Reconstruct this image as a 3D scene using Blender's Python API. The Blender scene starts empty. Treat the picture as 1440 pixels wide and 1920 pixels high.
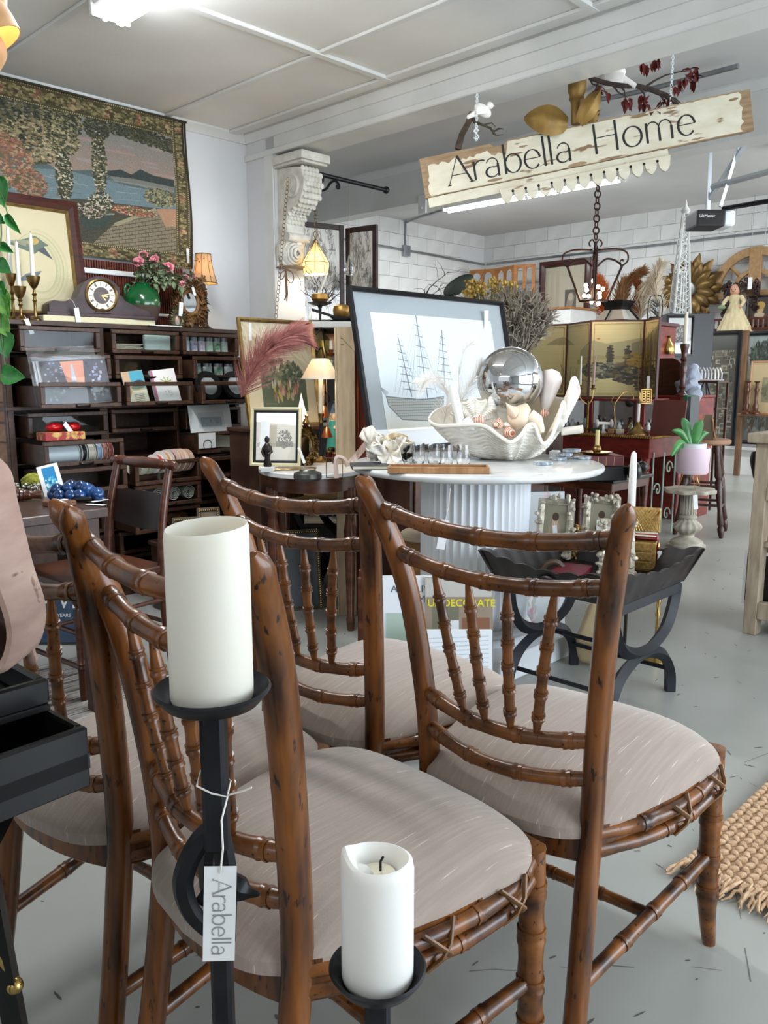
import bpy,bmesh,math,random
import numpy as np
from mathutils import Vector as V,Matrix,Euler
sc=bpy.context.scene
COL=sc.collection
rnd=random.Random(7)
PI=math.pi
# camera, world, exposure
EYE=V((0,0,1.2));FPX=1540.0;PITCH=math.radians(9.4);PHI=math.radians(44.3)
FW=V((math.cos(PHI),math.sin(PHI),0));RT=V((math.sin(PHI),-math.cos(PHI),0));UP=V((0,0,1))
F3=FW*math.cos(PITCH)-UP*math.sin(PITCH);U3=UP*math.cos(PITCH)+FW*math.sin(PITCH)
cam=bpy.data.objects.new('camera',bpy.data.cameras.new('camera'));COL.objects.link(cam)
cam.data.sensor_fit='VERTICAL';cam.data.sensor_height=36;cam.data.lens=FPX/1920*36
cam.data.clip_start=.02;cam.data.clip_end=200
m3=Matrix((RT,U3,-F3)).transposed()
cam.matrix_world=Matrix.Translation(EYE)@m3.to_4x4()
sc.camera=cam
sc.view_settings.view_transform='Standard';sc.view_settings.look='None'
sc.view_settings.gamma=1;sc.view_settings.use_curve_mapping=False
sc.view_settings.exposure=0.26
wd=bpy.data.worlds.new('daylight');sc.world=wd;wd.use_nodes=True
bg=wd.node_tree.nodes['Background'];bg.inputs[0].default_value=(.91,.95,1,1);bg.inputs[1].default_value=.85
sc.cycles.max_bounces=8;sc.cycles.transparent_max_bounces=16;sc.cycles.sample_clamp_indirect=6
sc.cycles.caustics_reflective=False;sc.cycles.caustics_refractive=False
def area(name,loc,aim,w,h,power,col=(1,1,1)):
 l=bpy.data.lights.new(name,'AREA');l.shape='RECTANGLE';l.size=w;l.size_y=h;l.energy=power;l.color=col
 o=bpy.data.objects.new(name,l);COL.objects.link(o);o.location=loc
 o.rotation_euler=(V(aim)-V(loc)).to_track_quat('-Z','Y').to_euler();return o
area('door_daylight',(3.2,-2.9,1.4),(3.2,2.0,.9),4.6,2.2,225,(.78,.89,1))
area('window_daylight',(-2.3,0.6,2.52),(2.5,2.2,.3),3.4,.3,22,(.95,.98,1))
area('garage_daylight',(8.5,-2.9,1.6),(8.5,3,1.0),4.4,2.4,230,(.92,.96,1))
# pixel rays -> points in the room
def ray(x,y):return F3*FPX+RT*(x-720)-U3*(y-960)
def at(x,y,d):r=ray(x,y);return EYE+r*(d/r.dot(FW))
def gz(x,y,z):r=ray(x,y);return EYE+r*((z-1.2)/r.z)
def gX(x,y,X):r=ray(x,y);return EYE+r*(X/r.x)
def gY(x,y,Y):r=ray(x,y);return EYE+r*(Y/r.y)
def px(p):return(V(p)-EYE).dot(F3)/FPX
CAMYAW=PHI-PI/2
# materials
def lin(h):
 if not isinstance(h,str):return tuple(h)[:3]
 h=h.lstrip('#');c=[int(h[i:i+2],16)/255 for i in(0,2,4)]
 return tuple(x/12.92 if x<=.04045 else((x+.055)/1.055)**2.4 for x in c)
MATS={}
def mat(name,c,r=.5,m=0.,c2=None,sc_=(8,8,8),amt=1.,lo=.35,hi=.65,bump=0.,bsc=None,c3=None,sc3=(60,60,60),t3=.68,trans=0.,emit=0.,coat=0.,sss=0.,alpha=1.,ior=1.45,detail=4,sheen=0.,bdist=.01,wave=None):
 if name in MATS:return MATS[name]
 M=bpy.data.materials.new(name);M.use_nodes=True;nt=M.node_tree;N=nt.nodes;L=nt.links
 b=N['Principled BSDF'];col=lin(c)
 b.inputs['Base Color'].default_value=(*col,1);b.inputs['Roughness'].default_value=r;b.inputs['Metallic'].default_value=m
 b.inputs['IOR'].default_value=ior
 b.inputs['Transmission Weight'].default_value=trans;b.inputs['Coat Weight'].default_value=coat;b.inputs['Coat Roughness'].default_value=.15
 b.inputs['Alpha'].default_value=alpha;b.inputs['Sheen Weight'].default_value=sheen
 if sss:
  b.inputs['Subsurface Weight'].default_value=sss;b.inputs['Subsurface Radius'].default_value=(.02,.014,.009);b.inputs['Subsurface Scale'].default_value=1
 if emit:
  b.inputs['Emission Color'].default_value=(*col,1);b.inputs['Emission Strength'].default_value=emit
 tc=N.new('ShaderNodeTexCoord')
 def noise(scale,det=4,vec=None):
  mp=N.new('ShaderNodeMapping');mp.inputs['Scale'].default_value=scale;L.new(tc.outputs['Object'],mp.inputs[0])
  n=N.new('ShaderNodeTexNoise');n.inputs['Scale'].default_value=1;n.inputs['Detail'].default_value=det;L.new(mp.outputs[0],n.inputs['Vector']);return n
 out=None
 def ramp(src,a,bb,lo_,hi_):
  rp=N.new('ShaderNodeValToRGB');e=rp.color_ramp.elements;e[0].position=lo_;e[1].position=hi_
  e[0].color=a;e[1].color=bb;L.new(src,rp.inputs[0]);return rp.outputs[0]
 if c2 is not None:
  if wave:
   mp=N.new('ShaderNodeMapping');mp.inputs['Scale'].default_value=sc_;L.new(tc.outputs['Object'],mp.inputs[0])
   w=N.new('ShaderNodeTexWave');w.inputs['Scale'].default_value=1;w.inputs['Distortion'].default_value=wave;w.inputs['Detail'].default_value=3
   L.new(mp.outputs[0],w.inputs['Vector']);src=w.outputs[1]
  else:src=noise(sc_,detail).outputs[0]
  out=ramp(src,(*col,1),(*lin(c2),1),lo,hi)
 if c3 is not None:
  n3=noise(sc3,3);mx=N.new('ShaderNodeMix');mx.data_type='RGBA'
  f=ramp(n3.outputs[0],(0,0,0,1),(1,1,1,1),t3,min(1,t3+.05));L.new(f,mx.inputs[0])
  if out is not None:L.new(out,mx.inputs[6])
  else:mx.inputs[6].default_value=(*col,1)
  mx.inputs[7].default_value=(*lin(c3),1);out=mx.outputs[2]
 if out is not None:L.new(out,b.inputs['Base Color'])
 if bump:
  n=noise(bsc or tuple(4*s for s in sc_),3);bp=N.new('ShaderNodeBump');bp.inputs['Strength'].default_value=bump
  bp.inputs['Distance'].default_value=bdist;L.new(n.outputs[0],bp.inputs['Height']);L.new(bp.outputs[0],b.inputs['Normal'])
 MATS[name]=M;return M
def glass_mat(name='clear_glass',tint=(1,1,1),refl=.035,gl=1.):
 if name in MATS:return MATS[name]
 M=bpy.data.materials.new(name);M.use_nodes=True;nt=M.node_tree;N=nt.nodes;L=nt.links
 N.remove(N['Principled BSDF']);o=N['Material Output']
 t=N.new('ShaderNodeBsdfTransparent');t.inputs[0].default_value=(*tint,1)
 g=N.new('ShaderNodeBsdfGlossy');g.inputs['Roughness'].default_value=.02;g.inputs[0].default_value=(gl,gl,gl,1)
 f=N.new('ShaderNodeLayerWeight');f.inputs[0].default_value=.5;pw=N.new('ShaderNodeMath');pw.operation='POWER';pw.inputs[1].default_value=5;L.new(f.outputs[1],pw.inputs[0])
 mp=N.new('ShaderNodeMapRange');mp.inputs[3].default_value=refl;mp.inputs[4].default_value=.9;L.new(pw.outputs[0],mp.inputs[0])
 mx=N.new('ShaderNodeMixShader');L.new(mp.outputs[0],mx.inputs[0]);L.new(t.outputs[0],mx.inputs[1]);L.new(g.outputs[0],mx.inputs[2]);L.new(mx.outputs[0],o.inputs[0])
 MATS[name]=M;return M
def shade_mat(name,c,e=.0,trans=.5):
 if name in MATS:return MATS[name]
 M=bpy.data.materials.new(name);M.use_nodes=True;nt=M.node_tree;N=nt.nodes;L=nt.links
 N.remove(N['Principled BSDF']);o=N['Material Output']
 d=N.new('ShaderNodeBsdfDiffuse');d.inputs[0].default_value=(*lin(c),1);t=N.new('ShaderNodeBsdfTranslucent');t.inputs[0].default_value=(*lin(c),1)
 mx=N.new('ShaderNodeMixShader');mx.inputs[0].default_value=trans;L.new(d.outputs[0],mx.inputs[1]);L.new(t.outputs[0],mx.inputs[2]);L.new(mx.outputs[0],o.inputs[0])
 MATS[name]=M;return M
# a small painter for flat prints (pictures, cards, tapestry)
class Img:
 def __init__(s,w,h,c):
  s.w,s.h=w,h;s.a=np.ones((h,w,4),np.float32);s.a[:,:,:3]=s.c(c)
 def c(s,c):
  if isinstance(c,str):c=c.lstrip('#');return np.array([int(c[i:i+2],16)/255 for i in(0,2,4)],np.float32)
  return np.array(c,np.float32)
 def box(s,x0,y0,x1,y1):
  return max(0,int(math.floor(x0*s.w))),max(0,int(math.floor(y0*s.h))),min(s.w,int(math.ceil(x1*s.w))+1),min(s.h,int(math.ceil(y1*s.h))+1)
 def put(s,b,msk,c,o=1.):
  i0,j0,i1,j1=b
  if i1<=i0 or j1<=j0:return
  t=s.a[j0:j1,i0:i1,:3];k=(msk*o)[...,None];t[:]=t*(1-k)+s.c(c)*k
 def xy(s,b):
  i0,j0,i1,j1=b
  return np.meshgrid((np.arange(i0,i1)+.5)/s.w,(np.arange(j0,j1)+.5)/s.h)
 def rect(s,x0,y0,x1,y1,c,o=1.):
  b=s.box(x0,y0,x1,y1);s.put((b[0],b[1],max(b[0]+1,b[2]-1),max(b[1]+1,b[3]-1)),np.ones((max(b[1]+1,b[3]-1)-b[1],max(b[0]+1,b[2]-1)-b[0]),np.float32),c,o)
 def ell(s,x,y,rx,ry,c,o=1.,a=0.):
  q=max(rx,ry)if a else 0;b=s.box(x-max(rx,q),y-max(ry,q),x+max(rx,q),y+max(ry,q))
  if b[2]<=b[0]or b[3]<=b[1]:return
  X,Y=s.xy(b);X=X-x;Y=Y-y
  if a:X,Y=X*math.cos(a)+Y*math.sin(a),-X*math.sin(a)+Y*math.cos(a)
  s.put(b,((X/rx)**2+(Y/ry)**2<=1).astype(np.float32),c,o)
 def poly(s,P,c,o=1.):
  xs=[p[0]for p in P];ys=[p[1]for p in P];b=s.box(min(xs),min(ys),max(xs),max(ys))
  if b[2]<=b[0]or b[3]<=b[1]:return
  X,Y=s.xy(b);k=np.zeros(X.shape,bool)
  for(x0,y0),(x1,y1)in zip(P,P[1:]+P[:1]):
   if y0==y1:continue
   k^=((y0>Y)!=(y1>Y))&(X<(x1-x0)*(Y-y0)/(y1-y0)+x0)
  s.put(b,k.astype(np.float32),c,o)
 def line(s,P,w,c,o=1.):
  for(x0,y0),(x1,y1)in zip(P,P[1:]):
   b=s.box(min(x0,x1)-w,min(y0,y1)-w,max(x0,x1)+w,max(y0,y1)+w)
   if b[2]<=b[0]or b[3]<=b[1]:continue
   X,Y=s.xy(b);asp=s.h/s.w;dx,dy=x1-x0,(y1-y0)*asp;q=dx*dx+dy*dy+1e-12
   t=np.clip(((X-x0)*dx+(Y-y0)*asp*dy)/q,0,1);D=np.hypot(X-x0-t*dx,(Y-y0)*asp-t*dy)
   s.put(b,np.clip((w/2-D)*s.w+.5,0,1).astype(np.float32),c,o)
 def grad(s,x0,y0,x1,y1,c0,c1):
  b=s.box(x0,y0,x1,y1);X,Y=s.xy(b);t=np.clip((Y-y0)/(y1-y0+1e-9),0,1)[...,None]
  s.a[b[1]:b[3],b[0]:b[2],:3]=s.c(c0)*(1-t)+s.c(c1)*t
 def leaves(s,x,y,rx,ry,n,size,cols,o=.9):
  size*=getattr(s,'k',1);n=int(n*getattr(s,'nk',1))
  for _ in range(n):
   a=rnd.uniform(0,2*PI);q=math.sqrt(rnd.random())
   s.ell(x+rx*q*math.cos(a),y+ry*q*math.sin(a),size*rnd.uniform(.5,1.2),size*rnd.uniform(.35,.8)*s.w/s.h,rnd.choice(cols),o,rnd.uniform(0,PI))
 def noise(s,amp):
  g=np.random.RandomState(3).randn(s.h,s.w,1).astype(np.float32)*amp;s.a[:,:,:3]=np.clip(s.a[:,:,:3]+g,0,1)
 def mat(s,name,r=.6,bump=0,emit=0):
  im=bpy.data.images.new(name,s.w,s.h);im.pixels.foreach_set(np.clip(s.a,0,1).ravel());im.update();im.pack()
  M=bpy.data.materials.new(name);M.use_nodes=True;N=M.node_tree.nodes;L=M.node_tree.links
  t=N.new('ShaderNodeTexImage');t.image=im;b=N['Principled BSDF'];b.inputs['Roughness'].default_value=r
  L.new(t.outputs[0],b.inputs['Base Color'])
  if bump:
   q=N.new('ShaderNodeBump');q.inputs['Strength'].default_value=bump;q.inputs['Distance'].default_value=.004;L.new(t.outputs[0],q.inputs['Height']);L.new(q.outputs[0],b.inputs['Normal'])
  return M
# mesh builder
def circ(n):return[(math.cos(2*PI*i/n),math.sin(2*PI*i/n))for i in range(n)]
class MB:
 def __init__(s):s.v=[];s.f=[];s.M=Matrix();s.uv=None
 def add(s,vs,fs):
  k=len(s.v);s.v+=[s.M@V(p)for p in vs];s.f+=[tuple(k+i for i in f)for f in fs];return s
 def box(s,c,d,rot=None,tap=1.):
  x,y,z=d[0]/2,d[1]/2,d[2]/2;vs=[V((a*x*(tap if e>0 else 1),b*y*(tap if e>0 else 1),e*z))for e in(-1,1)for a,b in((-1,-1),(1,-1),(1,1),(-1,1))]
  if rot:q=Euler(rot).to_matrix();vs=[q@p for p in vs]
  return s.add([p+V(c)for p in vs],[(3,2,1,0),(4,5,6,7),(0,1,5,4),(1,2,6,5),(2,3,7,6),(3,0,4,7)])
 def bx(s,x0,x1,y0,y1,z0,z1):return s.box(((x0+x1)/2,(y0+y1)/2,(z0+z1)/2),(abs(x1-x0),abs(y1-y0),abs(z1-z0)))
 def tube(s,pts,r,n=8,caps=True,closed=False,flat=1.,up=None):
  pts=[V(p)for p in pts];m=len(pts);rs=r if isinstance(r,(list,tuple))else[r]*m;vs=[];prev=None;cs=circ(n)
  for i,p in enumerate(pts):
   t=(pts[(i+1)%m]-pts[i-1])if closed else(pts[min(i+1,m-1)]-pts[max(i-1,0)])
   if t.length<1e-9:t=V((0,0,1))
   t.normalize()
   if prev is None:
    a=V(up)if up else(V((0,0,1))if abs(t.z)<.9 else V((1,0,0)))
   else:a=prev
   a=a-t*a.dot(t)
   if a.length<1e-6:a=t.orthogonal()
   a.normalize();prev=a;b=t.cross(a)
   vs+=[p+(a*c*flat+b*d)*rs[i]for c,d in cs]
  fs=[(i*n+j,i*n+(j+1)%n,((i+1)%m)*n+(j+1)%n,((i+1)%m)*n+j)for i in range(m if closed else m-1)for j in range(n)]
  if caps and not closed:fs+=[tuple(reversed(range(n))),tuple((m-1)*n+j for j in range(n))]
  return s.add(vs,fs)
 def cyl(s,p0,p1,r0,r1=None,n=16,caps=True):return s.tube([p0,p1],[r0,r0 if r1 is None else r1],n,caps)
 def lathe(s,prof,n=24,c=(0,0,0),M=None,sx=1.,sy=1.):
  vs=[];cs=circ(n);m=len(prof)
  for r,z in prof:vs+=[V((r*a*sx,r*b*sy,z))for a,b in cs]
  if M is not None:vs=[M@p for p in vs]
  fs=[(i*n+j,i*n+(j+1)%n,(i+1)*n+(j+1)%n,(i+1)*n+j)for i in range(m-1)for j in range(n)]
  ring=abs(prof[0][0]-prof[-1][0])+abs(prof[0][1]-prof[-1][1])<1e-6
  if prof[0][0]>1e-5 and not ring:fs.append(tuple(reversed(range(n))))
  if prof[-1][0]>1e-5 and not ring:fs.append(tuple((m-1)*n+j for j in range(n)))
  return s.add([p+V(c)for p in vs],fs)
 def ell(s,c,r,n=12,m=8,rot=None):
  if not isinstance(r,(tuple,list)):r=(r,r,r)
  vs=[V((0,0,-r[2]))];cs=circ(n);q=Euler(rot).to_matrix()if rot else None
  for i in range(1,m):
   t=-PI/2+PI*i/m;vs+=[V((r[0]*math.cos(t)*a,r[1]*math.cos(t)*b,r[2]*math.sin(t)))for a,b in cs]
  vs.append(V((0,0,r[2])))
  if q:vs=[q@p for p in vs]
  fs=[(0,1+(j+1)%n,1+j)for j in range(n)]
  fs+=[(1+i*n+j,1+i*n+(j+1)%n,1+(i+1)*n+(j+1)%n,1+(i+1)*n+j)for i in range(m-2)for j in range(n)]
  fs+=[(1+(m-2)*n+j,1+(m-2)*n+(j+1)%n,len(vs)-1)for j in range(n)]
  return s.add([p+V(c)for p in vs],fs)
 def prism(s,P,y0,y1):
  n=len(P);vs=[(x,y0,z)for x,z in P]+[(x,y1,z)for x,z in P]
  return s.add(vs,[tuple(range(n)),tuple(reversed(range(n,2*n)))]+[(i,n+i,n+(i+1)%n,(i+1)%n)for i in range(n)])
 def slab(s,P,z0,z1):
  n=len(P);vs=[(x,y,z0)for x,y in P]+[(x,y,z1)for x,y in P]
  return s.add(vs,[tuple(reversed(range(n))),tuple(range(n,2*n))]+[(i,(i+1)%n,n+(i+1)%n,n+i)for i in range(n)])
 def grid(s,fn,nu,nv,cu=False,cv=False):
  vs=[fn(i/(nu if cu else nu-1),j/(nv if cv else nv-1))for i in range(nu)for j in range(nv)]
  fs=[(i*nv+j,((i+1)%nu)*nv+j,((i+1)%nu)*nv+(j+1)%nv,i*nv+(j+1)%nv)for i in range(nu if cu else nu-1)for j in range(nv if cv else nv-1)]
  return s.add(vs,fs)
 def build(s,name,m,parent=None,smooth=40,bevel=0.,loc=None,rot=None,seg=1,uvq=None,thick=0.):
  me=bpy.data.meshes.new(name);me.from_pydata([tuple(p)for p in s.v],[],s.f)
  if bevel or thick:
   b=bmesh.new();b.from_mesh(me)
   if bevel:
    bmesh.ops.recalc_face_normals(b,faces=b.faces)
    es=[e for e in b.edges if len(e.link_faces)==2 and e.calc_face_angle(0)>.6]
    bmesh.ops.bevel(b,geom=es,offset=bevel,segments=seg,profile=.7,affect='EDGES',clamp_overlap=True)
   if thick:bmesh.ops.recalc_face_normals(b,faces=b.faces);bmesh.ops.solidify(b,geom=b.faces[:],thickness=thick)
   b.to_mesh(me);b.free()
  if smooth:me.shade_smooth();me.set_sharp_from_angle(angle=math.radians(smooth))
  if uvq:
   u=me.uv_layers.new(name='uv');x0,z0,w,h=uvq
   for l in me.loops:p=me.vertices[l.vertex_index].co;u.data[l.index].uv=((p.x-x0)/w,(p.z-z0)/h)
  o=bpy.data.objects.new(name,me);COL.objects.link(o)
  if m is not None:me.materials.append(m)
  if parent is not None:o.parent=parent
  if loc is not None:o.location=loc
  if rot is not None:o.rotation_euler=rot
  return o
def tag(o,label,cat,group=None):
 o['label']=label;o['category']=cat
 if group:o['group']=group
 return o
def T(name,label,cat,loc=(0,0,0),yaw=0.,tilt=0.,group=None,roll=0.):
 o=bpy.data.objects.new(name,None);o.empty_display_size=.05;COL.objects.link(o);o.location=V(loc)
 o.rotation_euler=(Matrix.Rotation(yaw,3,'Z')@Matrix.Rotation(-tilt,3,'X')@Matrix.Rotation(roll,3,'Y')).to_euler();return tag(o,label,cat,group)
def dup(root,loc=None,yaw=None,label=None,group=None,scale=None):
 r=root.copy();COL.objects.link(r)
 if loc is not None:r.location=V(loc)
 if yaw is not None:r.rotation_euler=(0,0,yaw)
 if scale is not None:r.scale=(scale,)*3
 if label:r['label']=label
 if group:r['group']=group
 for ch in list(root.children):
  c=ch.copy();COL.objects.link(c);c.parent=r
  for g in ch.children:d=g.copy();COL.objects.link(d);d.parent=c
 return r
def struct(o):o['kind']='structure';return o
def stuff(o):o['kind']='stuff';return o
def quad(name,m,parent,x0,x1,z0,z1,y,th=.002,loc=None,rot=None):
 return MB().bx(x0,x1,y,y+th,z0,z1).build(name,m,parent,0,uvq=(x0,z0,x1-x0,z1-z0),loc=loc,rot=rot)
def spline(P,k=8,closed=False):
 P=[V(p)for p in P];n=len(P);out=[]
 for i in range(n if closed else n-1):
  a,b,c,d=(P[(i+j)%n]if closed else P[min(max(i+j,0),n-1)]for j in(-1,0,1,2))
  for t in(j/k for j in range(k)):
   out.append(.5*((2*b)+(c-a)*t+(2*a-5*b+4*c-d)*t*t+(3*b-3*c+d-a)*t**3))
 if not closed:out.append(P[-1])
 return out
def frame_mb(w,h,bw,dp,z0=0.):
 b=MB();x0,x1=-w/2,w/2;z1=z0+h
 o=[(x0,z0),(x1,z0),(x1,z1),(x0,z1)];i=[(x0+bw,z0+bw),(x1-bw,z0+bw),(x1-bw,z1-bw),(x0+bw,z1-bw)]
 mo=[(x0+bw*.5,z0+bw*.5),(x1-bw*.5,z0+bw*.5),(x1-bw*.5,z1-bw*.5),(x0+bw*.5,z1-bw*.5)]
 vs=[(x,dp,z)for x,z in o]+[(x,dp*.15,z)for x,z in o]+[(x,0,z)for x,z in mo]+[(x,dp*.45,z)for x,z in i]+[(x,dp,z)for x,z in i]
 fs=[(k*4+j,k*4+(j+1)%4,((k+1)%5)*4+(j+1)%4,((k+1)%5)*4+j)for k in range(5)for j in range(4)]
 return b.add(vs,fs)
def picture(name,label,cat,loc,w,h,yaw,tilt,fm,pm,bw=.03,dp=.025,mw=0.,mm=None,glass=True,group=None,inner=None,roll=0.,gm=None):
 t=T(name,label,cat,loc,yaw,tilt,group,roll);f=frame_mb(w,h,bw,dp).build('frame',fm,t,30)
 if inner:frame_mb(w-2*bw+.002,h-2*bw+.002,inner[0],dp*.7,bw-.001).build('inner_frame',inner[1],t,30,loc=(0,dp*.3,0));bw+=inner[0]
 if mm is not None:quad('mount',mm,t,-w/2+bw,w/2-bw,bw,h-bw,dp*.8)
 if pm is not None:quad('print',pm,t,-w/2+bw+mw,w/2-bw-mw,bw+mw,h-bw-mw,dp*.8-.0025)
 if glass:MB().bx(-w/2+bw,w/2-bw,dp*.5,dp*.5+.001,bw,h-bw).build('glass',gm or glass_mat(),t,0)
 MB().bx(-w/2+.004,w/2-.004,dp*.9,dp,.004,h-.004).build('backing',mat('backing_board','#6b5a45',.9),t,0)
 return t
# stroke lettering (thin roman hand)
def arc(cx,cy,rx,ry,a0,a1,n=18):return[(cx+rx*math.cos(math.radians(a0+(a1-a0)*i/n)),cy+ry*math.sin(math.radians(a0+(a1-a0)*i/n)))for i in range(n+1)]
HV,TH=.058,.022
def ringw(n,a0,a1,hv=HV,th=TH):return[th+(hv-th)*abs(math.cos(math.radians(a0+(a1-a0)*i/n)))for i in range(n+1)]
GL={'A':(.66,[([(0,0),(.31,.72)],TH),([(.31,.72),(.62,0)],HV),([(.1,.24),(.51,.24)],TH),([(-.04,0),(.06,0)],TH),([(.54,0),(.68,0)],TH)]),'r':(.32,[([(.06,0),(.06,.48)],HV),(arc(.26,.28,.2,.2,165,60,10),.035)]),'a':(.5,[([(.37,0),(.37,.33)],HV),(arc(.22,.33,.15,.15,0,165,12),.03),(arc(.2,.13,.16,.13,60,300,18),ringw(18,60,300)),([(.28,.242),(.37,.27)],TH),([(.28,.018),(.37,.09)],TH)]),'b':(.54,[([(.06,0),(.06,.76)],HV),(arc(.27,.24,.2,.24,-160,160,24),ringw(24,-160,160))]),'e':(.5,[(arc(.24,.24,.2,.24,5,320,24),ringw(24,5,320)),([(.05,.26),(.44,.26)],TH)]),'l':(.17,[([(.06,0),(.06,.76)],HV)]),'H':(.72,[([(.06,0),(.06,.72)],HV),([(.58,0),(.58,.72)],HV),([(.06,.38),(.58,.38)],TH)]),'o':(.54,[(arc(.25,.24,.22,.24,0,360,28),ringw(28,0,360))]),'m':(.78,[([(.06,0),(.06,.48)],HV),([(.36,0),(.36,.32)],HV),([(.66,0),(.66,.32)],HV),(arc(.21,.32,.15,.16,170,0,12),.03),(arc(.51,.32,.15,.16,170,0,12),.03)]),' ':(.42,[])}
def letters(mb,text,x,z,s,y=0.,th=.001):
 for ch in text:
  w,st=GL[ch]
  for P,wd_ in st:
   n=len(P);ws=wd_ if isinstance(wd_,list)else[wd_]*n;vs=[]
   for i,p in enumerate(P):
    a=P[max(0,i-1)];b=P[min(n-1,i+1)];dx,dz=b[0]-a[0],b[1]-a[1];l=math.hypot(dx,dz)or 1;nx,nz=-dz/l*ws[i]/2,dx/l*ws[i]/2
    for sg in(1,-1):
     for yy in(y,y-th):vs.append((x+(p[0]+sg*nx)*s,yy,z+(p[1]+sg*nz)*s))
   fs=[]
   for i in range(n-1):
    a,b=i*4,i*4+4;fs+=[(a+1,a+3,b+3,b+1),(a,b,b+2,a+2),(a,a+1,b+1,b),(a+2,b+2,b+3,a+3)]
   mb.add(vs,fs)
  x+=w*s
 return x
def textmesh(name,text,size,m,parent,loc=(0,0,0),rot=(PI/2,0,0),bold=0.,align='LEFT',ext=.0004):
 c=bpy.data.curves.new(name,'FONT');c.body=text;c.size=size;c.extrude=ext;c.offset=bold;c.align_x=align;c.resolution_u=3
 o=bpy.data.objects.new(name,c);COL.objects.link(o);me=bpy.data.meshes.new_from_object(o);bpy.data.objects.remove(o)
 o=bpy.data.objects.new(name,me);COL.objects.link(o);me.materials.clear();me.materials.append(m);o.parent=parent;o.location=loc;o.rotation_euler=rot;return o
# THE SETTING
CEIL,MID,BACKC=2.70,2.85,3.40
YL,XB,XH,YS,XW=4.5,3.35,5.05,8.4,10.9
m_floor=mat('painted_concrete','#95968f',.36,c2='#abaca7',sc_=(1.1,1.3,1),lo=.3,hi=.7,bump=.05,bsc=(40,40,40),c3='#5f5e58',sc3=(7,30,9),t3=.735,coat=.15,bdist=.004)
m_wall=mat('white_wall_paint','#d9dadb',.6,c2='#d3d4d5',sc_=(1,1,1),bump=.03,bsc=(60,60,60),bdist=.003)
m_trim=mat('white_gloss_trim','#dcdcd9',.42,c2='#d0d0cb',sc_=(3,3,3))
m_ceil=mat('grey_white_ceiling_board','#e4e2de',.8,c2='#dad8d3',sc_=(1.5,1.5,1.5),bump=.25,bsc=(45,120,60),bdist=.004)
m_ceil2=mat('pale_ceiling_plaster','#d6d5d3',.75,c2='#cccbc9',sc_=(1.2,1.2,1.2))
m_block=mat('white_painted_block','#d9dad8',.65,c2='#cdcecb',sc_=(3,3,3),bump=.2,bsc=(60,60,60),bdist=.004)
m_grey_metal=mat('galvanised_steel','#a6abb0',.38,.85,c2='#8f949a',sc_=(9,9,9))
m_black_iron=mat('black_iron','#17181b',.42,.55,c2='#24262a',sc_=(20,20,20),bump=.08,bsc=(60,60,60),bdist=.002)
m_dark=mat('dark_void','#0c0a09',.8)
struct(MB().bx(-2.8,11.1,-3.3,8.6,-.12,0).build('floor',m_floor,None,0))
fl=bpy.data.objects['floor']
for P in(((1.2,.93),(1.66,.46),(2.6,-.6)),((2.0,1.0),(3.6,.62)),((3.2,1.0),(4.6,1.1)),((1.3,.35),(2.4,.95))):
 b=MB();Q=spline([(x,y,0)for x,y in P],14)
 Q=[p+V((rnd.uniform(-.008,.008),rnd.uniform(-.008,.008),0))for p in Q]
 for i,(p,q)in enumerate(zip(Q,Q[1:])):
  if rnd.random()<.55:continue
  n=(q-p).cross(UP).normalized()*rnd.uniform(.0005,.0013)
  b.add([p+n+V((0,0,.0006)),q+n+V((0,0,.0006)),q-n+V((0,0,.0006)),p-n+V((0,0,.0006))],[(3,2,1,0)])
 stuff(b.build('crack',mat('crack_dirt','#6a6862',.9),fl,0))
b=MB()
for _ in range(900):
 x=rnd.uniform(.3,6.2);y=rnd.uniform(-.8,3.2);a=rnd.uniform(0,PI);l=rnd.uniform(.003,.02);w_=rnd.uniform(.0008,.0035)
 c,s_=math.cos(a),math.sin(a);P=[(l*math.cos(t)*c-w_*math.sin(t)*s_*rnd.uniform(.6,1.3),l*math.cos(t)*s_+w_*math.sin(t)*c)for t in(0,1,2,3.1,4.2,5.2)]
 b.add([(x+p,y+q,.0006)for p,q in P],[tuple(range(6))])
stuff(b.build('paint_chips',mat('chip_dark','#5a564e',.9),fl,0))
wl=struct(MB().bx(-2.6,XB+.02,YL,YL+.12,0,CEIL+.1).build('wall_left',m_wall,None,0))
struct(MB().bx(XB,XB+.23,4.215,YL+.12,0,MID).build('wall_nib',m_wall,None,0))
bpy.data.objects['wall_nib'].name='trim_1'
b=MB();b.bx(XB-.012,XB,4.215,4.30,0,2.545);b.build('post_board',m_trim,bpy.data.objects['trim_1'],0,.003)
struct(MB().bx(XB+.1,XB+.23,YL+.1,YS,0,BACKC).build('wall_partition',m_wall,None,0))
sw=struct(MB().bx(XB+.2,XW+.1,YS,YS+.15,0,BACKC+.1).build('wall_side',m_wall,None,0))
bw=struct(MB().bx(XW,XW+.15,-3.3,YS+.1,0,BACKC+.1).build('wall_back',m_wall,None,0))
def wall_with_holes(name,along,c0,c1,th0,th1,z1,holes):
 b=MB();e=c0
 def q(a0,a1,z0,z1_):
  if along=='x':b.bx(a0,a1,th0,th1,z0,z1_)
  else:b.bx(th0,th1,a0,a1,z0,z1_)
 for h0,h1,hz0,hz1 in holes:
  q(e,h0,0,z1);q(h0,h1,hz1,z1)
  if hz0>0:q(h0,h1,0,hz0)
  e=h1
 q(e,c1,0,z1);return struct(b.build(name,m_wall,None,0))
wall_with_holes('wall_right','x',-2.7,XW+.1,-3.2,-3.05,BACKC+.1,[(.8,5.6,0,2.55),(6.2,10.7,0,2.85)])
wall_with_holes('wall_front','y',-3.2,YL+.1,-2.75,-2.6,CEIL+.1,[(-1.3,2.5,.95,2.5)])
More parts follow.
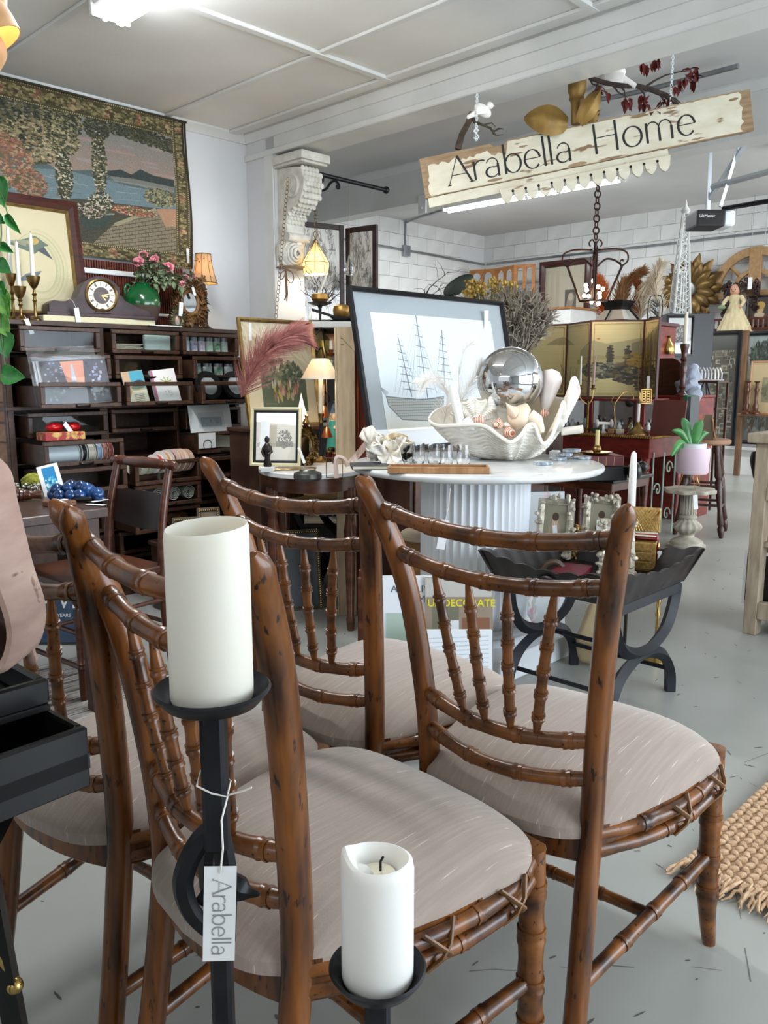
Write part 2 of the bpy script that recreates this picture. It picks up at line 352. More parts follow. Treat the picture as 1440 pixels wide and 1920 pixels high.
ce=struct(MB().bx(-2.7,XB,-3.1,YL+.1,CEIL,CEIL+.08).build('ceiling',m_ceil,None,0))
for X in(.72,1.75,2.76):MB().bx(X-.02,X+.02,-3,YL,CEIL-.014,CEIL).build('batten',m_trim,ce,0,.004)
for Y in(3.12,1.95,.75,-.45):MB().bx(-2.6,XB-.1,Y-.022,Y+.022,CEIL-.018,CEIL).build('batten',m_trim,ce,0,.004)
MB().bx(3.19,3.26,-3,YL,CEIL-.016,CEIL).build('batten',m_trim,ce,0,.004)
struct(MB().bx(XB,XB+.2,-3.1,4.3,2.545,MID+.05).build('ceiling_beam',m_trim,None,0,.006)).name='trim_2'
def cornice(name,p0,p1,n,s=.045):
 n=V(n);pr=[(0,0),(0,-s),(.012,-s),(.02,-s*.75),(s*.75,-.02),(s,-.012),(s,0)]
 vs=[V(p)+n*a+V((0,0,z))for p in(p0,p1)for a,z in pr];k=len(pr)
 struct(MB().add(vs,[tuple(range(k)),tuple(reversed(range(k,2*k)))]+[(i,(i+1)%k,k+(i+1)%k,k+i)for i in range(k)]).build(name,m_trim,None,30))
cornice('trim_3',(-2.6,YL,CEIL),(XB,YL,CEIL),(0,-1,0),.05)
cornice('trim_4',(XB,-3,CEIL),(XB,YL,CEIL),(-1,0,0),.05)
b=MB();b.bx(XB-.014,XB,-3,4.5,2.545,2.58);struct(b.build('trim_5',m_trim,None,0,.005))
struct(MB().bx(XB+.15,XH+.1,-3.1,YS,MID,MID+.08).build('ceiling_middle',m_ceil2,None,0))
struct(MB().bx(XH,XH+.16,-3.1,YS,2.55,BACKC+.05).build('header_beam',m_trim,None,0,.004)).name='trim_6'
cornice('trim_7',(XH,-3,MID),(XH,YS,MID),(-1,0,0),.055)
struct(MB().bx(XH,XW+.1,-3.1,YS+.1,BACKC,BACKC+.08).build('ceiling_back',m_ceil2,None,0))
bk=None
for r in range(9):
 z=1.62+r*.198
 for k in range(20):
  y=YS-.2-k*.4+(.2 if r%2 else 0)
  if y>YS-.02:continue
  if y<.6:continue
  for wall,loc,rz in((bw,(XW-.007,y,z+.099),0),(sw,(XW-.2-k*.4-(.2 if r%2 else 0),YS-.007,z+.099),PI/2)):
   if wall is sw and loc[0]<4.4:continue
   if bk is None:bk=MB().box((0,0,0),(.02,.3965,.1945)).build('block',m_block,bw,0,.003);o=bk
   else:o=bk.copy();COL.objects.link(o);o.parent=wall
   o.location=loc;o.rotation_euler=(0,0,rz)
struct(MB().bx(XW-.02,XW,-3,YS,0,.28).build('baseboard_back',m_trim,None,0))
b=MB();b.tube([(10.86,8.3,2.96),(10.86,5,2.95),(10.86,-1,2.97)],.016,8);b.build('conduit',m_grey_metal,bw)
b=MB();b.tube([(5.5,8.36,3.03),(9,8.36,2.99),(10.86,8.36,2.96)],.016,8);b.tube([(9.016,8.36,3.39),(9.016,8.36,2.99)],.014,8);b.tube([(9.016,8.36,3.37),(8.9,8.0,3.38),(8.7,7.1,3.385)],.014,8);b.build('conduit',m_grey_metal,sw)
b=MB();b.box((9.016,8.35,2.98),(.13,.06,.15));b.build('junction_box',m_grey_metal,sw,0,.006)
b=MB();b.bx(XH-.015,XH,4.46,4.54,2.46,2.6);b.ell((XH-.016,4.5,2.5),.009,8,6);b.build('mounting_bracket',m_trim,bpy.data.objects['trim_6'],40,.002)
b=MB();b.tube(spline([(4.6,1.9,2.80),(4.6,2.5,2.80),(4.55,2.75,2.81),(4.45,2.6,2.83),(4.1,2.2,2.84)],6),.014,8);b.build('conduit',m_grey_metal,bpy.data.objects['ceiling_middle'])
m_tube=mat('lit_fluorescent_tube','#f6fbff',.4,emit=38.)
def fluor(name,label,x,y0,y1,z,n,gap=0,pw=30):
 t=T(name,label,'ceiling light',(x,(y0+y1)/2,z));L=abs(y1-y0)
 MB().bx(-.075,.075,-L/2,L/2,-.055,0).build('housing',m_trim,t,0,.006)
 for s in(-1,1):MB().bx(-.085,.085,s*L/2-.012,s*L/2+.012,-.09,0).build('end_plate',m_trim,t,0,.004)
 k=2 if n==2 else 1
 for i in range(k):
  for j in range(2 if gap else 1):
   a=-L/2+.02+(L/2*j if gap else 0);c=a+(L/2-.05 if gap else L-.04)
   xx=(-.035 if i==0 else .035)if k==2 else 0
   MB().cyl((xx,a,-.085),(xx,c,-.085),.018,n=12).build('tube',m_tube,t)
   MB().bx(xx-.014,xx+.014,a-.012,a+.012,-.1,-.05).build('lamp_holder',m_trim,t,0,.003);MB().bx(xx-.014,xx+.014,c-.012,c+.012,-.1,-.05).build('lamp_holder',m_trim,t,0,.003)
 a=area(name+'_glow',(x,(y0+y1)/2,z-.13),(x,(y0+y1)/2,0),.12,L,pw,(.95,.98,1));a.rotation_euler=(0,0,0)
fluor('fluorescent_light','twin tube white fluorescent fitting on the front ceiling above the tapestry',1.80,2.08,3.30,CEIL,2,0,26)
fluor('fluorescent_light','long single row fluorescent fitting seen under the hanging shop sign',8.6,4.75,7.25,BACKC,1,1,55)
fluor('fluorescent_light','fluorescent fitting at far right of the back room ceiling',8.6,.6,3.1,BACKC,1,1,45)
t=T('garage_opener','black and white garage door opener hung from the far ceiling','garage opener',(7.85,3.42,2.63),0)
def R2(a):return Matrix.Rotation(a,4,'Z')
b=MB();b.M=R2(CAMYAW);b.box((-.04,0,0),(.26,.3,.15));b.build('motor_body',mat('opener_black','#0c0d0e',.6),t,0,.02,seg=2)
b=MB();b.M=R2(CAMYAW);b.box((.14,0,0),(.11,.26,.14));b.build('lamp_lens',mat('frosted_lens','#dfe4e8',.25),t,40,.04,seg=3)
o=textmesh('lettering','LiftMaster',.036,mat('print_white','#e8e8e6',.6),t,(0,0,0));o.rotation_euler=(PI/2,0,CAMYAW);o.location=RT*-.15+FW*-.152+UP*.005
b=MB();b.tube([(.05,-.1,.1),(-.5,-2.6,.06)],.022,6);b.build('rail',m_black_iron,t)
b=MB()
for p,q in(((0.02,.02,.1),(0.05,.05,.74)),((-.05,-.12,.1),(.02,-.25,.74)),((.05,.05,.72),(-.1,-.5,.72)),((.02,.02,.2),(-.02,-.35,.7)),((.0,.0,.3),(-.3,-1.2,.34))):
 b.tube([p,q],.017,4,flat=1.6)
b.build('hanger_bracket',mat('perforated_angle','#c5ced6',.4,.6),t,0)
# rugs
m_jute=mat('jute','#c9a884',.95,c2='#a98560',sc_=(60,60,60),sheen=.3)
t=T('jute_rug','chunky braided natural jute rug with fringed end on the bare concrete','rug',(1.84,.775,0))
MB().bx(0,.93,-1.085,0,.002,.012).build('backing',m_jute,t,0)
b=MB()
for i in range(46):
 y=-.012-i*.0235
 for j in range(34):
  x=.012+j*.027+(.0135 if i%2 else 0)
  b.ell((x,y,.014),(.017,.0105,.009),6,4,(0,0,.5 if(i+j)%2 else-.5))
stuff(b.build('braided_weave',m_jute,t))
b=MB()
for i in range(150):
 y=-.005-i*.0075;x=rnd.uniform(-.005,.01);P=[(x+.02,y,.018)]
 a=rnd.uniform(-.9,.9)
 for k in range(1,5):P.append((x-.016*k*rnd.uniform(.7,1.2),y+a*.008*k+rnd.uniform(-.004,.004),max(.004,.016-.003*k+rnd.uniform(0,.008))))
 b.tube(P,[.004,.005,.0045,.0035,.001],5)
b.tube([(-.3,.25,.004),(-.36,.3,.006)],.002,4)
stuff(b.build('fringe',m_jute,t))
m_rug2=mat('woven_grey_stripe','#b5aea6',.95,c2='#5d5b5c',sc_=(5,120,5),lo=.42,hi=.6,bump=.5,bsc=(60,160,60),bdist=.01)
t=T('striped_rug','grey and cream striped flatweave rug under the dark display table','rug',(0,0,0))
MB().bx(.1,1.66,2.13,3.3,.001,.012).build('pile',m_rug2,t,0)
b=MB()
for i in range(70):
 y=2.14+i*.0165
 P=[(.12+k*.11,y+rnd.uniform(-.004,.004),.012)for k in range(15)]
 b.tube(P,[.007*rnd.uniform(.7,1.2)for _ in P],4,flat=.7)
stuff(b.build('weft_ridges',m_rug2,t))
MB().bx(.1,1.69,2.11,2.13,.001,.011).build('binding',mat('teal_binding','#4c6268',.9),t,0)
struct(MB().bx(-8,18,-16,-3.2,-.2,-.03).build('ground_outside',mat('driveway','#8f918f',.9),None,0))
# BAMBOO CHAIRS
m_bamboo=mat('carved_bamboo_wood','#301708',.3,c2='#804c1e',sc_=(26,13,26),lo=.3,hi=.68,coat=.12,c3='#1d0c05',sc3=(110,110,110),t3=.63,bump=.05,bsc=(40,40,120),bdist=.002)
m_frame=mat('polished_chair_post','#2e1507',.3,c2='#7d4819',sc_=(34,34,5),lo=.3,hi=.68,coat=.12,c3='#1d0c04',sc3=(90,90,26),t3=.62)
m_linen=mat('oatmeal_linen','#94867b',.92,c2='#a19185',sc_=(5,160,30),lo=.4,hi=.75,bump=.18,bsc=(300,300,300),c3='#bfb3a9',sc3=(9,330,40),t3=.66,sheen=.25,bdist=.002)
m_strap=mat('leather_tie','#5d4028',.45,c2='#7a5735',sc_=(30,30,30))
def bamboo(b,P,r,nodes,n=10,k=None,tap=None,ring=1.17):
 P=[V(p)for p in P];L=[0]
 for p,q in zip(P,P[1:]):L.append(L[-1]+(q-p).length)
 tot=L[-1];hw=r*.55
 def pt(s):
  s=min(max(s,0),tot)
  for i in range(len(P)-1):
   if s<=L[i+1]+1e-9:return P[i].lerp(P[i+1],(s-L[i])/max(1e-9,L[i+1]-L[i]))
  return P[-1]
 st={0.,tot};q=k or 14
 for i in range(q+1):st.add(tot*i/q)
 for f in nodes:
  for d in(-2.2,-1.25,-1.2,-.6,-.15,0,.15,.6,1.2,1.25,2.2):st.add(min(max(f*tot+d*hw,0),tot))
 st=sorted(st);pts=[];rs=[]
 for s in st:
  rr=r*(1 if tap is None else tap(s/tot))
  for f in nodes:
   d=abs(s-f*tot)/hw
   if d<2.3:
    if d<=.2:rr*=1.08
    elif d<1.21:rr*=ring
    elif d<1.3:rr*=1.03
    else:rr*=1.05
  pts.append(pt(s));rs.append(rr)
 return b.tube(pts,rs,n)
def chair_proto():
 t=T('bamboo_chair','x','chair')
 yb=.168
 def post(s):
  P=spline([(-.060,s*.182,0),(-.028,s*.176,.18),(-.004,s*.172,.36),(.004,s*.172,.46),(-.006,s*.18,.62),(-.035,s*.202,.82),(-.080,s*.236,.965),(-.108,s*.258,1.020)],5)
  n=len(P);rs=[.0195 if p.z<.9 else .0195-.004*(p.z-.9)/.1 for p in P];rs[0]=.0165;rs[1]=.0165
  rs[-1]=.004;rs[-2]=.0095;rs[-3]=.0145;rs[-4]=.017
  return MB().tube(P,rs,12,flat=1.18,up=(1,0,0))
 for s in(1,-1):post(s).build('back_post',m_frame,t,50)
 def rail(z,x,hy,bow,dip,r,nd,nm):
  P=[(x-bow*(1-(2*i/16-1)**2),hy*(2*i/16-1),z-dip*(1-(2*i/16-1)**2))for i in range(17)]
  bamboo(MB(),P,r,nd).build(nm,m_bamboo,t,50)if nm else None
  return P
 c1=rail(.962,-.07,.232,.026,.022,.0142,(.08,.29,.5,.71,.92),'crest_rail')
 c2=rail(.882,-.05,.212,.022,.022,.0134,(.1,.3,.5,.7,.9),'upper_rail')
 c3=rail(.605,-.004,.176,.036,.016,.0132,(.12,.36,.64,.88),'lower_rail')
 c4=rail(.535,.0,.172,.036,.016,.0128,(.12,.36,.64,.88),'seat_back_rail')
 for f,g in((.205,.27),(.405,.40),(.59,.545),(.77,.68)):
  def on(P,f):k=f*16;j=min(15,int(k));return V(P[j]).lerp(V(P[j+1]),k-j)
  a,d=on(c2,f),on(c3,g)
  bamboo(MB(),[a,a.lerp(d,.5)+V((-.004,0,0)),d],.0092,(.2,.37,.53,.69,.85),10,16,lambda s:.5+.5*min(1,s/.18,(1-s)/.14),1.32).build('spindle',m_bamboo,t,50)
 def half(x):return(.197+(.252-.197)*min(1,max(0,x/.30))**.9)if x<.36 else .252-.05*((x-.36)/.1)**2.4
 def seat(u,v):
  a=2*PI*u
  ca,sa=math.cos(a),math.sin(a);e=.34
  X=math.copysign(abs(ca)**e,ca);Y=math.copysign(abs(sa)**e,sa)
  x=.215+X*.245;x=x-.035*(1-Y*Y)*(1 if X<0 else-0.6)*abs(X)
  wy=.187+(.257-.187)*min(1,max(0,(x+.03)/.40))+.020*math.sin(PI*min(1,max(0,x/.43)))
  q=math.sin(v*PI/2);z=.452+.062*(1-q**4.5)if v<.999 else .45
  return(.215+(x-.215)*q,Y*wy*q,z+.012*(1-q*q))
 b=MB();b.grid(lambda u,v:seat(u,v if v>1e-6 else .02),56,12,cu=True)
 k=len(b.v);nb=12
 b.f.append(tuple(i*nb for i in range(56)))
 lo=[b.v[i*nb+nb-1]for i in range(56)];b.v+=[V((p.x,p.y,.43))for p in lo]
 b.f+=[(i*nb+nb-1,k+i,k+(i+1)%56,((i+1)%56)*nb+nb-1)for i in range(56)];b.f.append(tuple(k+i for i in range(56)))
 b.build('seat_cushion',m_linen,t,60)
 def bow(a,c,o,n=14):a,c,o=V(a),V(c),V(o);return[a.lerp(c,i/n)+o*(1-(2*i/n-1)**2)for i in range(n+1)]
 def plank(P,z0,z1,th):
  b=MB();vs=[]
  for i,p in enumerate(P):
   d=(P[min(i+1,len(P)-1)]-P[max(0,i-1)]).normalized();nrm=d.cross(UP)*th/2
   vs+=[p+nrm+UP*z0,p+nrm+UP*z1,p-nrm+UP*z1,p-nrm+UP*z0]
  m=len(P);return b.add(vs,[(i*4+j,i*4+(j+1)%4,i*4+4+(j+1)%4,i*4+4+j)for i in range(m-1)for j in range(4)]+[(3,2,1,0),(m*4-4,m*4-3,m*4-2,m*4-1)])
 plank(bow((0,-yb,0),(0,yb,0),(-.034,0,0)),.385,.447,.024).build('seat_rail',m_frame,t,40,.003)
 for s in(1,-1):
  pl=bow((.0,s*yb,0),(.43,s*.232,0),(0,s*.040,0));plank(pl,.39,.45,.022).build('seat_rail',m_frame,t,40)
  o=V((0,s*.016,0))
  b=MB()
  for z,nd in((.434,(.25,.62,.9)),(.404,(.38,.55,.8))):bamboo(b,[p+o*min(1,.1+i*.3,.1+(14-i)*.3)+UP*z for i,p in enumerate(pl)],.0125,nd,8)
  b.build('side_cane',m_bamboo,t,50)
  for f in(.45,.82):
   b=MB();p=pl[int(f*14)]+o*1.55
   for q in(-1,1):b.tube([p+V((-.022*q,s*-.004,.392)),p+V((-.008*q,s*.012,.412)),p+V((.008*q,s*.012,.428)),p+V((.03*q,s*-.004,.45))],.0052,6,flat=.6)
   b.build('cane_tie',m_strap,t,50)
 pl=bow((.445,-.232,0),(.445,.232,0),(.012,0,0));plank(pl,.39,.45,.022).build('seat_rail',m_frame,t,40)
 b=MB()
 for z in(.434,.404):bamboo(b,[p+V((.014,0,z))for p in pl],.0125,(.2,.5,.8),8)
 b.build('front_cane',m_bamboo,t,50)
 for s in(1,-1):
  b=MB();bamboo(b,[(.435,s*.232,.452),(.436,s*.234,.2),(.437,s*.236,.13),(.442,s*.238,.07),(.458,s*.24,0)],.0205,(.16,.34,.54,.70),12,18,lambda s_:1 if s_<.72 else 1-.32*(s_-.72)/.28)
  b.build('front_leg',m_bamboo,t,50)
  b=MB();bamboo(b,[(-.03,s*.177,.165),(.437,s*.234,.215)],.0135,(.3,.52,.76),10);b.build('stretcher',m_bamboo,t,50)
 b=MB();bamboo(b,[(.2,-.205,.192),(.2,.205,.192)],.0115,(.25,.5,.75),10);b.build('stretcher',m_bamboo,t,50)
 return t
ch=chair_proto()
g='bamboo dining chairs'
ch.location=(1.150,.818,0);ch.rotation_euler=(0,0,math.radians(4));ch['group']=g
ch['label']='bamboo dining chair in front of the black tray table, nearest the jute rug'
dup(ch,(1.140,1.318,0),math.radians(1),'bamboo dining chair standing farthest back, between marble table and white pillar candle',g)
dup(ch,(.612,.925,0),math.radians(-2),'bamboo dining chair right behind the two pillar candles, seat in front of all others',g)
dup(ch,(.575,1.372,0),math.radians(7),'bamboo dining chair at left, its post beside the black folding tray stand',g)
# PILLAR CANDLES ON IRON STANDS
m_wax=mat('ivory_wax','#d3cfc2',.5,sss=.25,bump=.03,bsc=(30,30,30),bdist=.002)
m_wax2=mat('white_wax','#dedcd6',.45,sss=.25)
def stand(label,loc,hp,rp,scroll,yaw=0):
 t=T('candle_stand',label,'candle stand',loc,yaw)
 MB().lathe([(0,hp-.012),(rp*.35,hp-.012),(rp*.8,hp-.006),(rp*.98,hp+.006),(rp,hp+.008),(rp*.96,hp+.010),(rp*.75,hp-.001),(.0,hp-.003)],40).build('drip_plate',m_black_iron,t,50)
 b=MB();h0=hp-.012
 b.box((0,0,(h0+hp-.16)/2),(.024,.024,.148));b.build('stem',m_black_iron,t,30,.004)
 P=[(0,0,hp-.155)]+[(0.028*math.sin(k*.9)*(1 if k<5 else .3),0.012*math.cos(k*.9),hp-.155-.018*k)for k in range(1,9)]
 if scroll:
  for k,(a,w)in enumerate(((PI,.036),(PI-.9,.026),(.35,.008))):
   Q=spline([(0,0,hp-.135),(w*.55*math.cos(a),w*.55*math.sin(a),hp-.155),(w*math.cos(a),w*math.sin(a),hp-.195),(w*.75*math.cos(a),w*.75*math.sin(a),hp-.232),(.004,0,hp-.262)],6)
   MB().tube(Q,.0082,6,flat=1.3).build('scroll_bar',m_black_iron,t)
  Q=spline([(-.022,.01,hp-.225),(.0,.012,hp-.20),(.022,.01,hp-.213),(.04,.006,hp-.214)],5)
  MB().tube(Q,[.006]*6+[.008,.010,.012,.013,.011,.008,.005,.004,.003,.001][:len(Q)-6],6).build('leaf_finial',m_black_iron,t)
  b=MB();b.box((0,0,(hp-.25)/2+.04),(.021,.021,hp-.33));b.build('pole',m_black_iron,t,30,.004)
 else:
  b=MB();b.box((0,0,(hp-.15)/2+.04),(.021,.021,hp-.23));b.build('pole',m_black_iron,t,30,.004)
 for k in range(3):
  a=k*2*PI/3+.4;Q=spline([(0,0,.12),(.05*math.cos(a),.05*math.sin(a),.11),(.10*math.cos(a),.10*math.sin(a),.04),(.125*math.cos(a),.125*math.sin(a),.012),(.145*math.cos(a),.145*math.sin(a),.012)],5)
  MB().tube(Q,.009,6).build('leg',m_black_iron,t)
 return t
def pillar(label,loc,r,h,m,kind):
 t=T('pillar_candle',label,'candle',loc)
 if kind=='hollow':
  pr=[(0,0),(r*.97,0),(r,.004),(r*.99,h-.004),(r*.955,h),(r*.90,h-.003),(r*.86,h-.02),(r*.8,h-.03),(0,h-.033)]
  b=MB();b.lathe(pr,48)
  for i,v in enumerate(b.v):
   if v.z>h-.012:v.z+=.0035*v.x/r
 else:
  pr=[(0,0),(r*.97,0),(r,.004),(r,h-.01),(r*.96,h-.002),(r*.86,h),(r*.7,h-.006),(r*.56,h-.016),(r*.3,h-.018),(0,h-.018)]
  b=MB();b.lathe(pr,48)
  for v in b.v:
   if v.z>h-.02:
    a=math.atan2(v.y,v.x);v.z+=.010*max(0,math.cos(a-2.5))**6-.004*max(0,math.cos(a-.3))
 b.build('wax_body',m,t,50)
 if kind!='hollow':
  MB().tube([(.004,0,h-.02),(.006,.002,h-.009),(.009,.001,h-.005)],.0012,6).build('wick',mat('burnt_wick','#241d18',.9),t)
  MB().lathe([(0,0),(r*.5,0),(r*.5,.0008),(0,.0008)],24,(0,0,h-.0178)).build('melt_pool',mat('melted_wax','#f2ead2',.2),t)
 return t
pA=FW*.75+RT*-.165;hA=.897
stand('tall black iron candle stand with an open forged twist and a shop tag',pA,hA,.0565,True,CAMYAW)
pillar('tall ivory pillar candle with a hollowed rim on the tall black stand',pA+UP*(hA-.002),.0395,.168,m_wax,'hollow')
pB=FW*.685+RT*-.006;hB=.650
stand('lower black iron candle stand in front of the nearest bamboo chair',pB,hB,.0455,False,CAMYAW)
pillar('shorter white pillar candle with a burnt wick and uneven melted top',pB+UP*(hB-.002),.0335,.122,m_wax2,'burnt')
m_tag=mat('white_card','#e9eaea',.75,c2='#e0e1e1',sc_=(30,30,30));m_string=mat('white_string','#dcd9d2',.9)
m_ink=mat('grey_ink','#8b8c90',.7)
def tagcard(label,loc,w,h,yaw=CAMYAW,roll=0.,text=None,string=None,name='price_tag',tilt=0.):
 t=T(name,label,'tag',loc,yaw,tilt,None,roll)
 MB().prism([(-w/2,-h),(w/2,-h),(w/2,0),(-w/2,0)],0,.0009).build('card',m_tag,t,0)
 if text:
  b=MB();q=letters(MB(),text,0,0,1);s=h*.82/q
  letters(b,text,0,0,s,0,.0003)
  o=b.build('lettering',m_ink,t,0);o.rotation_euler=(0,PI/2,0);o.location=(-w*.22,-.0004,-h*.13)
 MB().tube(string or[(0,0,-w*.08),(w*.1,.001,w*.35),(0,.002,w*.8)],.0006 if not string else .001,5).build('string',m_string,t)
 return t
pt=pA+FW*-.046+RT*.012+UP*(hA-.150)
tagcard('white shop tag with the shop name tied to the tall candle stand',pt,.030,.098,CAMYAW+.1,.05,'Arabella',[(0,-.001,-.006),(.002,-.002,.02),(-.001,.012,.04),(.003,.028,.055),(-.012,.029,.058),(-.027,.036,.062),(-.026,.06,.066),(-.012,.064,.064),(.004,.05,.06),(.003,.029,.056),(.02,.02,.066),(.026,.018,.07)])
# LEFT WALL: TAPESTRY, DRAWER CABINET AND WHAT STANDS ON IT
def WB(t):b=MB();b.M=Matrix.Translation(-t.location);return b
def planar(Y):return lambda x,y:gY(x,y,Y)
YT=4.43;TX0,TX1,TZ0,TZ1=1.40,2.868,1.84,2.672
im=Img(1000,568,'#6e664e');im.k=.6;im.nk=2.4
def tp(x,y):p=gY(x,y,YT);return((p.x-TX0)/(TX1-TX0),(p.z-TZ0)/(TZ1-TZ0))
def P_(*a):return[tp(x,y)for x,y in a]
im.grad(0,.32,1,1,'#b38a74','#7f8a88')
for _ in range(60):im.ell(rnd.random(),rnd.uniform(.6,.9),rnd.uniform(.02,.07),.008,rnd.choice(['#c9a392','#a7a6a4','#b98d7c','#8f9ca3']),.35)
im.poly(P_((-200,230),(40,278),(110,320),(200,318),(240,330),(270,322),(330,350),(330,420),(-200,420)),'#5c6a68')
im.poly(P_((-200,310),(120,318),(330,372),(330,430),(-200,440)),'#74868a')
for i in range(70):
 x=rnd.uniform(-150,300);y=rnd.uniform(320,390);im.line(P_((x,y),(x+rnd.uniform(15,50),y+rnd.uniform(3,9))),.003,rnd.choice(['#8fa0a3','#5c6f74','#a9aaa0']),.6)
im.poly(P_((195,322),(225,318),(245,328),(262,318),(285,330),(325,338),(325,358),(260,345),(215,338)),'#39433f')
im.poly(P_((205,330),(250,336),(325,352),(325,362),(215,340)),'#9c958a',.7)
im.poly(P_((-200,380),(150,372),(300,392),(330,395),(330,520),(-200,520)),'#4c4a3c')
im.poly(P_((160,470),(215,420),(292,392),(330,395),(330,500),(160,500)),'#8d8068')
for i in range(15):
 y0=405+i*6.2;im.line(P_((160,y0+22),(330,y0-6+i*1.5)),.0022,'#463f31',.9)
 for k in range(14):x=165+k*12+(i%2)*6;im.line(P_((x,y0+21-.165*(x-160)),(x+1,y0+26-.165*(x-160))),.002,'#463f31',.8)
im.poly(P_((292,392),(330,393),(330,425),(310,425)),'#b98f70')
im.poly(P_((150,405),(200,398),(215,402),(200,425),(165,432)),'#3f4a42');im.line(P_((150,403),(215,401)),.006,'#8d9384')
im.poly(P_((215,418),(290,390),(292,395),(222,424)),'#a59a7c')
im.leaves(*tp(250,396),.10,.03,160,.007,['#8f3a35','#b56a52','#5d6a41','#d0b48a'])
im.leaves(*tp(300,372),.07,.06,260,.008,['#8d8a62','#5c5f44','#b3a47a','#3d4334'])
def column(x0,x1,yt,yb):
 im.poly(P_((x0,yt),(x1,yt),(x1+2,yb),(x0-1,yb)),'#9a8d74');im.poly(P_((x0-6,yb-8),(x1+8,yb-8),(x1+10,yb+6),(x0-8,yb+6)),'#7b715b')
column(113,122,205,362);column(181,187,225,370)
DK=['#2f3327','#454934','#5e5b40','#3a3a2b'];LT=['#8f8460','#a99a72','#c8b890','#6b6446']
im.leaves(*tp(5,215),.20,.17,500,.013,DK+['#6f6848']);im.leaves(*tp(60,262),.11,.14,420,.011,LT+DK[:2]+['#9c7b5c']);im.leaves(*tp(5,300),.10,.16,360,.011,['#8d5a4a','#a8705a','#6b6446','#c09a76'])
im.leaves(*tp(118,225),.075,.12,380,.009,DK+LT[:2]);im.leaves(*tp(118,262),.065,.09,260,.009,LT+DK[:2]);im.leaves(*tp(120,330),.032,.15,300,.008,DK+['#d9cbb0'])
im.leaves(*tp(182,240),.05,.07,200,.008,DK);im.leaves(*tp(186,305),.028,.20,380,.008,DK+LT[:1]+['#d9cbb0']);im.leaves(*tp(190,380),.05,.07,160,.008,DK+['#d9cbb0','#e2d6c0'])
for k in range(9):im.leaves(*tp(215+13*k,238+4.4*k),.022,.05,60,.008,DK)
im.leaves(*tp(55,345),.06,.09,240,.010,['#8d5a4a','#b08a6c','#5e5b40']);im.leaves(*tp(170,395),.06,.05,140,.008,DK+['#d8cbb4','#c9a49a'])
im.leaves(*tp(190,468),.05,.03,120,.009,['#d8cbb4','#b56a52','#6b6446'])
def border(x0,y0,x1,y1,horiz):
 im.rect(x0,y0,x1,y1,'#51492e');n=46 if horiz else 26
 for i in range(n):
  f=(i+.5)/n;x=x0+(x1-x0)*f if horiz else(x0+x1)/2;y=(y0+y1)/2 if horiz else y0+(y1-y0)*f
  for k in range(18):
   im.ell(x+rnd.uniform(-.012,.012),y+rnd.uniform(-.3,.3)*((y1-y0)if horiz else .05),.0075,.007,rnd.choice(['#8d7f55','#6d6442','#a89a6e','#453d26']if i%6 else['#a06b52','#8a5a44','#b9a77a']),.85,rnd.uniform(-.9,.9))
 for e in((y0+.006,y1-.006)if horiz else(x0+.004,x1-.004)):
  for i in range(120 if horiz else 70):
   f=(i+.5)/(120 if horiz else 70);im.ell(*((x0+(x1-x0)*f,e)if horiz else(e,y0+(y1-y0)*f)),.0022,.0042,'#cdbb8c')
bt=.115
border(0,1-bt,1,1,True);border(1-.062,0,1,1,False);border(0,0,1,.10,True)
im.a[:,:,:3]*=.86;im.noise(.045)
m_tap=im.mat('tapestry_weave',.95,.25)
t=T('tapestry','large woven landscape tapestry with lake, columns and garland border on the left wall','tapestry',(TX0,YT,TZ0))
W_,H_=TX1-TX0,TZ1-TZ0
b=MB();b.grid(lambda u,v:(u*W_+.012*math.sin(v*5)*(u>.9),.012*math.sin(u*11+v*3)*.5+.006*math.sin(v*9),v*H_-.010*math.sin(u*7)*(1-v)),40,20)
b.build('weave',m_tap,t,60,uvq=(0,0,W_,H_),thick=-.004)
b=MB();b.tube([(W_+.012*math.sin(v/10*5),-.004,v/10*H_)for v in range(11)],.007,6);b.tube([(u/20*W_,.005*math.sin(u*.55),H_)for u in range(21)],.007,6);stuff(b.build('dark_binding',mat('tapestry_edge','#3a3322',.95),t))
# drawer cabinet
m_cab=mat('dark_oak_cabinet','#2a1a12',.42,c2='#4a3020',sc_=(18,18,60),lo=.3,hi=.72,bump=.05,bsc=(60,20,160),bdist=.002)
m_cabx=mat('dark_oak_drawer','#2e1e15',.4,c2='#513626',sc_=(50,18,18),lo=.3,hi=.72,c3='#1b100b',sc3=(120,20,60),t3=.66)
m_side=mat('worn_brown_panel','#7d5230',.5,c2='#9c6f4a',sc_=(14,14,30),lo=.3,hi=.7)
m_brass=mat('aged_brass','#96794a',.3,.95,c2='#6b5430',sc_=(14,14,14))
m_brass2=mat('bright_brass','#b99a5c',.24,1.)
g_dr=glass_mat('drawer_glass',(.93,.95,.95),.03,.38)
cb=T('drawer_cabinet','tall dark wooden haberdashery cabinet of glass fronted drawers, many pulled out','cabinet',(2.285,4.12,0))
CX0,CX1,CY0,CY1=1.60,2.97,4.12,4.47
b=WB(cb)
for z0,z1 in((0.03,1.035),(1.05,1.47)):
 b.bx(CX0,CX0+.03,CY0,CY1,z0,z1);b.bx(CX1-.03,CX1,CY0,CY1,z0,z1);b.bx(CX0,CX1,CY1-.012,CY1,z0,z1)
 b.bx(2.075,2.12,CY0,CY1,z0,z1);b.bx(2.535,2.55,CY0,CY1,z0,z1)
ROWS=[1.44,1.307,1.17,1.022,.89,.755,.63,.495,.36,.225]
for z in ROWS:b.bx(CX0+.03,CX1-.03,CY0+.005,CY1-.01,z-.128,z-.122)
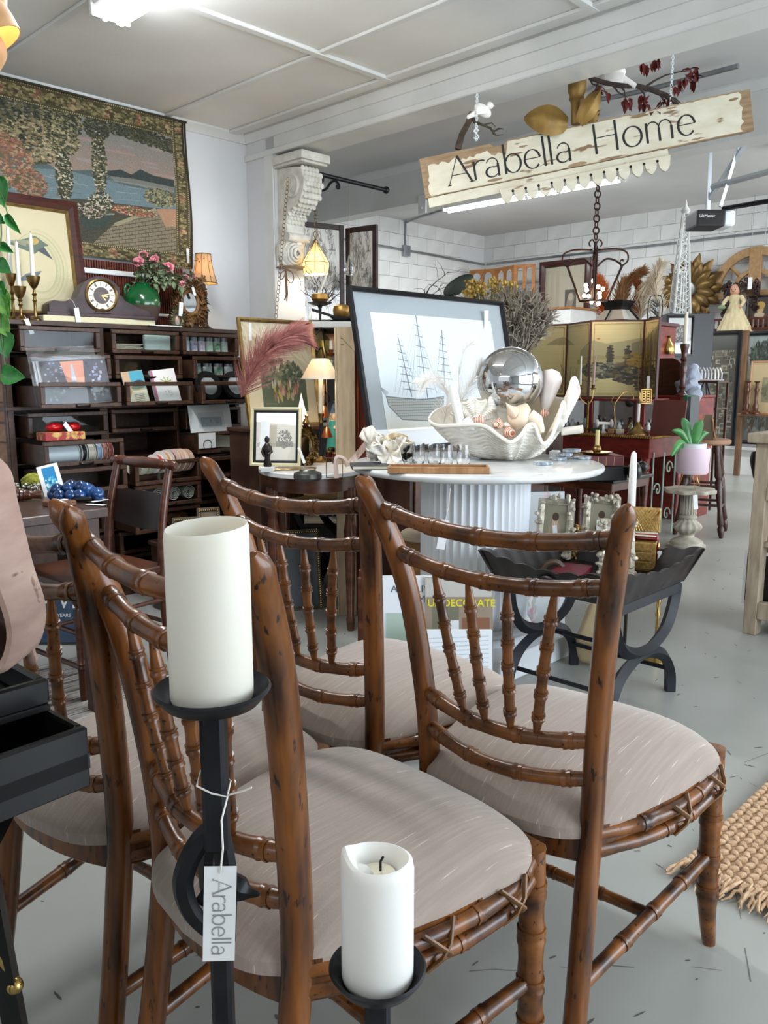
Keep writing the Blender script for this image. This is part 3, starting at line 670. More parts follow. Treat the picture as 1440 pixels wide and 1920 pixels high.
b.bx(CX0-.012,CX1+.012,CY0-.014,CY1,1.447,1.47);b.bx(CX0-.02,CX1+.02,CY0-.02,CY1,1.032,1.052);b.bx(CX0-.01,CX1+.01,CY0-.01,CY1,0.0,.09)
b.build('case',m_cab,cb,0,.002)
pn=None
for i in range(3):
 for j in range(14):
  loc=V((CX0-.003,CY0+.075+i*.105,.14+j*.098))-cb.location
  if pn is None:pn=MB().box((0,0,0),(.008,.097,.09)).build('side_panel',m_side,cb,0,.003);o=pn
  else:o=pn.copy();COL.objects.link(o)
  o.location=loc;o.parent=cb
b=WB(cb);b.bx(CX0-.012,CX0,CY0,CY0+.018,.09,1.447);b.build('stile',m_cab,cb,0,.002)
COLX={'L':(1.655,2.065),'M':(2.13,2.53),'R':(2.553,2.93)}
FR={'L':[4.05,3.95,3.86,4.02,3.86,3.84,4.08,4.10,4.10,4.10],'M':[4.05,4.03,3.93,4.10,None,3.88,3.885,3.90,4.08,4.10],'R':[4.05,3.95,3.88,4.05,3.94,3.86,4.02,4.0,4.06,4.1]}
proto={}
def drawer(c,r):
 y=FR[c][r]
 if y is None:return
 x0,x1=COLX[c];w=x1-x0;h=.122
 loc=V(((x0+x1)/2,y,ROWS[r]-h))-cb.location
 if c in proto:
  d=proto[c].copy();COL.objects.link(d);d.location=loc
  for q in proto[c].children:e=q.copy();COL.objects.link(e);e.parent=d
  return
 b=MB();D=.30
 b.bx(-w/2+.006,-w/2+.018,.015,D,.006,h*.86);b.bx(w/2-.018,w/2-.006,.015,D,.006,h*.86);b.bx(-w/2+.006,w/2-.006,.01,D,.004,.012);b.bx(-w/2+.006,w/2-.006,D-.01,D,.006,h*.86)
 d=b.build('drawer',m_cabx,cb,0,loc=loc);proto[c]=d
 b=MB();fw_=.021
 b.bx(-w/2,w/2,0,.02,0,fw_);b.bx(-w/2,w/2,0,.02,h-fw_,h);b.bx(-w/2,-w/2+fw_*1.1,0,.02,fw_,h-fw_);b.bx(w/2-fw_*1.1,w/2,0,.02,fw_,h-fw_)
 b.build('drawer_front',m_cabx,d,0,.003)
 MB().bx(-w/2+.02,w/2-.02,.009,.011,.018,h-.018).build('glass',g_dr,d,0)
 MB().tube(spline([(-.035,0,.012),(-.028,-.010,.008),(0,-.014,.006),(.028,-.010,.008),(.035,0,.012)],4),.004,6,flat=1.6).build('pull',mat('dark_pull','#1d1512',.35,.4),d)
for c in 'LMR':
 for r in range(10):drawer(c,r)
# contents of the drawers
m_paper=mat('cream_paper','#d8d2c0',.85,c2='#c9c2ae',sc_=(12,12,12));m_white=mat('clean_white_card','#e4e6e6',.7)
def sheet(name,label,cat,px0,py0,w,h,Y,tilt,m,th=.002,group=None,roll=0.,zb=None,yaw=0):
 p=gY(px0,py0,Y);t=T(name,label,cat,(p.x,Y,zb if zb else p.z),yaw,tilt,group,roll);return t
im=Img(240,180,'#3b3a44');im.rect(.03,.03,.97,.97,'#4b4a58');im.poly([(.30,.97),(.66,.97),(.62,.36),(.38,.36)],'#e59a7c');im.poly([(.34,.6),(.64,.6),(.6,.36),(.4,.36)],'#f0b792')
im.poly([(.44,.62),(.50,.62),(.52,.40),(.42,.40)],'#dfe0e8');im.poly([(.455,.9),(.485,.9),(.50,.62),(.44,.62)],'#c9cbd6');im.poly([(.32,.34),(.66,.34),(.86,.05),(.20,.05)],'#5a3f52')
for i in range(90):x=rnd.choice([rnd.uniform(.04,.3),rnd.uniform(.68,.95)]);y=rnd.uniform(.1,.95);im.rect(x,y,x+.03,y+rnd.uniform(.02,.07),rnd.choice(['#8f93b8','#2b2a33','#b7a6a8','#c9cdd8','#504f66']))
im.leaves(.15,.3,.12,.14,80,.02,['#2c2b31','#5b5a55','#7b6e6a']);im.leaves(.85,.28,.12,.14,80,.02,['#2c2b31','#5b5a55','#8d7b6a'])
m_tower=im.mat('tower_street_print',.4);g_slv=glass_mat('clear_sleeve',(.97,.97,.98),.10)
for k in range(4):
 y0=3.884+k*.008;t=T('art_print',['clear sleeved street and tower print at the front of the top drawers','clear sleeved print second from the front behind the tower print','clear sleeved print third from the front behind the tower print','tall empty clear sleeve standing at the back of the street prints'][k],'print',(1.862-.012*k,y0,1.064),0,.17,None,-.06)
 h=.225+(.055 if k==3 else .006*k)
 MB().bx(-.17,.17,0,.003,0,h).build('sleeve',g_slv,t,0)
 if k<3:quad('sheet',m_tower if k==0 else m_white,t,-.165,.165,.004,.218,.003,.003)
def card(label,x,y0,z,w,h,tilt,paint,yaw=0,roll=0,book=0.):
 t=T('greeting_card',label,'card',(x,y0,z),yaw,tilt,None,roll);quad('face',paint,t,-w/2,w/2,0,h,0,.002)
 MB().bx(-w/2,w/2,.0021,.006+book,0,h).build('back',m_white,t,0);return t
im=Img(80,110,'#c9a988');im.rect(.35,.45,1,1,'#4fa3b8');im.ell(.7,.62,.26,.09,'#2c3f4f');im.ell(.6,.5,.3,.07,'#6b7f6a');im.rect(0,0,1,.4,'#e9e2c9');im.poly([(0,0),(.3,.4),(0,.8)],'#b89a74')
for i in range(5):im.rect(.35,.08+i*.05,.8,.09+i*.05,'#7d7a6a')
card('greeting card with a blue bird and brown margin in the middle drawer',2.235,3.985,1.056,.125,.175,.22,im.mat('card_bird'),0,-.12)
im=Img(80,110,'#eeeae6');im.rect(0,0,.08,1,'#b76b86')
for a in range(7):im.line([(.55,.62),(.55+.22*math.cos(a*.9),.66+.12*math.sin(a*.9))],.03,'#8f9a3a')
im.leaves(.55,.3,.2,.1,22,.03,['#9aa08a','#bdbdb4','#d9d4cc'])
card('greeting card with olive blossom spray and pink spine in the middle drawer',2.415,3.985,1.056,.15,.185,.22,im.mat('card_blossom'),0,-.10,.012)
for i,x in enumerate((2.635,2.815)):
 t=T('round_mirror',['left','right'][i]+' one of two round black framed magnifying mirrors in the top drawers','mirror',(x,3.915,1.064),0,.3)
 b=MB();b.lathe([(.055,-.012),(.082,-.012),(.086,0),(.08,.012),(.055,.012),(.05,0),(.055,-.012)],28,(0,0,.086),Matrix.Rotation(PI/2,3,'X'));b.build('rim',mat('black_plastic','#131214',.3),t)
 b=MB();b.lathe([(0,-.004),(.056,-.004),(.056,.004),(0,.004)],28,(0,0,.086),Matrix.Rotation(PI/2,3,'X'));b.build('mirror_glass',mat('bright_mirror','#dfe3e6',.3,.6),t)
def jar(label,x,y,z,r,h,c,group):
 t=T('glass_jar',label,'jar',(x,y,z),0,0,group)
 MB().lathe([(0,0),(r,0),(r,h*.72),(r*.85,h*.76),(0,h*.76)],14).build('contents',mat('jar_'+c,c,.35,c2='#e7ecec',sc_=(30,30,30)),t);MB().lathe([(0,h*.76),(r*.9,h*.76),(r*.92,h),(0,h)],14).build('lid',m_grey_metal,t)
for i,c in enumerate(['#b7cfd6','#8f7fa8','#b9a3c0','#a9c9b4','#2f7a4a','#9fb7a4']):jar('small glass jar of '+['pale blue','violet','lilac','mint','deep green','sage'][i]+' stuff in the top right drawer',2.61+i*.052,4.115,1.334,.022,.085,c,'small jars in the top right drawer')
for i,c in enumerate(['#8fb0a8','#9fb6b0','#5f9070','#c3cbc8']):jar('silver lidded glass jar of '+['teal','grey green','leaf green','white'][i]+' stuff in the second right drawer',2.62+i*.072,4.03,1.20,.027,.07,c,'silver lidded jars in the second right drawer')
t=T('paper_stack','loose stack of cream papers inside the top middle drawer','papers',(2.24,4.16,1.335))
for k in range(6):MB().box((rnd.uniform(-.01,.01),rnd.uniform(-.01,.01),.003+.006*k),(.17,.14,.003),(0,0,rnd.uniform(-.08,.08))).build('sheet',m_paper,t,0)
t=T('paper_stack','pale translucent paper bag standing inside the top middle drawer','papers',(2.43,4.12,1.334));MB().box((0,0,.045),(.16,.03,.085)).build('bag',mat('pale_bag','#b9c6bf',.6),t,0,.006)
def spool(label,x,y,z,r,w,c,yaw,group,c2='#e4ddd2',tilt=0.):
 t=T('ribbon_spool',label,'ribbon',(x,y,z),yaw,0,group,tilt);M=Matrix.Rotation(PI/2,3,'Y')
 MB().lathe([(.012,-w/2),(r*.86,-w/2),(r*.86,w/2),(.012,w/2)],22,(0,0,r),M).build('ribbon',mat('ribbon_'+c,c,.35),t)
 for s in(-1,1):MB().lathe([(.008,s*w/2),(r,s*w/2),(r,s*(w/2+.003)),(.008,s*(w/2+.003))],22,(0,0,r),M).build('flange',mat('flange_'+c2,c2,.6),t)
gs='ribbon spools in the left drawer'
for i,(x,w,c,n,c2)in enumerate([(1.765,.15,'#dfe7ee','wide white','#f0f0ee'),(1.868,.022,'#14151a','black','#dcdcda'),(1.908,.03,'#dcd0c0','cream','#e9e4da'),(1.948,.02,'#9fb0cc','pale blue','#dfe2e6'),(1.978,.018,'#b8766a','dusky pink','#caa49a'),(2.008,.018,'#8d3f38','rust red','#b88378')]):
 spool(n+' ribbon spool lying in the left drawer under the red box',x,3.935,.774,.05,w,c,0,gs,c2)
gs='ribbon spools in the open middle drawer'
for i,(x,r,w,c,n,c2,yw)in enumerate([(2.165,.042,.03,'#d8cfae','cream and gold','#cfc9b4',.7),(2.205,.045,.03,'#c9b545','yellow patterned','#e2dcc8',.6),(2.245,.038,.024,'#cdc8ba','ivory','#e5e2da',.4),(2.285,.052,.03,'#b4312e','bright red','#efe9e0',.3),(2.325,.06,.028,'#c48c4a','amber','#e6e2dc',.3),(2.362,.062,.022,'#7d3a34','wine red','#dccfc8',.3),(2.398,.062,.02,'#c29a86','rose beige','#e0c8b8',.3),(2.432,.062,.018,'#dfd8cf','off white','#e9c9b4',.3),(2.468,.06,.018,'#b9a79a','taupe','#d9b59f',.3)]):
 spool(n+' ribbon spool standing in the open middle drawer of the cabinet',x,3.945,.684,r,w,c,yw,gs,c2)
m_roll=mat('white_cloth_roll','#dedad0',.9)
def rollthing(label,x,y,z,r,L,m,group):
 t=T('fabric_roll',label,'roll',(x,y,z),0,0,group)
 P=[(r*(1-.75*i/40)*math.cos(i*.5),0,r+r*(1-.75*i/40)*math.sin(i*.5))for i in range(41)]
 b=MB()
 vs=[(p[0],yy,p[2])for yy in(0,L)for p in P];n=len(P);b.add(vs,[(i,i+1,n+i+1,n+i)for i in range(n-1)]);b.build('rolled_cloth',m,t,60,thick=.003)
for i in range(4):rollthing(['leftmost','second from left','second from right','rightmost'][i]+' of the white cloth rolls in the middle drawer',2.19+i*.095,3.925,.524,.041,.22,m_roll,'white cloth rolls')
m_tan=mat('tan_wood_roll','#a06b3c',.6,c2='#8a5730',sc_=(20,20,20))
for i in range(3):rollthing(['left','middle','right'][i]+' one of three tan paper rolls in the lower middle drawer',2.30+i*.07,3.94,.39,.034,.22,m_tan,'tan paper rolls')
t=T('gift_box','flat gilt and red patterned box resting on the left ribbon drawer','box',(1.77,3.925,.893));MB().bx(-.10,.10,-.05,.05,0,.04).build('box',mat('gilt_red_paper','#9c2a26',.45,c2='#c9a45a',sc_=(30,30,30),lo=.5,hi=.6),t,0,.003)
t=T('gift_box','red glittered ornament pair lying on the gilt box','ornament',(1.78,3.925,.933));MB().ell((-.04,0,.022),(.045,.03,.022),14,8).build('ornament',mat('red_glitter','#b3141a',.25,.3),t);MB().ell((.055,.005,.02),(.04,.028,.02),14,8).build('ornament',mat('red_glitter','#b3141a',.25,.3),t)
tagcard('white price tag lying over the red glittered ornament',(1.775,3.89,.975),.024,.08,.3,-.7)
im=Img(120,80,'#dfe5e3');im.rect(.2,.15,.82,.72,'#c9d2d3');im.rect(.27,.2,.76,.55,'#9fabb4')
for i in range(30):im.rect(rnd.uniform(.28,.7),rnd.uniform(.2,.45),rnd.uniform(.3,.75),rnd.uniform(.3,.5),rnd.choice(['#8b98a4','#b2bcc2','#7d8994']),.4)
t=T('art_print','mounted pale grey engraving leaning in the right hand drawer','print',(2.69,4.0,.885),0,.18);quad('sheet',im.mat('engraving_print'),t,-.14,.14,0,.155,0,.003)
t=T('envelope','cream envelope lying inside the right hand drawer','envelope',(2.73,3.985,.79));MB().box((0,0,.04),(.3,.004,.07),(.2,.08,0)).build('paper',m_paper,t,0)
t=T('note_card','white note clipped on the right drawer beside a wire ring','card',(2.61,3.935,.80));MB().bx(-.055,.055,-.001,.001,0,.085).build('card',m_white,t,0);MB().tube([(.028*math.cos(a),-.004,.02+.028*math.sin(a))for a in[i*PI/8 for i in range(16)]],.0016,5,closed=True).build('wire_ring',m_brass,t)
t=T('notepad','white notepad block leaning out of the lower right drawer','notepad',(2.83,3.885,.645),-.1,.1);MB().bx(-.07,.07,0,.02,0,.16).build('pages',m_white,t,0,.002);MB().bx(-.072,.072,-.002,.022,.135,.163).build('binding',m_paper,t,0,.002)
# on top of the cabinet
ZC=1.47
def taper(label,loc,h,r=.0105,m=None,cup=0):
 t=T('taper_candle',label,'candle',loc);MB().lathe([(0,0),(r,0),(r*.85,h*.8),(r*.6,h*.97),(.002,h),(0,h)],12).build('wax',m or m_wax2,t);MB().tube([(0,0,h),(.001,0,h+.008)],.001,5).build('wick',mat('burnt_wick','#241d18',.9),t);return t
def brass_stick(label,loc,h,rb=.034,rc=.026,cup=.05,m=None):
 t=T('candlestick',label,'candlestick',loc);m=m or m_brass
 MB().lathe([(0,0),(rb,0),(rb,.006),(rb*.6,.014),(.008,.024),(.007,h*.42),(.012,h*.46),(.007,h*.5),(.0075,h*.56),(.013,h*.6),(.007,h*.64),(.006,h-cup-.012),(.012,h-cup-.004),(rc*.55,h-cup+.004),(rc*.85,h-cup*.5),(rc,h),(rc*.9,h-.002),(rc*.5,h-cup*.5),(0,h-cup*.55)],20).build('stem',m,t,50);return t
for i,(x,ys,yt,lab)in enumerate([(20,513,420,'back'),(36,537,448,'shortest'),(62,518,433,'tallest')]):
 p=gY(x,ys,4.17+.07*(i==0));brass_stick(['back one of the brass goblet candlesticks at the left end of the cabinet','shorter front brass goblet candlestick at the left end of the cabinet','brass goblet candlestick nearest the mantel clock'][i],(p.x,p.y,ZC),p.z-ZC,.03,.033 if i else .026)
 taper(['white taper candle in the back brass candlestick','white taper candle in the shorter front brass candlestick','white taper candle in the brass candlestick nearest the clock'][i],(p.x,p.y,p.z-.03),gY(x-4,yt,p.y).z-p.z+.02,.011)
tagcard('white tag hanging over the cabinet edge below the brass candlesticks',gY(49,598,4.09),.022,.075,0,-.35)
t=T('cream_board','thick cream board lying under the mantel clock on the cabinet','board',gY(175,606,4.22)+V((0,0,-.012)))
t.location.z=ZC;MB().bx(-.31,.31,-.10,.10,0,.03).build('board',mat('cream_card','#cfc8a6',.7),t,0,.003)
m_bake=mat('dark_bakelite','#241518',.42,c2='#3d2628',sc_=(20,20,20),bump=.06,bsc=(90,90,90),bdist=.002)
pc=gY(185,590,4.2);ck=T('mantel_clock','dark brown humped mantel clock with cream numeral ring on the cabinet','clock',(pc.x,4.2,ZC+.03),-.12)
Q=[(-.27,0),(.27,0),(.27,.035),(.262,.05)]+[(.262-.14*i/10,.05+.05*(i/10)**1.5)for i in range(1,11)]+[(.122-.03*i/4,.10+.03*i/4+.01*math.sin(i))for i in range(1,4)]
Q+=[(.115*math.cos(a),.10+.115*math.sin(a)*.98)for a in[math.radians(25+130*i/16)for i in range(17)]]+[(-.122-.0*i,.105)for i in range(1)]+[(-.122-.12*(i/8),.10-.012*math.sin(i/8*PI)-.02*(i/8))for i in range(1,9)]+[(-.27,.06)]
MB().prism(Q,-.055,.055).build('case',m_bake,ck,40,.006,seg=2)
MB().bx(-.285,.285,-.065,.06,0,.022).build('plinth',m_bake,ck,0,.006,seg=2)
MB().prism([(-.05,.022),(.05,.022),(.02,.045),(0,.05),(-.02,.045)],-.062,-.055).build('carving',m_bake,ck,30,.003)
MY=Matrix.Rotation(PI/2,3,'X')
MB().lathe([(.072,0),(.083,.002),(.086,.010),(.078,.014),(.072,.010),(.072,0)],36,(.0,-.052,.115),MY).build('bezel',m_brass,ck)
im=Img(160,160,'#33221f');im.ell(.5,.5,.5,.5,'#e6dfc6');im.ell(.5,.5,.29,.29,'#5b4235');im.ell(.5,.5,.27,.27,'#3a2825');im.ell(.5,.5,.13,.13,'#4a332c')
NUM={}
for k in range(12):
 a=PI/2-k*PI/6
 for d in(-.022,0,.022)[:1+(k%3)]:im.line([(.5+.34*math.cos(a)+d*math.sin(a),.5+.34*math.sin(a)-d*math.cos(a)),(.5+.45*math.cos(a)+d*math.sin(a),.5+.45*math.sin(a)-d*math.cos(a))],.018,'#3b3226')
b=MB();b.add([(.074*a,-.058,.115+.074*c)for a,c in circ(36)],[tuple(range(36))]);b.build('dial',im.mat('clock_dial',.35),ck,0,uvq=(-.074,.041,.148,.148))
b=MB();b.prism([(-.003,.115),(.003,.115),(.022,.093),(.018,.089)],-.0605,-.059);b.prism([(0,.118),(0,.111),(.048,.125),(.05,.129)],-.0605,-.0595);b.prism([(0,.119),(0,.112),(.03,.107),(.032,.113)],-.0612,-.060);b.build('hands',m_brass2,ck,0)
tagcard('white tag hanging from the front of the mantel clock',gY(143,577,4.11),.026,.085,0,-.12,None,[(0,-.001,-.006),(-.01,0,.03),(-.02,.005,.045),(-.035,.01,.046)])
pr=gY(172,590,4.27);pt_=gY(155,388,4.36)
m_mahog=mat('mahogany_frame','#2c100c',.3,c2='#4a1c14',sc_=(8,8,40),coat=.3);m_gilt=mat('gilt_edge','#a98b52',.4,.7,c2='#7d6338',sc_=(20,20,20))
im=Img(320,320,'#d0c39c')
for i in range(60):im.ell(rnd.random(),rnd.random(),.12,.1,rnd.choice(['#d6caa4','#c8b98f','#d3c6a0']),.25)
for i in range(20):
 a0=rnd.uniform(0,1);im.line([(p[0],p[1])for p in arc(.74,.44,.13+.1*a0,.24+.13*a0,-100+rnd.uniform(-30,30),150+rnd.uniform(-70,20),24)],.006,rnd.choice(['#a5a878','#b3b488','#98a06c','#bdb98c']),.35)
im.poly([(.52,.64),(.66,.70),(.74,.74),(.80,.69),(.84,.66),(.80,.64),(.72,.56),(.62,.60)],'#5d6b5c');im.ell(.72,.68,.05,.03,'#c2a04c',.9,.5);im.poly([(.50,.66),(.68,.69),(.66,.63)],'#8d8f74');im.poly([(.74,.60),(.86,.52),(.80,.64)],'#3c4750');im.poly([(.56,.28),(.64,.36),(.76,.40),(.70,.30)],'#5e6b70')
W2,H2=.80,pt_.z-ZC-.0
picture('framed_picture','mahogany framed bird painting with gilt inner edge leaning on the cabinet','picture',(pr.x-.405,4.27,ZC),.80,.645,0,.13,m_mahog,im.mat('bird_print'),.05,.03,.0,None,True,inner=(.014,m_gilt))
m_slat=mat('red_brown_slat','#4a1d14',.45,c2='#6b3020',sc_=(30,30,30))
t=T('slatted_screen','red brown ribbed slat screen with a white rail leaning behind the vase','screen',(2.42,4.40,ZC),0,.02);b=MB()
for i in range(46):b.cyl((-.30+i*.0148,0,0),(-.30+i*.0148,0,.36),.0062,n=6)
stuff(b.build('slats',m_slat,t));MB().bx(-.31,.375,.006,.012,0,.36).build('backing',m_dark,t,0)
MB().bx(-.30,.37,-.018,-.006,.285,.312).build('rail',m_white,t,0,.003);MB().bx(-.30,.37,-.018,-.006,.075,.09).build('rail',m_white,t,0,.003)
pv=gY(264,605,4.27);t=T('vase','round green glazed vase with bare brown base holding pink roses','vase',(pv.x,4.25,ZC));s=px(pv)
b=MB();b.lathe([(.055,.0),(.062,.0),(.085,.05),(.098,.095),(.102,.115)],32);b.build('unglazed_base',mat('brown_clay','#4a3a32',.8),t)
b=MB();b.lathe([(.102,.115),(.103,.13),(.098,.165),(.08,.2),(.05,.222),(.042,.232),(.048,.24),(.040,.238),(.036,.225),(.02,.2)],32);b.build('glaze',mat('green_glaze','#0d4a22',.12,c2='#136030',sc_=(8,8,8),coat=.6),t)
MB().tube(spline([(-.06,0,.215),(-.085,0,.225),(-.1,0,.2),(-.097,0,.175)],4),.007,8).build('handle',mat('green_glaze','#0d4a22'),t)
m_pink=mat('pink_petal','#d9788a',.6,c2='#e8a0aa',sc_=(40,40,40));m_leaf=mat('rose_leaf','#5a6b4a',.6,c2='#83926e',sc_=(20,20,20));m_stem=mat('green_stem','#55703f',.6)
def petal(b,c,d,r,o):
 d=V(d).normalized();x=d.orthogonal().normalized()if abs(d.z)>.95 else d.cross(UP).normalized();y=x.cross(d)
 b.grid(lambda u,v:V(c)+x*r*(u*2-1)*(1-.4*v*v)*.8+y*r*(v*1.3-.5)+d*(o-.5*r*((u*2-1)**2)*.7-.25*r*(v-.5)**2),5,4)
def rose(b,c,r):
 d=(UP*.55-FW+RT*rnd.uniform(-.5,.5)).normalized();x=d.cross(UP).normalized();y=x.cross(d);b.ell(c,r*.3,8,6)
 for l in range(4):
  q=(.38+.2*l)*r;ph=l*1.3
  b.grid(lambda u,v:V(c)+(x*math.cos(2*PI*u)+y*math.sin(2*PI*u))*(q*(.5+.5*v**.6)*(1+.10*math.sin(2*PI*u*(3+l)+ph)))+d*(r*(-.35+.75*v-.16*l*v*v+.05*math.sin(2*PI*u*(3+l)+ph))),22,5,cu=True)
def leafq(b,p,d,l,w,bend=.3,up=None):
 p=V(p);d=V(d).normalized();x=d.cross(V(up)if up else UP)
 x=x.normalized()if x.length>.05 else V((1,0,0));n=x.cross(d)
 q=lambda t,s,h:p+d*l*t+x*w*s-n*l*bend*t*t+n*h
 b.add([q(0,0,0),q(.3,-.5,.1*w),q(.3,0,0),q(.3,.5,.1*w),q(.65,-.42,.1*w),q(.65,0,0),q(.65,.42,.1*w),q(1,0,0)],[(0,1,2),(0,2,3),(1,4,5,2),(2,5,6,3),(4,7,5),(5,7,6)])
t2=T('rose_spray','spray of pink roses with green leaves in the green vase','flowers',(pv.x,4.25,ZC+.22));o0=t2.location.copy()
bl=MB();bs=MB()
for(x,y,yy,r)in((259,490,4.2,.026),(269,477,4.24,.022),(288,487,4.18,.028),(316,500,4.17,.026),(348,520,4.18,.017),(341,532,4.16,.018),(361,517,4.2,.016),(297,475,4.3,.01)):
 p=gY(x,y,yy)-o0;r*=1.2;b=MB();rose(b,p,r);b.build('rose',m_pink,t2,60,thick=.0008)
 Q=spline([(0,0,-.02),p*.5+V((0,0,.03)),p-V((0,0,r*.4))],4);bs.tube(Q,.0025,5)
 for q in Q[3:]:
  for _ in range(3):leafq(bl,q,(rnd.uniform(-1,1),rnd.uniform(-1,.3),rnd.uniform(-.6,.6)),.045,.028)
for _ in range(26):leafq(bl,(rnd.uniform(-.06,.12),rnd.uniform(-.05,.03),rnd.uniform(.0,.07)),(rnd.uniform(-1,1),rnd.uniform(-1,.2),rnd.uniform(-.5,.8)),.05,.03)
for _ in range(50):f=rnd.random();leafq(bl,(.04+.2*f,-.05,.04-.02*f+rnd.uniform(-.03,.03)),(rnd.uniform(-.5,1),rnd.uniform(-1,.2),rnd.uniform(-.6,.5)),.045,.026)
bs.build('stem',m_stem,t2);stuff(bl.build('foliage',m_leaf,t2,0))
m_carve=mat('carved_brown_gilt','#5d3d22',.5,.2,c2='#8a6234',sc_=(50,50,50))
def oval_frame(name,label,loc,w,h,bw,m,face,yaw,tilt,curls=0,cat='mirror',wob=0.,thick=.012):
 t=T(name,label,cat,loc,yaw,tilt);P=[(w/2*math.cos(a),0,h/2+h/2*math.sin(a))for a in[2*PI*i/40 for i in range(40)]]
 MB().tube(P,thick,8,closed=True).build('rim',m,t)
 b=MB();b.add([(w/2*a,.004,h/2+h/2*c)for a,c in circ(40)],[tuple(range(40))]);b.build('face',face,t,0,uvq=(-w/2,0,w,h),thick=.004)
 if curls:
  b=MB()
  for i in range(curls):
   a=2*PI*(i+.5*rnd.random())/curls;f=rnd.uniform(.3,1);c=V(((w/2+bw*f)*math.cos(a),rnd.uniform(-.012,.004),h/2+(h/2+bw*f)*math.sin(a)))
   b.tube([c+V((.010*(1-k/7)*math.cos(k*1.1+a),-.002*k,.010*(1-k/7)*math.sin(k*1.1+a)))for k in range(7)],[.0055,.005,.005,.0045,.004,.003,.002],5)
   leafq(b,c,(math.cos(a),-.4,math.sin(a)),.03,.02)
  stuff(b.build('carved_scrolls',m,t))
 return t
m_mirror=mat('mirror','#dfe3e6',.03,1.)
pm=gY(352,622,4.25);t=oval_frame('carved_mirror','pierced carved wooden frame with an oval mirror on the cabinet',(pm.x+.02,4.24,ZC+.085),.10,.135,.05,m_carve,m_mirror,-.25,.12,150)
b=MB()
for i in range(120):
 x=rnd.uniform(-.10,.10);z=rnd.uniform(-.07,.225)
 if(x/.06)**2+((z-.068)/.085)**2<1:continue
 b.tube([(x+.012*(1-k/7)*math.cos(k*1.2+i),.003-.002*k,z+.012*(1-k/7)*math.sin(k*1.2+i))for k in range(7)],[.006,.0055,.005,.0045,.004,.003,.002],5)
stuff(b.build('leaf_carving',m_carve,t));MB().prism([(-.09,-.075),(.10,-.075),(.105,.18),(.06,.22),(-.05,.22),(-.095,.17)],.008,.014).build('backboard',mat('dark_carved','#2e1d12',.7),t,0)
im=Img(60,80,'#4d4a3e');im.ell(.5,.45,.2,.25,'#b28d74');im.ell(.5,.6,.1,.12,'#d1ae94');im.ell(.5,.25,.25,.12,'#8d8a86')
po=gY(334,612,4.13);oval_frame('oval_portrait','small oval portrait in a dark filigree frame on the cabinet edge',(po.x,4.13,ZC),.062,.088,.006,mat('dark_filigree','#3d3a2d',.4,.6,c2='#6b6444',sc_=(60,60,60)),im.mat('oval_portrait_print'),-.2,.2,34,'picture')
t=T('white_card_strip','white paper strip lying on the cabinet edge by the oval portrait','card',gY(308,618,4.1));t.location.z=ZC;MB().bx(-.1,.1,-.02,.02,0,.004).build('strip',m_white,t,0)
tagcard('white tag tied on the oval portrait frame',gY(340,567,4.12),.024,.075,-.1,.1);tagcard('small white tag on the top of the carved mirror',gY(361,538,4.2),.016,.05,-.1,-.3);tagcard('white tag hanging by the top of the rose shaded lamp',gY(352,466,4.41),.018,.085,0,0)
def shade(b,h,r0,r1,n=24,scallop=0.,flare=0.):
 b.grid(lambda u,v:((r0+(r1-r0)*(1-v)**(1+flare))*math.cos(2*PI*u),(r0+(r1-r0)*(1-v)**(1+flare))*math.sin(2*PI*u),h*v+(scallop*abs(math.sin(u*PI*6))if v<.01 else 0)),n,8,cu=True);return b
def glow(name,loc,power,col=(1,.72,.4),r=.03):
 l=bpy.data.lights.new(name,'POINT');l.energy=power;l.color=col;l.shadow_soft_size=r;o=bpy.data.objects.new(name,l);COL.objects.link(o);o.location=loc
pl=gY(386,625,4.33);zsh=gY(384,531,4.33).z;zst=gY(384,477,4.33).z
t=T('shaded_lamp','small lit table lamp with a peach rose patterned shade on the cabinet','lamp',(pl.x,4.33,ZC))
MB().lathe([(0,0),(.045,0),(.045,.012),(.02,.03),(.012,.06),(.02,.1),(.012,.14),(.016,zsh-ZC-.03),(.010,zsh-ZC-.03)],16).build('base',mat('dark_bronze','#2c2622',.4,.6),t);MB().cyl((0,0,zsh-ZC-.035),(0,0,zsh-ZC+.02),.016,n=12).build('candle_tube',m_wax,t)
sh=shade(MB(),zst-zsh,.044,.078,24,0,.8)
im=Img(200,80,'#d9a26c')
for i in range(50):im.leaves(rnd.random(),rnd.choice([.2,.75])+rnd.uniform(-.1,.1),.03,.05,6,.02,['#b5573f','#8d6a3a','#c98b5c','#6d5a34'])
sh.build('lamp_shade',shade_mat('peach_shade','#cdb592',trans=.35),t,60,loc=(0,0,zsh-ZC),thick=.001)
b=MB();b.tube([(.079*a,.079*c,zsh-ZC)for a,c in circ(24)],.003,5,closed=True);b.tube([(.045*a,.045*c,zst-ZC)for a,c in circ(24)],.003,5,closed=True)
for k in range(8):a=k*PI/4;b.tube([((.046+(.033)*(1-v)**1.8)*math.cos(a),(.046+.033*(1-v)**1.8)*math.sin(a),zsh-ZC+(zst-zsh)*v)for v in[i/6 for i in range(7)]],.0018,4)
stuff(b.build('shade_trim',mat('bronze_braid','#7a5630',.7),t))
b=MB()
for _ in range(70):
 u=rnd.uniform(0,2*PI);v=rnd.choice([.12,.2,.8])+rnd.uniform(-.08,.08);rr=.0455+.034*(1-v)**1.8;c=V((rr*math.cos(u),rr*math.sin(u),zsh-ZC+(zst-zsh)*v));leafq(b,c,(rnd.uniform(-1,1),rnd.uniform(-1,1),rnd.uniform(-1,1)),.012,.009)
stuff(b.build('rose_motif',shade_mat('rose_motif','#9c4a34',trans=.5),t))
glow('rose_lamp_glow',(pl.x,4.33,(zsh+zst)/2),2.2,(1,.72,.42))
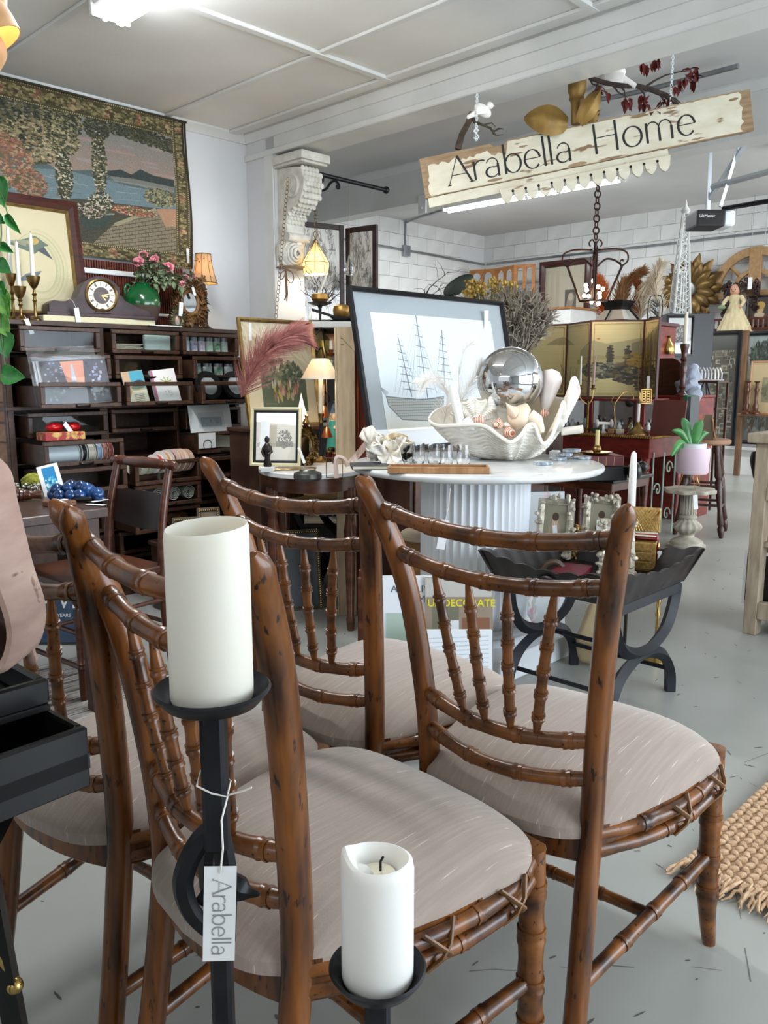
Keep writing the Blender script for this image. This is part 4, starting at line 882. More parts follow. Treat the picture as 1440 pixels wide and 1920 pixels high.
# pothos trailing at the left edge, bent veneer pendant above
m_pothos=mat('pothos_leaf','#1f6a2c',.35,c2='#3f8a3f',sc_=(25,25,25),coat=.2);m_poth2=mat('pothos_pale','#7fb04a',.4,c2='#4f8f38',sc_=(30,30,30))
t=T('pothos_vine','trailing green pothos vine hanging at the left edge beside the candlesticks','plant',at(-14,620,3.3));o0=t.location.copy();cl=lambda x,y,d=3.25:at(x,y,d)-o0
b=MB();b.tube(spline([cl(-30,300),cl(2,420),cl(-6,520),cl(4,640),cl(10,690)],6),.003,5);b.tube(spline([cl(-30,300),cl(5,370),cl(14,400),cl(26,420)],5),.0025,5);b.build('vine',m_stem,t)
def heart(p,tip,w):
 b=MB();p,tip=V(p),V(tip);d=tip-p;L=d.length;d.normalize();x=d.cross(FW).normalized();n=FW
 pr=[(0,.06),(.06,.34),(.2,.5),(.4,.49),(.65,.34),(.85,.15),(1,0)]
 vs=[]
 for a,hw in pr:
  c=p+d*L*a;vs+=[c-x*w*hw-n*.006*hw*4,c+n*.008*(1-a),c+x*w*hw-n*.006*hw*4]
 return b.add(vs,[f for i in range(6)for f in((i*3,i*3+1,i*3+4,i*3+3),(i*3+1,i*3+2,i*3+5,i*3+4))])
for(x0,y0,x1,y1,w,k)in((2,700,48,708,38,0),(3,622,14,672,46,0),(4,540,16,604,30,1),(-4,590,18,634,34,1),(0,556,16,598,26,1),(-6,490,22,512,30,0),(-2,330,8,390,34,0),(10,402,40,440,18,0),(0,458,26,474,18,0),(-4,528,8,556,26,0),(-8,404,10,420,20,0)):
 p=cl(x0,y0);heart(p,cl(x1,y1),w*px(p+o0)).build('leaf',m_poth2 if k else m_pothos,t,60,thick=.0008)
m_ven=mat('birch_veneer','#c79a6c',.55,c2='#b5875a',sc_=(4,4,30));t=T('veneer_pendant','bent pale wood veneer band pendant at the top left corner','pendant lamp',at(-26,40,2.0));
for(dx,dz,r,w,ry,rz)in((-.01,.055,.055,.07,.05,0),(-.01,-.02,.075,.06,-.45,.6),(-.03,-.06,.06,.06,.6,1.6),(-.1,.02,.09,.07,.2,2.4)):
 b=MB();b.lathe([(r,-w/2),(r*1.02,0),(r,w/2),(r*.965,w/2),(r*.97,0),(r*.965,-w/2),(r,-w/2)],28);b.build('veneer_band',m_ven,t,50,loc=RT*dx+UP*dz,rot=(ry,ry*.6,rz))
MB().cyl((0,0,.1),(0,0,2.70-t.location.z),.004,n=6).build('cord',m_white,t)
glow('pendant_glow',at(-26,34,2.0),1.0,(1,.6,.3),.02)
# DARK TABLE WITH GRAPES, TURNED CHAIR, BLACK TRAY STAND AT LEFT
m_dkwood=mat('dark_brown_wood','#35221b',.35,c2='#4d352a',sc_=(30,8,8),c3='#6d5a4e',sc3=(30,30,30),t3=.72)
m_redwood=mat('red_brown_turned_wood','#3d1e12',.3,c2='#5d3320',sc_=(10,10,40),coat=.2)
t=T('display_table','dark plank display table with worn edges holding blue glass grapes','table',(.75,2.95,0))
b=MB();b.bx(-.6,.593,-.305,.62,.718,.75);b.build('tabletop',m_dkwood,t,0,.003)
MB().bx(-.56,.56,-.27,.58,.64,.718).build('apron',m_dkwood,t,0,.003)
for sx in(-1,1):
 for sy in(-1,1):MB().box((sx*.54,.155+sy*.40,.36),(.05,.05,.72),tap=1.3).build('leg',m_dkwood,t,0,.003)
zt=.75
t=T('glass_grapes','bunch of dark blue glass grapes lying on the dark table corner','ornament',gz(140,938,zt));m_grape=mat('blue_glass','#0d2a52',.12,c2='#1d4a82',sc_=(20,20,20),coat=.5)
for i,(x,y,z)in enumerate([(-.075,0,.022),(-.05,.03,.03),(-.045,-.025,.02),(-.02,0,.045),(.0,.035,.03),(0,-.03,.022),(.025,.0,.05),(.03,-.028,.022),(.045,.03,.035),(.06,0,.03),(.08,.015,.024),(-.02,.03,.05),(-.062,-.005,.04),(.05,-.01,.045),(.09,-.01,.022)]):
 b=MB();b.ell(x*RT+y*FW+z*UP,.0235,14,10);b.build('grape',m_grape,t)
MB().tube([RT*.02+FW*-.05+UP*.01,RT*.06+FW*-.055+UP*.012,RT*.08+FW*-.05+UP*.012],.009,8).build('stalk',mat('black_plastic','#131214',.3),t)
def flat_tag(label,p,a,w=.022,l=.075):t=T('price_tag',label,'tag',p,a);MB().bx(-l/2,l/2,-w/2,w/2,0,.0012).build('card',m_tag,t,0)
flat_tag('white tag pointing right of the blue grapes on the table corner',gz(185,940,zt)+UP*.002,.3);flat_tag('white tag pointing at the viewer below the blue grapes',gz(180,948,zt)+UP*.003,-1.15)
t=T('art_card','small white card with bright blue artwork on a wooden easel','card',at(103,903,3.08)*1.0,CAMYAW+.35,.28,None,-.22);im=Img(60,100,'#e9ebea');im.rect(.2,.1,.8,.92,'#1f7fb4')
for i in range(60):im.ell(rnd.uniform(.24,.76),rnd.uniform(.12,.6),.05,.035,rnd.choice(['#3fb0c8','#8ad4d8','#e6f2f0','#1668a0']),.8)
t.location.z=zt;quad('face',im.mat('blue_art'),t,-.038,.038,0,.125,0,.003);MB().tube([(-.03,.01,.1),(-.05,.07,.018)],.004,4).build('easel_strut',m_tan,t)
t=T('moss_ball','yellow green moss ball among silver beads on the table','moss ball',gz(62,921,zt));b=MB();b.ell((0,0,.036),(.042,.042,.036),20,12)
for v in b.v:v+=V([rnd.uniform(-.0025,.0025)for _ in range(3)])
b.build('moss',mat('moss','#6b7020',.95,c2='#9a9a3a',sc_=(80,80,80),bump=.6,bsc=(200,200,200)),t,0)
t=T('bead_garland','tangled silver glass bead garland heaped at the back of the table','garland',gz(40,925,zt));b=MB()
for _ in range(170):b.ell(RT*rnd.uniform(-.09,.10)+FW*rnd.uniform(-.03,.05)+UP*rnd.uniform(.006,.035),rnd.uniform(.004,.008),6,5)
stuff(b.build('beads',mat('silver_bead','#b9b6ad',.12,.8),t))
t=T('wood_slice','wooden disc slice with a white label near the grapes','board',gz(112,948,zt));MB().slab([(.06*a*RT.x+.035*c*FW.x,.06*a*RT.y+.035*c*FW.y)for a,c in circ(9)],0,.018).build('slice',mat('bark_wood','#6b4328',.5),t,0,.002);MB().box((0,0,.019),(.06,.02,.002),(0,0,.3)).build('label',m_tag,t,0)
def turned(P0,P1,prof,n=12):
 P0,P1=V(P0),V(P1);return MB().tube([P0.lerp(P1,f)for f,r in prof],[r for f,r in prof],n)
t=T('turned_spindle','loose dark turned wooden spindle lying across the front of the table','spindle',gz(45,940,zt))
turned(RT*-.10+UP*.022,RT*.06+FW*.02+UP*.022,[(0,.014),(.3,.016),(.32,.021),(.36,.021),(.38,.016),(.42,.022),(.47,.024),(.52,.018),(.55,.022),(.6,.018),(.64,.021),(.7,.017),(.74,.019),(.78,.014),(1,.016)]).build('spindle',m_redwood,t)
t=T('turned_chair','red brown turned rail side chair tucked beside the dark table','chair',(1.46,3.02,0),math.radians(186))
for s in(1,-1):
 turned((-.20,s*.19,0),(-.205,s*.185,.46),[(0,.014),(.1,.017),(1,.018)]).build('back_post',m_redwood,t)if 0 else MB().tube(spline([(-.22,s*.185,0),(-.19,s*.185,.25),(-.185,s*.185,.46),(-.205,s*.18,.66),(-.25,s*.175,.85)],6),.0165,10).build('back_post',m_redwood,t)
 turned((.19,s*.19,0),(.185,s*.19,.44),[(0,.011),(.1,.014),(.3,.016),(.32,.021),(.34,.016),(.36,.021),(.38,.017),(.62,.019),(.8,.021),(.84,.014),(.87,.022),(.93,.022),(1,.019)]).build('front_leg',m_redwood,t)
 MB().cyl((-.2,s*.187,.2),(.19,s*.19,.2),.009,n=8).build('stretcher',m_redwood,t);MB().cyl((-.195,s*.187,.32),(.19,s*.19,.32),.009,n=8).build('stretcher',m_redwood,t)
MB().cyl((.19,-.19,.27),(.19,.19,.27),.010,n=8).build('stretcher',m_redwood,t);MB().cyl((.19,-.19,.14),(.19,.19,.14),.010,n=8).build('stretcher',m_redwood,t);MB().cyl((-.2,-.187,.22),(-.2,.187,.22),.009,n=8).build('stretcher',m_redwood,t)
MB().slab([(-.20,-.19),(.20,-.215),(.22,-.2),(.22,.2),(.20,.215),(-.20,.19)],.43,.462).build('seat',m_redwood,t,0,.008,seg=2)
turned((-.25,-.215,.852),(-.25,.215,.852),[(0,.012),(.02,.017),(.05,.021),(.09,.021),(.1,.016),(.13,.022),(.16,.016),(.19,.022),(.22,.016),(.25,.020),(.5,.024),(.75,.020),(.78,.016),(.81,.022),(.84,.016),(.87,.022),(.9,.016),(.91,.021),(.95,.021),(.98,.017),(1,.012)]).build('crest_rail',m_redwood,t)
b=MB();b.grid(lambda u,v:(-.215-.03*math.sin(u*PI)-.02*v,-.175+.35*u,.60+.13*v-(.025*math.sin(u*PI)if v<.5 else 0)),12,5);b.build('back_splat',mat('dark_splat','#2b1a17',.35),t,60,thick=.01)
t=T('book','large dark blue hardback book leaning upright on the floor under the dark table','book',gz(103,1205,.012),CAMYAW,.25)
MB().bx(-.15,.13,0,.03,0,.33).build('cover',mat('navy_cover','#2b3d55',.4,c2='#3d5168',sc_=(6,6,6)),t,0,.003)
textmesh('lettering','DAVID',.105,mat('print_white','#e8e8e6',.6),t,(-.145,-.001,.155));textmesh('subtitle','FORREST YEARS',.022,mat('print_white','#e8e8e6',.6),t,(-.09,-.001,.115))
t=T('storage_crate','dark closed crate under the table behind the blue book','crate',(1.5,3.78,0));MB().bx(-.5,.1,-.12,.16,0,.42).build('crate',m_dkwood,t,0,.004);MB().bx(-.51,.11,-.13,.17,.42,.445).build('lid',m_dkwood,t,0,.004)
m_lacq=mat('black_lacquer','#060606',.3,c2='#0c0b0b',sc_=(10,10,10),c3='#2d2a28',sc3=(60,60,60),t3=.76)
cz=gz(165,1362,.77);t=T('tray_stand','black butler tray on a crossed leg stand with brass rods, left foreground','tray table',(cz.x,cz.y,0),math.radians(4))
MB().bx(-.62,0,0,.42,.715,.735).build('tray_bottom',m_lacq,t,0)
for n_,(x0,x1,y0,y1)in enumerate(((-.62,0,0,.012),(-.62,0,.408,.42),(-.012,0,.012,.408),(-.62,-.608,.012,.408))):MB().bx(x0,x1,y0,y1,.69,.77).build('tray_rim',m_lacq,t,0,.003)
for y in(.06,.36):MB().tube([(-.55,y,.0),(-.06,y,.70)],.02,4,flat=.6).build('leg',m_lacq,t,0);MB().tube([(-.06,y+.03,.0),(-.55,y+.03,.70)],.02,4,flat=.6).build('leg',m_lacq,t,0)
q=at(12,1800,.95)-t.location
t['label']='black butler tray on a crossed leg stand with a brass rod beside the tall candle'
c_,s__=math.cos(-math.radians(4)),math.sin(-math.radians(4))
def tl(p):d=V(p)-t.location;return(d.x*c_-d.y*s__,d.x*s__+d.y*c_,d.z)
MB().tube([tl(at(-30,1740,.93)),tl(at(30,1852,.95))],.004,8).build('brass_rod',m_brass2,t)
b=MB();b.ell(tl(at(28,1848,.95)),.011,12,8);b.build('brass_knob',m_brass2,t)
MB().tube([tl(at(-40,1560,.93)),tl(at(36,1960,.97))],.023,4,flat=.7).build('leg',m_lacq,t,0)
t2=T('lacquer_tray','smaller glossy black lacquer tray lying on the butler tray','tray',(gz(92,1272,.815).x,gz(92,1272,.815).y,.771),math.radians(2))
MB().bx(-.5,0,0,.26,0,.01).build('base',m_lacq,t2,0,.002)
for(x0,x1,y0,y1)in((-.5,0,0,.012),(-.5,0,.248,.26),(-.012,0,.012,.248),(-.5,-.488,.012,.248)):MB().bx(x0,x1,y0,y1,.01,.044).build('rim',m_lacq,t2,0,.003)
m_bleach=mat('bleached_pink_wood','#9a7c70',.75,c2='#b59a8c',sc_=(6,6,24),c3='#6b4d42',sc3=(14,14,50),t3=.7,bump=.15,bsc=(30,30,90),bdist=.003)
d0=.93;s=1/FPX*1.03
def trp(x,y,dd=0):return at(x,y,d0+dd)
t=T('wooden_trough','old bleached wooden trough standing on its side on the black trays','trough',trp(-90,1262));o0=t.location.copy()
outer=spline([trp(-220,900),trp(-110,850),trp(-38,885),trp(-16,960),trp(14,1080),trp(40,1165),trp(32,1232),trp(-2,1264),trp(-100,1268),trp(-200,1258)],6)
inner=spline([trp(-220,960,-.01),trp(-130,930,-.01),trp(-70,950,-.01),trp(-45,1000,-.01),trp(-16,1090,-.01),trp(10,1170,-.01),trp(8,1220,-.01),trp(-14,1248,-.01),trp(-90,1250,-.05),trp(-200,1240,-.05)],6)
b=MB();n=len(outer);vs=[]
for o_,i_ in zip(outer,inner):vs+=[i_-o0,i_.lerp(o_,.55)+FW*-.008-o0,o_-o0,o_+FW*.07-o0,i_.lerp(o_,.3)+FW*.08-o0]
b.add(vs,[(k*5+j,k*5+j+1,k*5+6+j,k*5+5+j)for k in range(n-1)for j in range(4)]);b.build('rim',m_bleach,t,60)
b=MB();c=trp(-110,1090,.10);vs=[c-o0]+[p-o0 for p in inner]+[p+FW*.09-o0 for p in inner]
b.add(vs,[(1+k,2+k,2+n+k,1+n+k)for k in range(n-1)]+[(0,1+n+k,2+n+k)for k in range(n-1)]);b.build('hollow',mat('dark_hollow_wood','#3a2620',.6,c2='#553a30',sc_=(10,10,30)),t,60)
b=MB()
for i in range(14):p=trp(58+8*math.sin(i*.5),1090+i*11,.06)-o0;b.ell(p,(rnd.uniform(.005,.009),.012,rnd.uniform(.006,.010)),8,6)
stuff(b.build('broken_edge',m_bleach,t))
# MARBLE TABLE ON A FLUTED COLUMN
TC=V((2.75,2.14,0));ZT=.84
m_marble=mat('white_marble','#d3d4d3',.15,c2='#c0c2c2',sc_=(5,9,5),lo=.45,hi=.75,c3='#b3b4b3',sc3=(3,22,6),t3=.66)
m_flute=mat('white_plaster_column','#dcdfe2',.5)
t=T('marble_table','round white marble table on a wide fluted white column and square plinth','table',TC)
MB().lathe([(0,ZT-.028),(.515,ZT-.028),(.526,ZT-.022),(.53,ZT-.012),(.526,ZT-.003),(.518,ZT),(0,ZT)],72).build('marble_top',m_marble,t,50)
b=MB();nf=44;N=nf*6
def fl_(u):k=(u*nf)%1;return .232-.012*(math.sin(PI*min(1,max(0,(k-.12)/.76)))**.6)
b.grid(lambda u,v:(fl_(u)*math.cos(2*PI*u),fl_(u)*math.sin(2*PI*u),.14+(ZT-.17)*v),N,2,cu=True);b.build('fluted_column',m_flute,t,30)
MB().lathe([(0,.105),(.262,.105),(.268,.12),(.26,.135),(.245,.138),(.25,.15),(.243,.162),(.232,.165),(0,.165)],48).build('base_moulding',m_flute,t,50)
MB().bx(-.255,.255,-.33,.27,0,.105).build('plinth',m_flute,t,0,.006);MB().lathe([(0,ZT-.05),(.235,ZT-.05),(.245,ZT-.04),(.245,ZT-.028),(0,ZT-.028)],48).build('collar',m_flute,t,50)
A=gz(703,850,ZT);PW,PH=1.22,.80;tiltS=math.atan2(.161,.768)
def shp(x,y):
 r=ray(x,y);n=V((0,-math.cos(tiltS),math.sin(tiltS)));q=EYE+r*((A-EYE).dot(n)/r.dot(n));d=q-A
 return d.x,d.z/math.cos(tiltS)
m0,m1,mz0,mz1=.13,PW-.13,.10,PH-.115
def sp(x,y):u,v=shp(x,y);return((u-m0)/(m1-m0),(v-mz0)/(mz1-mz0))
im=Img(620,440,'#dbe6ec');im.grad(0,0,1,.2,'#cfcfc0','#dbe4e8');im.poly([sp(740,825),sp(760,812),sp(830,790),sp(905,800),sp(905,850),sp(740,850)],'#bdb9a6',.7)
ink='#4d5560'
for(xb,yb,xt,yt)in((778,742,752,630),(808,745,785,588),(840,720,834,617)):
 a,c=sp(xb,yb),sp(xt,yt);im.line([a,c],.006,ink,.9)
 for k in range(1,8):
  f=k/8;p=(a[0]+(c[0]-a[0])*f,a[1]+(c[1]-a[1])*f);w=.055*(1.25-f);im.line([(p[0]-w,p[1]+.004),(p[0]+w,p[1]-.014)],.0042,ink,.8)
 for k in range(12):im.line([(a[0]+rnd.uniform(-.14,.14),a[1]+.04),(a[0]+(c[0]-a[0])*rnd.uniform(.4,1),a[1]+(c[1]-a[1])*rnd.uniform(.4,1))],.0022,'#7b858f',.6)
hull=[sp(730,742),sp(735,760),sp(760,785),(sp(820,788)),sp(836,770),sp(838,742),sp(800,748),sp(760,745)]
im.poly(hull,'#a8aba4');im.line(hull+[hull[0]],.005,ink)
for k in range(7):f=k/7;im.line([sp(733+4*f*5,748+36*f),sp(838-2*f,746+36*f)],.0035,'#5d6468',.8)
for k in range(26):x=738+k*3.9;im.line([sp(x,744),sp(x+3,782)],.002,'#6f7678',.6)
for k in range(5):im.line([sp(730+k,742-k*2),sp(716,722)],.003,ink,.7);im.line([sp(752+8*k,740),sp(784,590+20*k)],.002,'#7b858f',.6)
t=T('ship_picture','large black framed print of a three masted sailing ship leaning behind the clam shell','picture',A,0,tiltS)
def off(b):b.M=Matrix.Translation((PW/2,0,0));return b
f=off(MB());fm=frame_mb(PW,PH,.022,.03);f.add(fm.v,fm.f);f.build('frame',mat('black_frame','#101114',.3),t,30)
quad('mount',mat('grey_mount','#9fa8ad',.8),t,.02,PW-.02,.02,PH-.02,.024);quad('print',im.mat('ship_print',.7),t,m0,m1,mz0,mz1,.0215)
MB().bx(.02,PW-.02,.014,.0152,.02,PH-.02).build('glass',glass_mat('picture_glass',(1,1,1),.03),t,0)
MB().bx(.005,PW-.005,.026,.032,.005,PH-.005).build('backing',mat('backing_board','#6b5a45',.9),t,0)
tagcard('white tag hanging at the top right corner of the ship picture',gX(899,583,3.77)+V((0,-.05,0)),.028,.12,-.3)
t=T('sideboard','low dark sideboard behind the marble table carrying the ship picture','sideboard',(3.45,2.98,0));MB().bx(-.46,.75,-.24,.0,.08,.80).build('body',m_dkwood,t,0,.003);MB().bx(-.48,.77,-.26,.02,.80,.838).build('top',m_dkwood,t,0,.004)
for sx in(-.42,.69):
 for sy in(-.2,-.04):MB().box((sx,sy,.04),(.05,.05,.08)).build('foot',m_dkwood,t,0)
for sx in(-.15,.45):MB().bx(sx-.28,sx+.28,-.25,-.24,.12,.76).build('door',m_redwood,t,0,.004)
CL=gz(955,866,ZT)+FW*.12;CL.z=ZT;sc0=px(CL)
t=T('clam_shell','giant ruffled clam shell heaped with shells on the marble table','shell',CL,CAMYAW)
def cp(x,y,d):return V(((x-955)*sc0*(1+d/3.4),d,(862-y)*sc0+-d*.10))
rim=spline([cp(812,790,.02),cp(822,800,-.05),cp(850,801,-.11),cp(885,800,-.15),cp(908,806,-.18),cp(930,822,-.20),cp(950,832,-.21),cp(970,820,-.20),cp(985,802,-.18),cp(998,802,-.17),cp(1008,822,-.17),cp(1016,834,-.165),cp(1030,826,-.15),cp(1044,800,-.12),cp(1058,758,-.08),cp(1066,790,-.04),cp(1076,720,.0),cp(1088,713,.05),cp(1095,740,.10),cp(1070,745,.18),cp(1020,735,.22),cp(960,745,.24),cp(900,745,.22),cp(850,760,.18),cp(822,775,.10)],6,True)
nr=len(rim);cen=V((.02,.02,.0))
def clam(u,v,inset=0):
 i=u*nr;k=int(i)%nr;p=rim[k].lerp(rim[(k+1)%nr],i-int(i));q=V((cen.x+(p.x-cen.x)*(.32+.68*v**.8),cen.y+(p.y-cen.y)*(.32+.68*v**.8),p.z*v**1.35))
 w=math.sin(u*nr/6*2*PI*.5);q+=V((p.x-cen.x,p.y-cen.y,0)).normalized()*(.0055*math.sin(v*80+3*w)*(v>.1)*(v<.97))if not inset else V((0,0,0));return q
b=MB();b.grid(lambda u,v:clam(u,v),nr,64,cu=True);b.f.append(tuple(i*64 for i in range(nr)))
m_clam=mat('clam_outside','#cfcac0',.8,c2='#ece8de',sc_=(14,14,60),lo=.3,hi=.7,bump=.3,bsc=(60,60,200),bdist=.004)
b.build('outer_shell',m_clam,t,70)
b=MB();vs=[]
def inn(u,v):
 q=clam(u,v,1);d=V((q.x-cen.x,q.y-cen.y,0));l=d.length
 return V((q.x,q.y,0))-d/max(l,.01)*.012*min(1,v*1.0)+UP*(q.z+.012*(1-v)+.001)
b.grid(inn,nr,20,cu=True);b.f.append(tuple(reversed([i*20 for i in range(nr)])));b.build('inner_shell',mat('clam_inside','#e9dcc4',.35,c2='#f3ede0',sc_=(8,8,8)),t,70)
b=MB();b.tube([r_-V((r_.x-cen.x,r_.y-cen.y,0)).normalized()*.006 for r_ in rim],.0075,6,closed=True);b.build('shell_lip',mat('clam_lip','#efe9dd',.5),t)
CR=Matrix.Rotation(CAMYAW,3,'Z')
def cw(x,y,d):return CL+CR@cp(x,y,d)
bc=cw(964,714,.06);br=62*px(bc)
t=T('mirror_ball','large silver mirrored glass gazing ball resting in the clam shell','ornament',bc-UP*br)
b=MB();b.ell((0,0,br),br,48,32);b.build('globe',mat('mirrored_glass','#cfd0d2',.035,1.,bump=.02,bsc=(18,18,18),bdist=.002),t,180)
m_sh=mat('cream_shell','#e6cdb0',.4,c2='#f0e0cc',sc_=(14,14,14),c3='#c98f6a',sc3=(20,20,20),t3=.68);m_shw=mat('white_shell','#dcd6c8',.6,c2='#efece4',sc_=(20,20,80));m_stripe=mat('striped_shell','#a4573c',.35,c2='#ead2bd',sc_=(46,20,30),lo=.45,hi=.55,wave=3.)
t=T('murex_shell','big spiky cream and apricot conch lying on the clam front','shell',cw(978,800,-.09),CAMYAW)
b=MB();b.lathe([(0,-.085),(.012,-.08),(.018,-.06),(.03,-.03),(.05,.0),(.055,.02),(.04,.045),(.028,.05),(.03,.06),(.016,.075),(.012,.085),(0,.1)],20,(0,0,.03),Euler((.2,-1.0,.3)).to_matrix())
for v in b.v:v+=V((0,0,.008*math.sin(v.x*60)))
b.build('whorl',m_sh,t,60)
b=MB()
for k in range(7):a=k*.9;b.lathe([(.013,0),(.006,.02),(0,.035)],8,(-.05+.012*k,-.01*math.sin(a),.055+.012*math.cos(a*1.3)),Euler((.6*math.sin(a),-.9+.3*math.cos(a),0)).to_matrix())
b.tube([(.03,-.02,.04),(.06,-.03,.02),(.075,-.04,-.015),(.078,-.045,-.03)],[.03,.028,.017,.012],10);b.build('spines',m_sh,t,60)
t=T('small_clam','ruffled white fluted clam at the left of the mirror ball','shell',cw(893,783,-.06),CAMYAW)
b=MB();b.grid(lambda u,v:((.01+.10*v)*math.cos(math.radians(165-150*u)),-.02+.05*v+.020*math.sin(u*4.5*2*PI)*v+.003*math.sin(v*55),-.03+(.02+.085*v)*math.sin(math.radians(165-150*u))+.008*math.sin(u*4.5*2*PI+1)*v),80,36);b.build('valve',m_shw,t,70,thick=.006)
t=T('fan_shell','upright ridged white shell leaning on the mirror ball','shell',cw(925,772,-.02),CAMYAW);b=MB();b.lathe([(.004,.075)]+[(.004+.022*(1-i/14)+.003*(i%2),.07*i/14)for i in range(14,-1,-1)],14);b.build('valve',m_shw,t,40)
for i,(x,y,d,r,lab)in enumerate(((897,793,-.125,.024,'pale striped turban shell nearest the scroll in the clam'),(931,800,-.135,.026,'brown striped turban shell beside the white snail'),(951,815,-.15,.029,'largest brown striped turban shell at the clam front'),(1023,778,-.04,.02,'striped turban shell tucked at the right under the ball'),(948,803,-.12,.018,'small plain white snail shell between the striped ones'))):
 t=T('turban_shell',lab,'shell',cw(x,y,d),CAMYAW+i);b=MB();b.ell((0,0,0),(r,r*.9,r*.8),16,10);b.lathe([(r*.6,r*.5),(r*.4,r*.75),(r*.3,r*.8),(r*.15,r),(0,r*1.08)],12,(r*.2,0,0));b.build('shell',m_shw if i==4 else m_stripe,t,60)
t=T('conch_shell','large pale pink conch standing right of the mirror ball','shell',cw(1036,745,.07),CAMYAW);b=MB();b.lathe([(0,-.1),(.02,-.085),(.04,-.03),(.056,.03),(.06,.055),(.04,.085),(.02,.09),(0,.095)],9,(0,0,.03),Euler((0,.15,0)).to_matrix(),.9,.7);b.build('shell',mat('pink_conch','#ecd9d2',.4,c2='#f3ebe6',sc_=(10,10,10)),t,30,.006)
t=T('paper_scroll','rolled paper scroll with fine print standing at the clam left side','scroll',cw(868,800,-.10),CAMYAW);b=MB();P=[(.0,0,-.02),(-.022,0,.055),(-.05,.0,.165)]
b.tube(P,.0165,16,caps=False);b.build('rolled_sheet',mat('white_clean_paper','#ecebe6',.7),t,60,thick=-.002)
b=MB()
for k in range(7):q=V(P[1]).lerp(V(P[2]),.2+k*.1);b.box(q+V((0.002,-.0172,0)),(.012+.006*(k%2),.0004,.0022),(0,.25,0))
stuff(b.build('printed_lines',m_ink,t,0));b=MB();b.tube(spline([(0,-.02,.0),(.02,-.028,.02),(.035,-.03,-.005),(.06,-.03,-.02)],5),[.008]*16,6,flat=1.8);b.build('ribbon_tie',m_white,t)
m_feather=mat('white_feather','#f0ebe4',.9,sheen=.3)
def plume(name,label,P,wid,n,loc,m=m_feather,droop=.0,th=.0009):
 t=T(name,label,'feather',loc);P=[V(p)-V(loc)for p in spline(P,8)];b=MB();b.tube(P,.0012,4);b.build('quill',m,t);b=MB()
 for _ in range(n):
  f=rnd.random()**.8;i=min(len(P)-2,int(f*(len(P)-1)));p=P[i].lerp(P[i+1],rnd.random());d=(P[i+1]-P[i]).normalized()
  o=V((rnd.uniform(-1,1),rnd.uniform(-1,1),rnd.uniform(-1,1)));o-=d*o.dot(d);l=wid*rnd.uniform(.5,1.1)*(1-.55*f);q=p+(o.normalized()+d*1.1).normalized()*l*.55;e=q+(o.normalized()*.6+d).normalized()*l*.5-UP*droop*l
  b.tube([p,q,e],[th,th*.8,th*.3],3,caps=False)
 stuff(b.build('barbs',m,t,60));return t
plume('ostrich_feather','white ostrich feather drooping over the clam left lip',[cw(840,800,.02),cw(845,740,.0),cw(820,715,-.03),cw(795,722,-.05)],.13,620,cw(840,800,.02),droop=.3,th=.0005)
plume('ostrich_feather','fluffy white feather beside the paper scroll',[cw(860,800,.06),cw(880,740,.06),cw(905,700,.06),cw(912,690,.05)],.14,620,cw(860,800,.06),droop=.1,th=.0005)
plume('ostrich_feather','tall wispy white feather arching left of the mirror ball',[cw(880,790,.1),cw(872,715,.1),cw(880,660,.1),cw(898,640,.1)],.09,360,cw(880,790,.1),droop=.05,th=.00045)
t=T('paper_roll','white paper roll sticking out behind the mirror ball','scroll',cw(985,720,.16),CAMYAW);b=MB();b.tube([(0,0,0),(.035,0,.12)],.016,14,caps=False);b.build('rolled_sheet',mat('white_clean_paper','#ecebe6',.7),t,60,thick=-.002)
t=T('paper_roll','pale birch bark roll tucked at the clam right side','scroll',cw(1070,812,-.09),CAMYAW);b=MB();b.tube([(-.04,0,0),(.05,-.01,.012)],.014,14,caps=False);b.build('rolled_bark',mat('pale_bark','#d3ccc0',.8),t,60,thick=-.003)
t=T('book','thin dark grey book under the white oyster cluster on the marble table','book',gz(700,880,ZT),CAMYAW+.1);MB().bx(-.085,.075,-.02,.12,0,.016).build('cover',mat('charcoal_cover','#2c2e33',.5),t,0,.002);MB().bx(-.082,.072,-.0205,.117,.003,.013).build('pages',m_paper,t,0)
t=T('oyster_cluster','white ruffled oyster shell cluster sitting on a dark book','shell',gz(722,872,ZT)+UP*.017,CAMYAW)
m_oy=mat('chalky_oyster','#f1ede4',.8,c2='#ddd5c6',sc_=(30,30,30),bump=.4,bsc=(80,80,80),bdist=.004)
for k,(cx,cz_,r,a,tl_,m)in enumerate(((-.055,.065,.075,.9,.3,m_oy),(-.02,.05,.07,.3,.5,m_oy),(.045,.07,.06,-.2,.7,mat('cream_oyster','#d9c7a8',.6)),(.05,.04,.07,-.5,.4,m_oy),(0,.025,.075,.1,.1,m_oy),(.02,.03,.065,-.9,.2,m_oy))):
 ph=k*1.7
 b=MB();b.grid(lambda u,v:(r*(.15+.85*v)*math.cos(2*PI*u),r*(.15+.85*v)*math.sin(2*PI*u)*.75,.35*r*v*v+.012*v*math.sin(2*PI*u*7+ph)+.004*v*math.sin(2*PI*u*17+v*20)),64,12,cu=True)
 b.f.append(tuple(i*12 for i in range(64)));b.build('shell_layer',m,t,70,loc=(cx,-.01*k,cz_),rot=(-tl_-.6,a,ph),thick=.004)
b=MB()
for _ in range(26):b.ell((rnd.uniform(-.06,.07),rnd.uniform(-.03,.02),rnd.uniform(.008,.03)),(rnd.uniform(.012,.022),)*3,7,5,(rnd.random()*3,rnd.random()*3,0))
stuff(b.build('crusted_base',m_oy,t,40))
g0=gz(822,886,ZT);t=T('wooden_tray','long shallow wooden tray of glass tumblers at the marble table front','tray',g0,CAMYAW-.06);m_oakt=mat('honey_wood_tray','#a98058',.5,c2='#8d6540',sc_=(40,8,8))
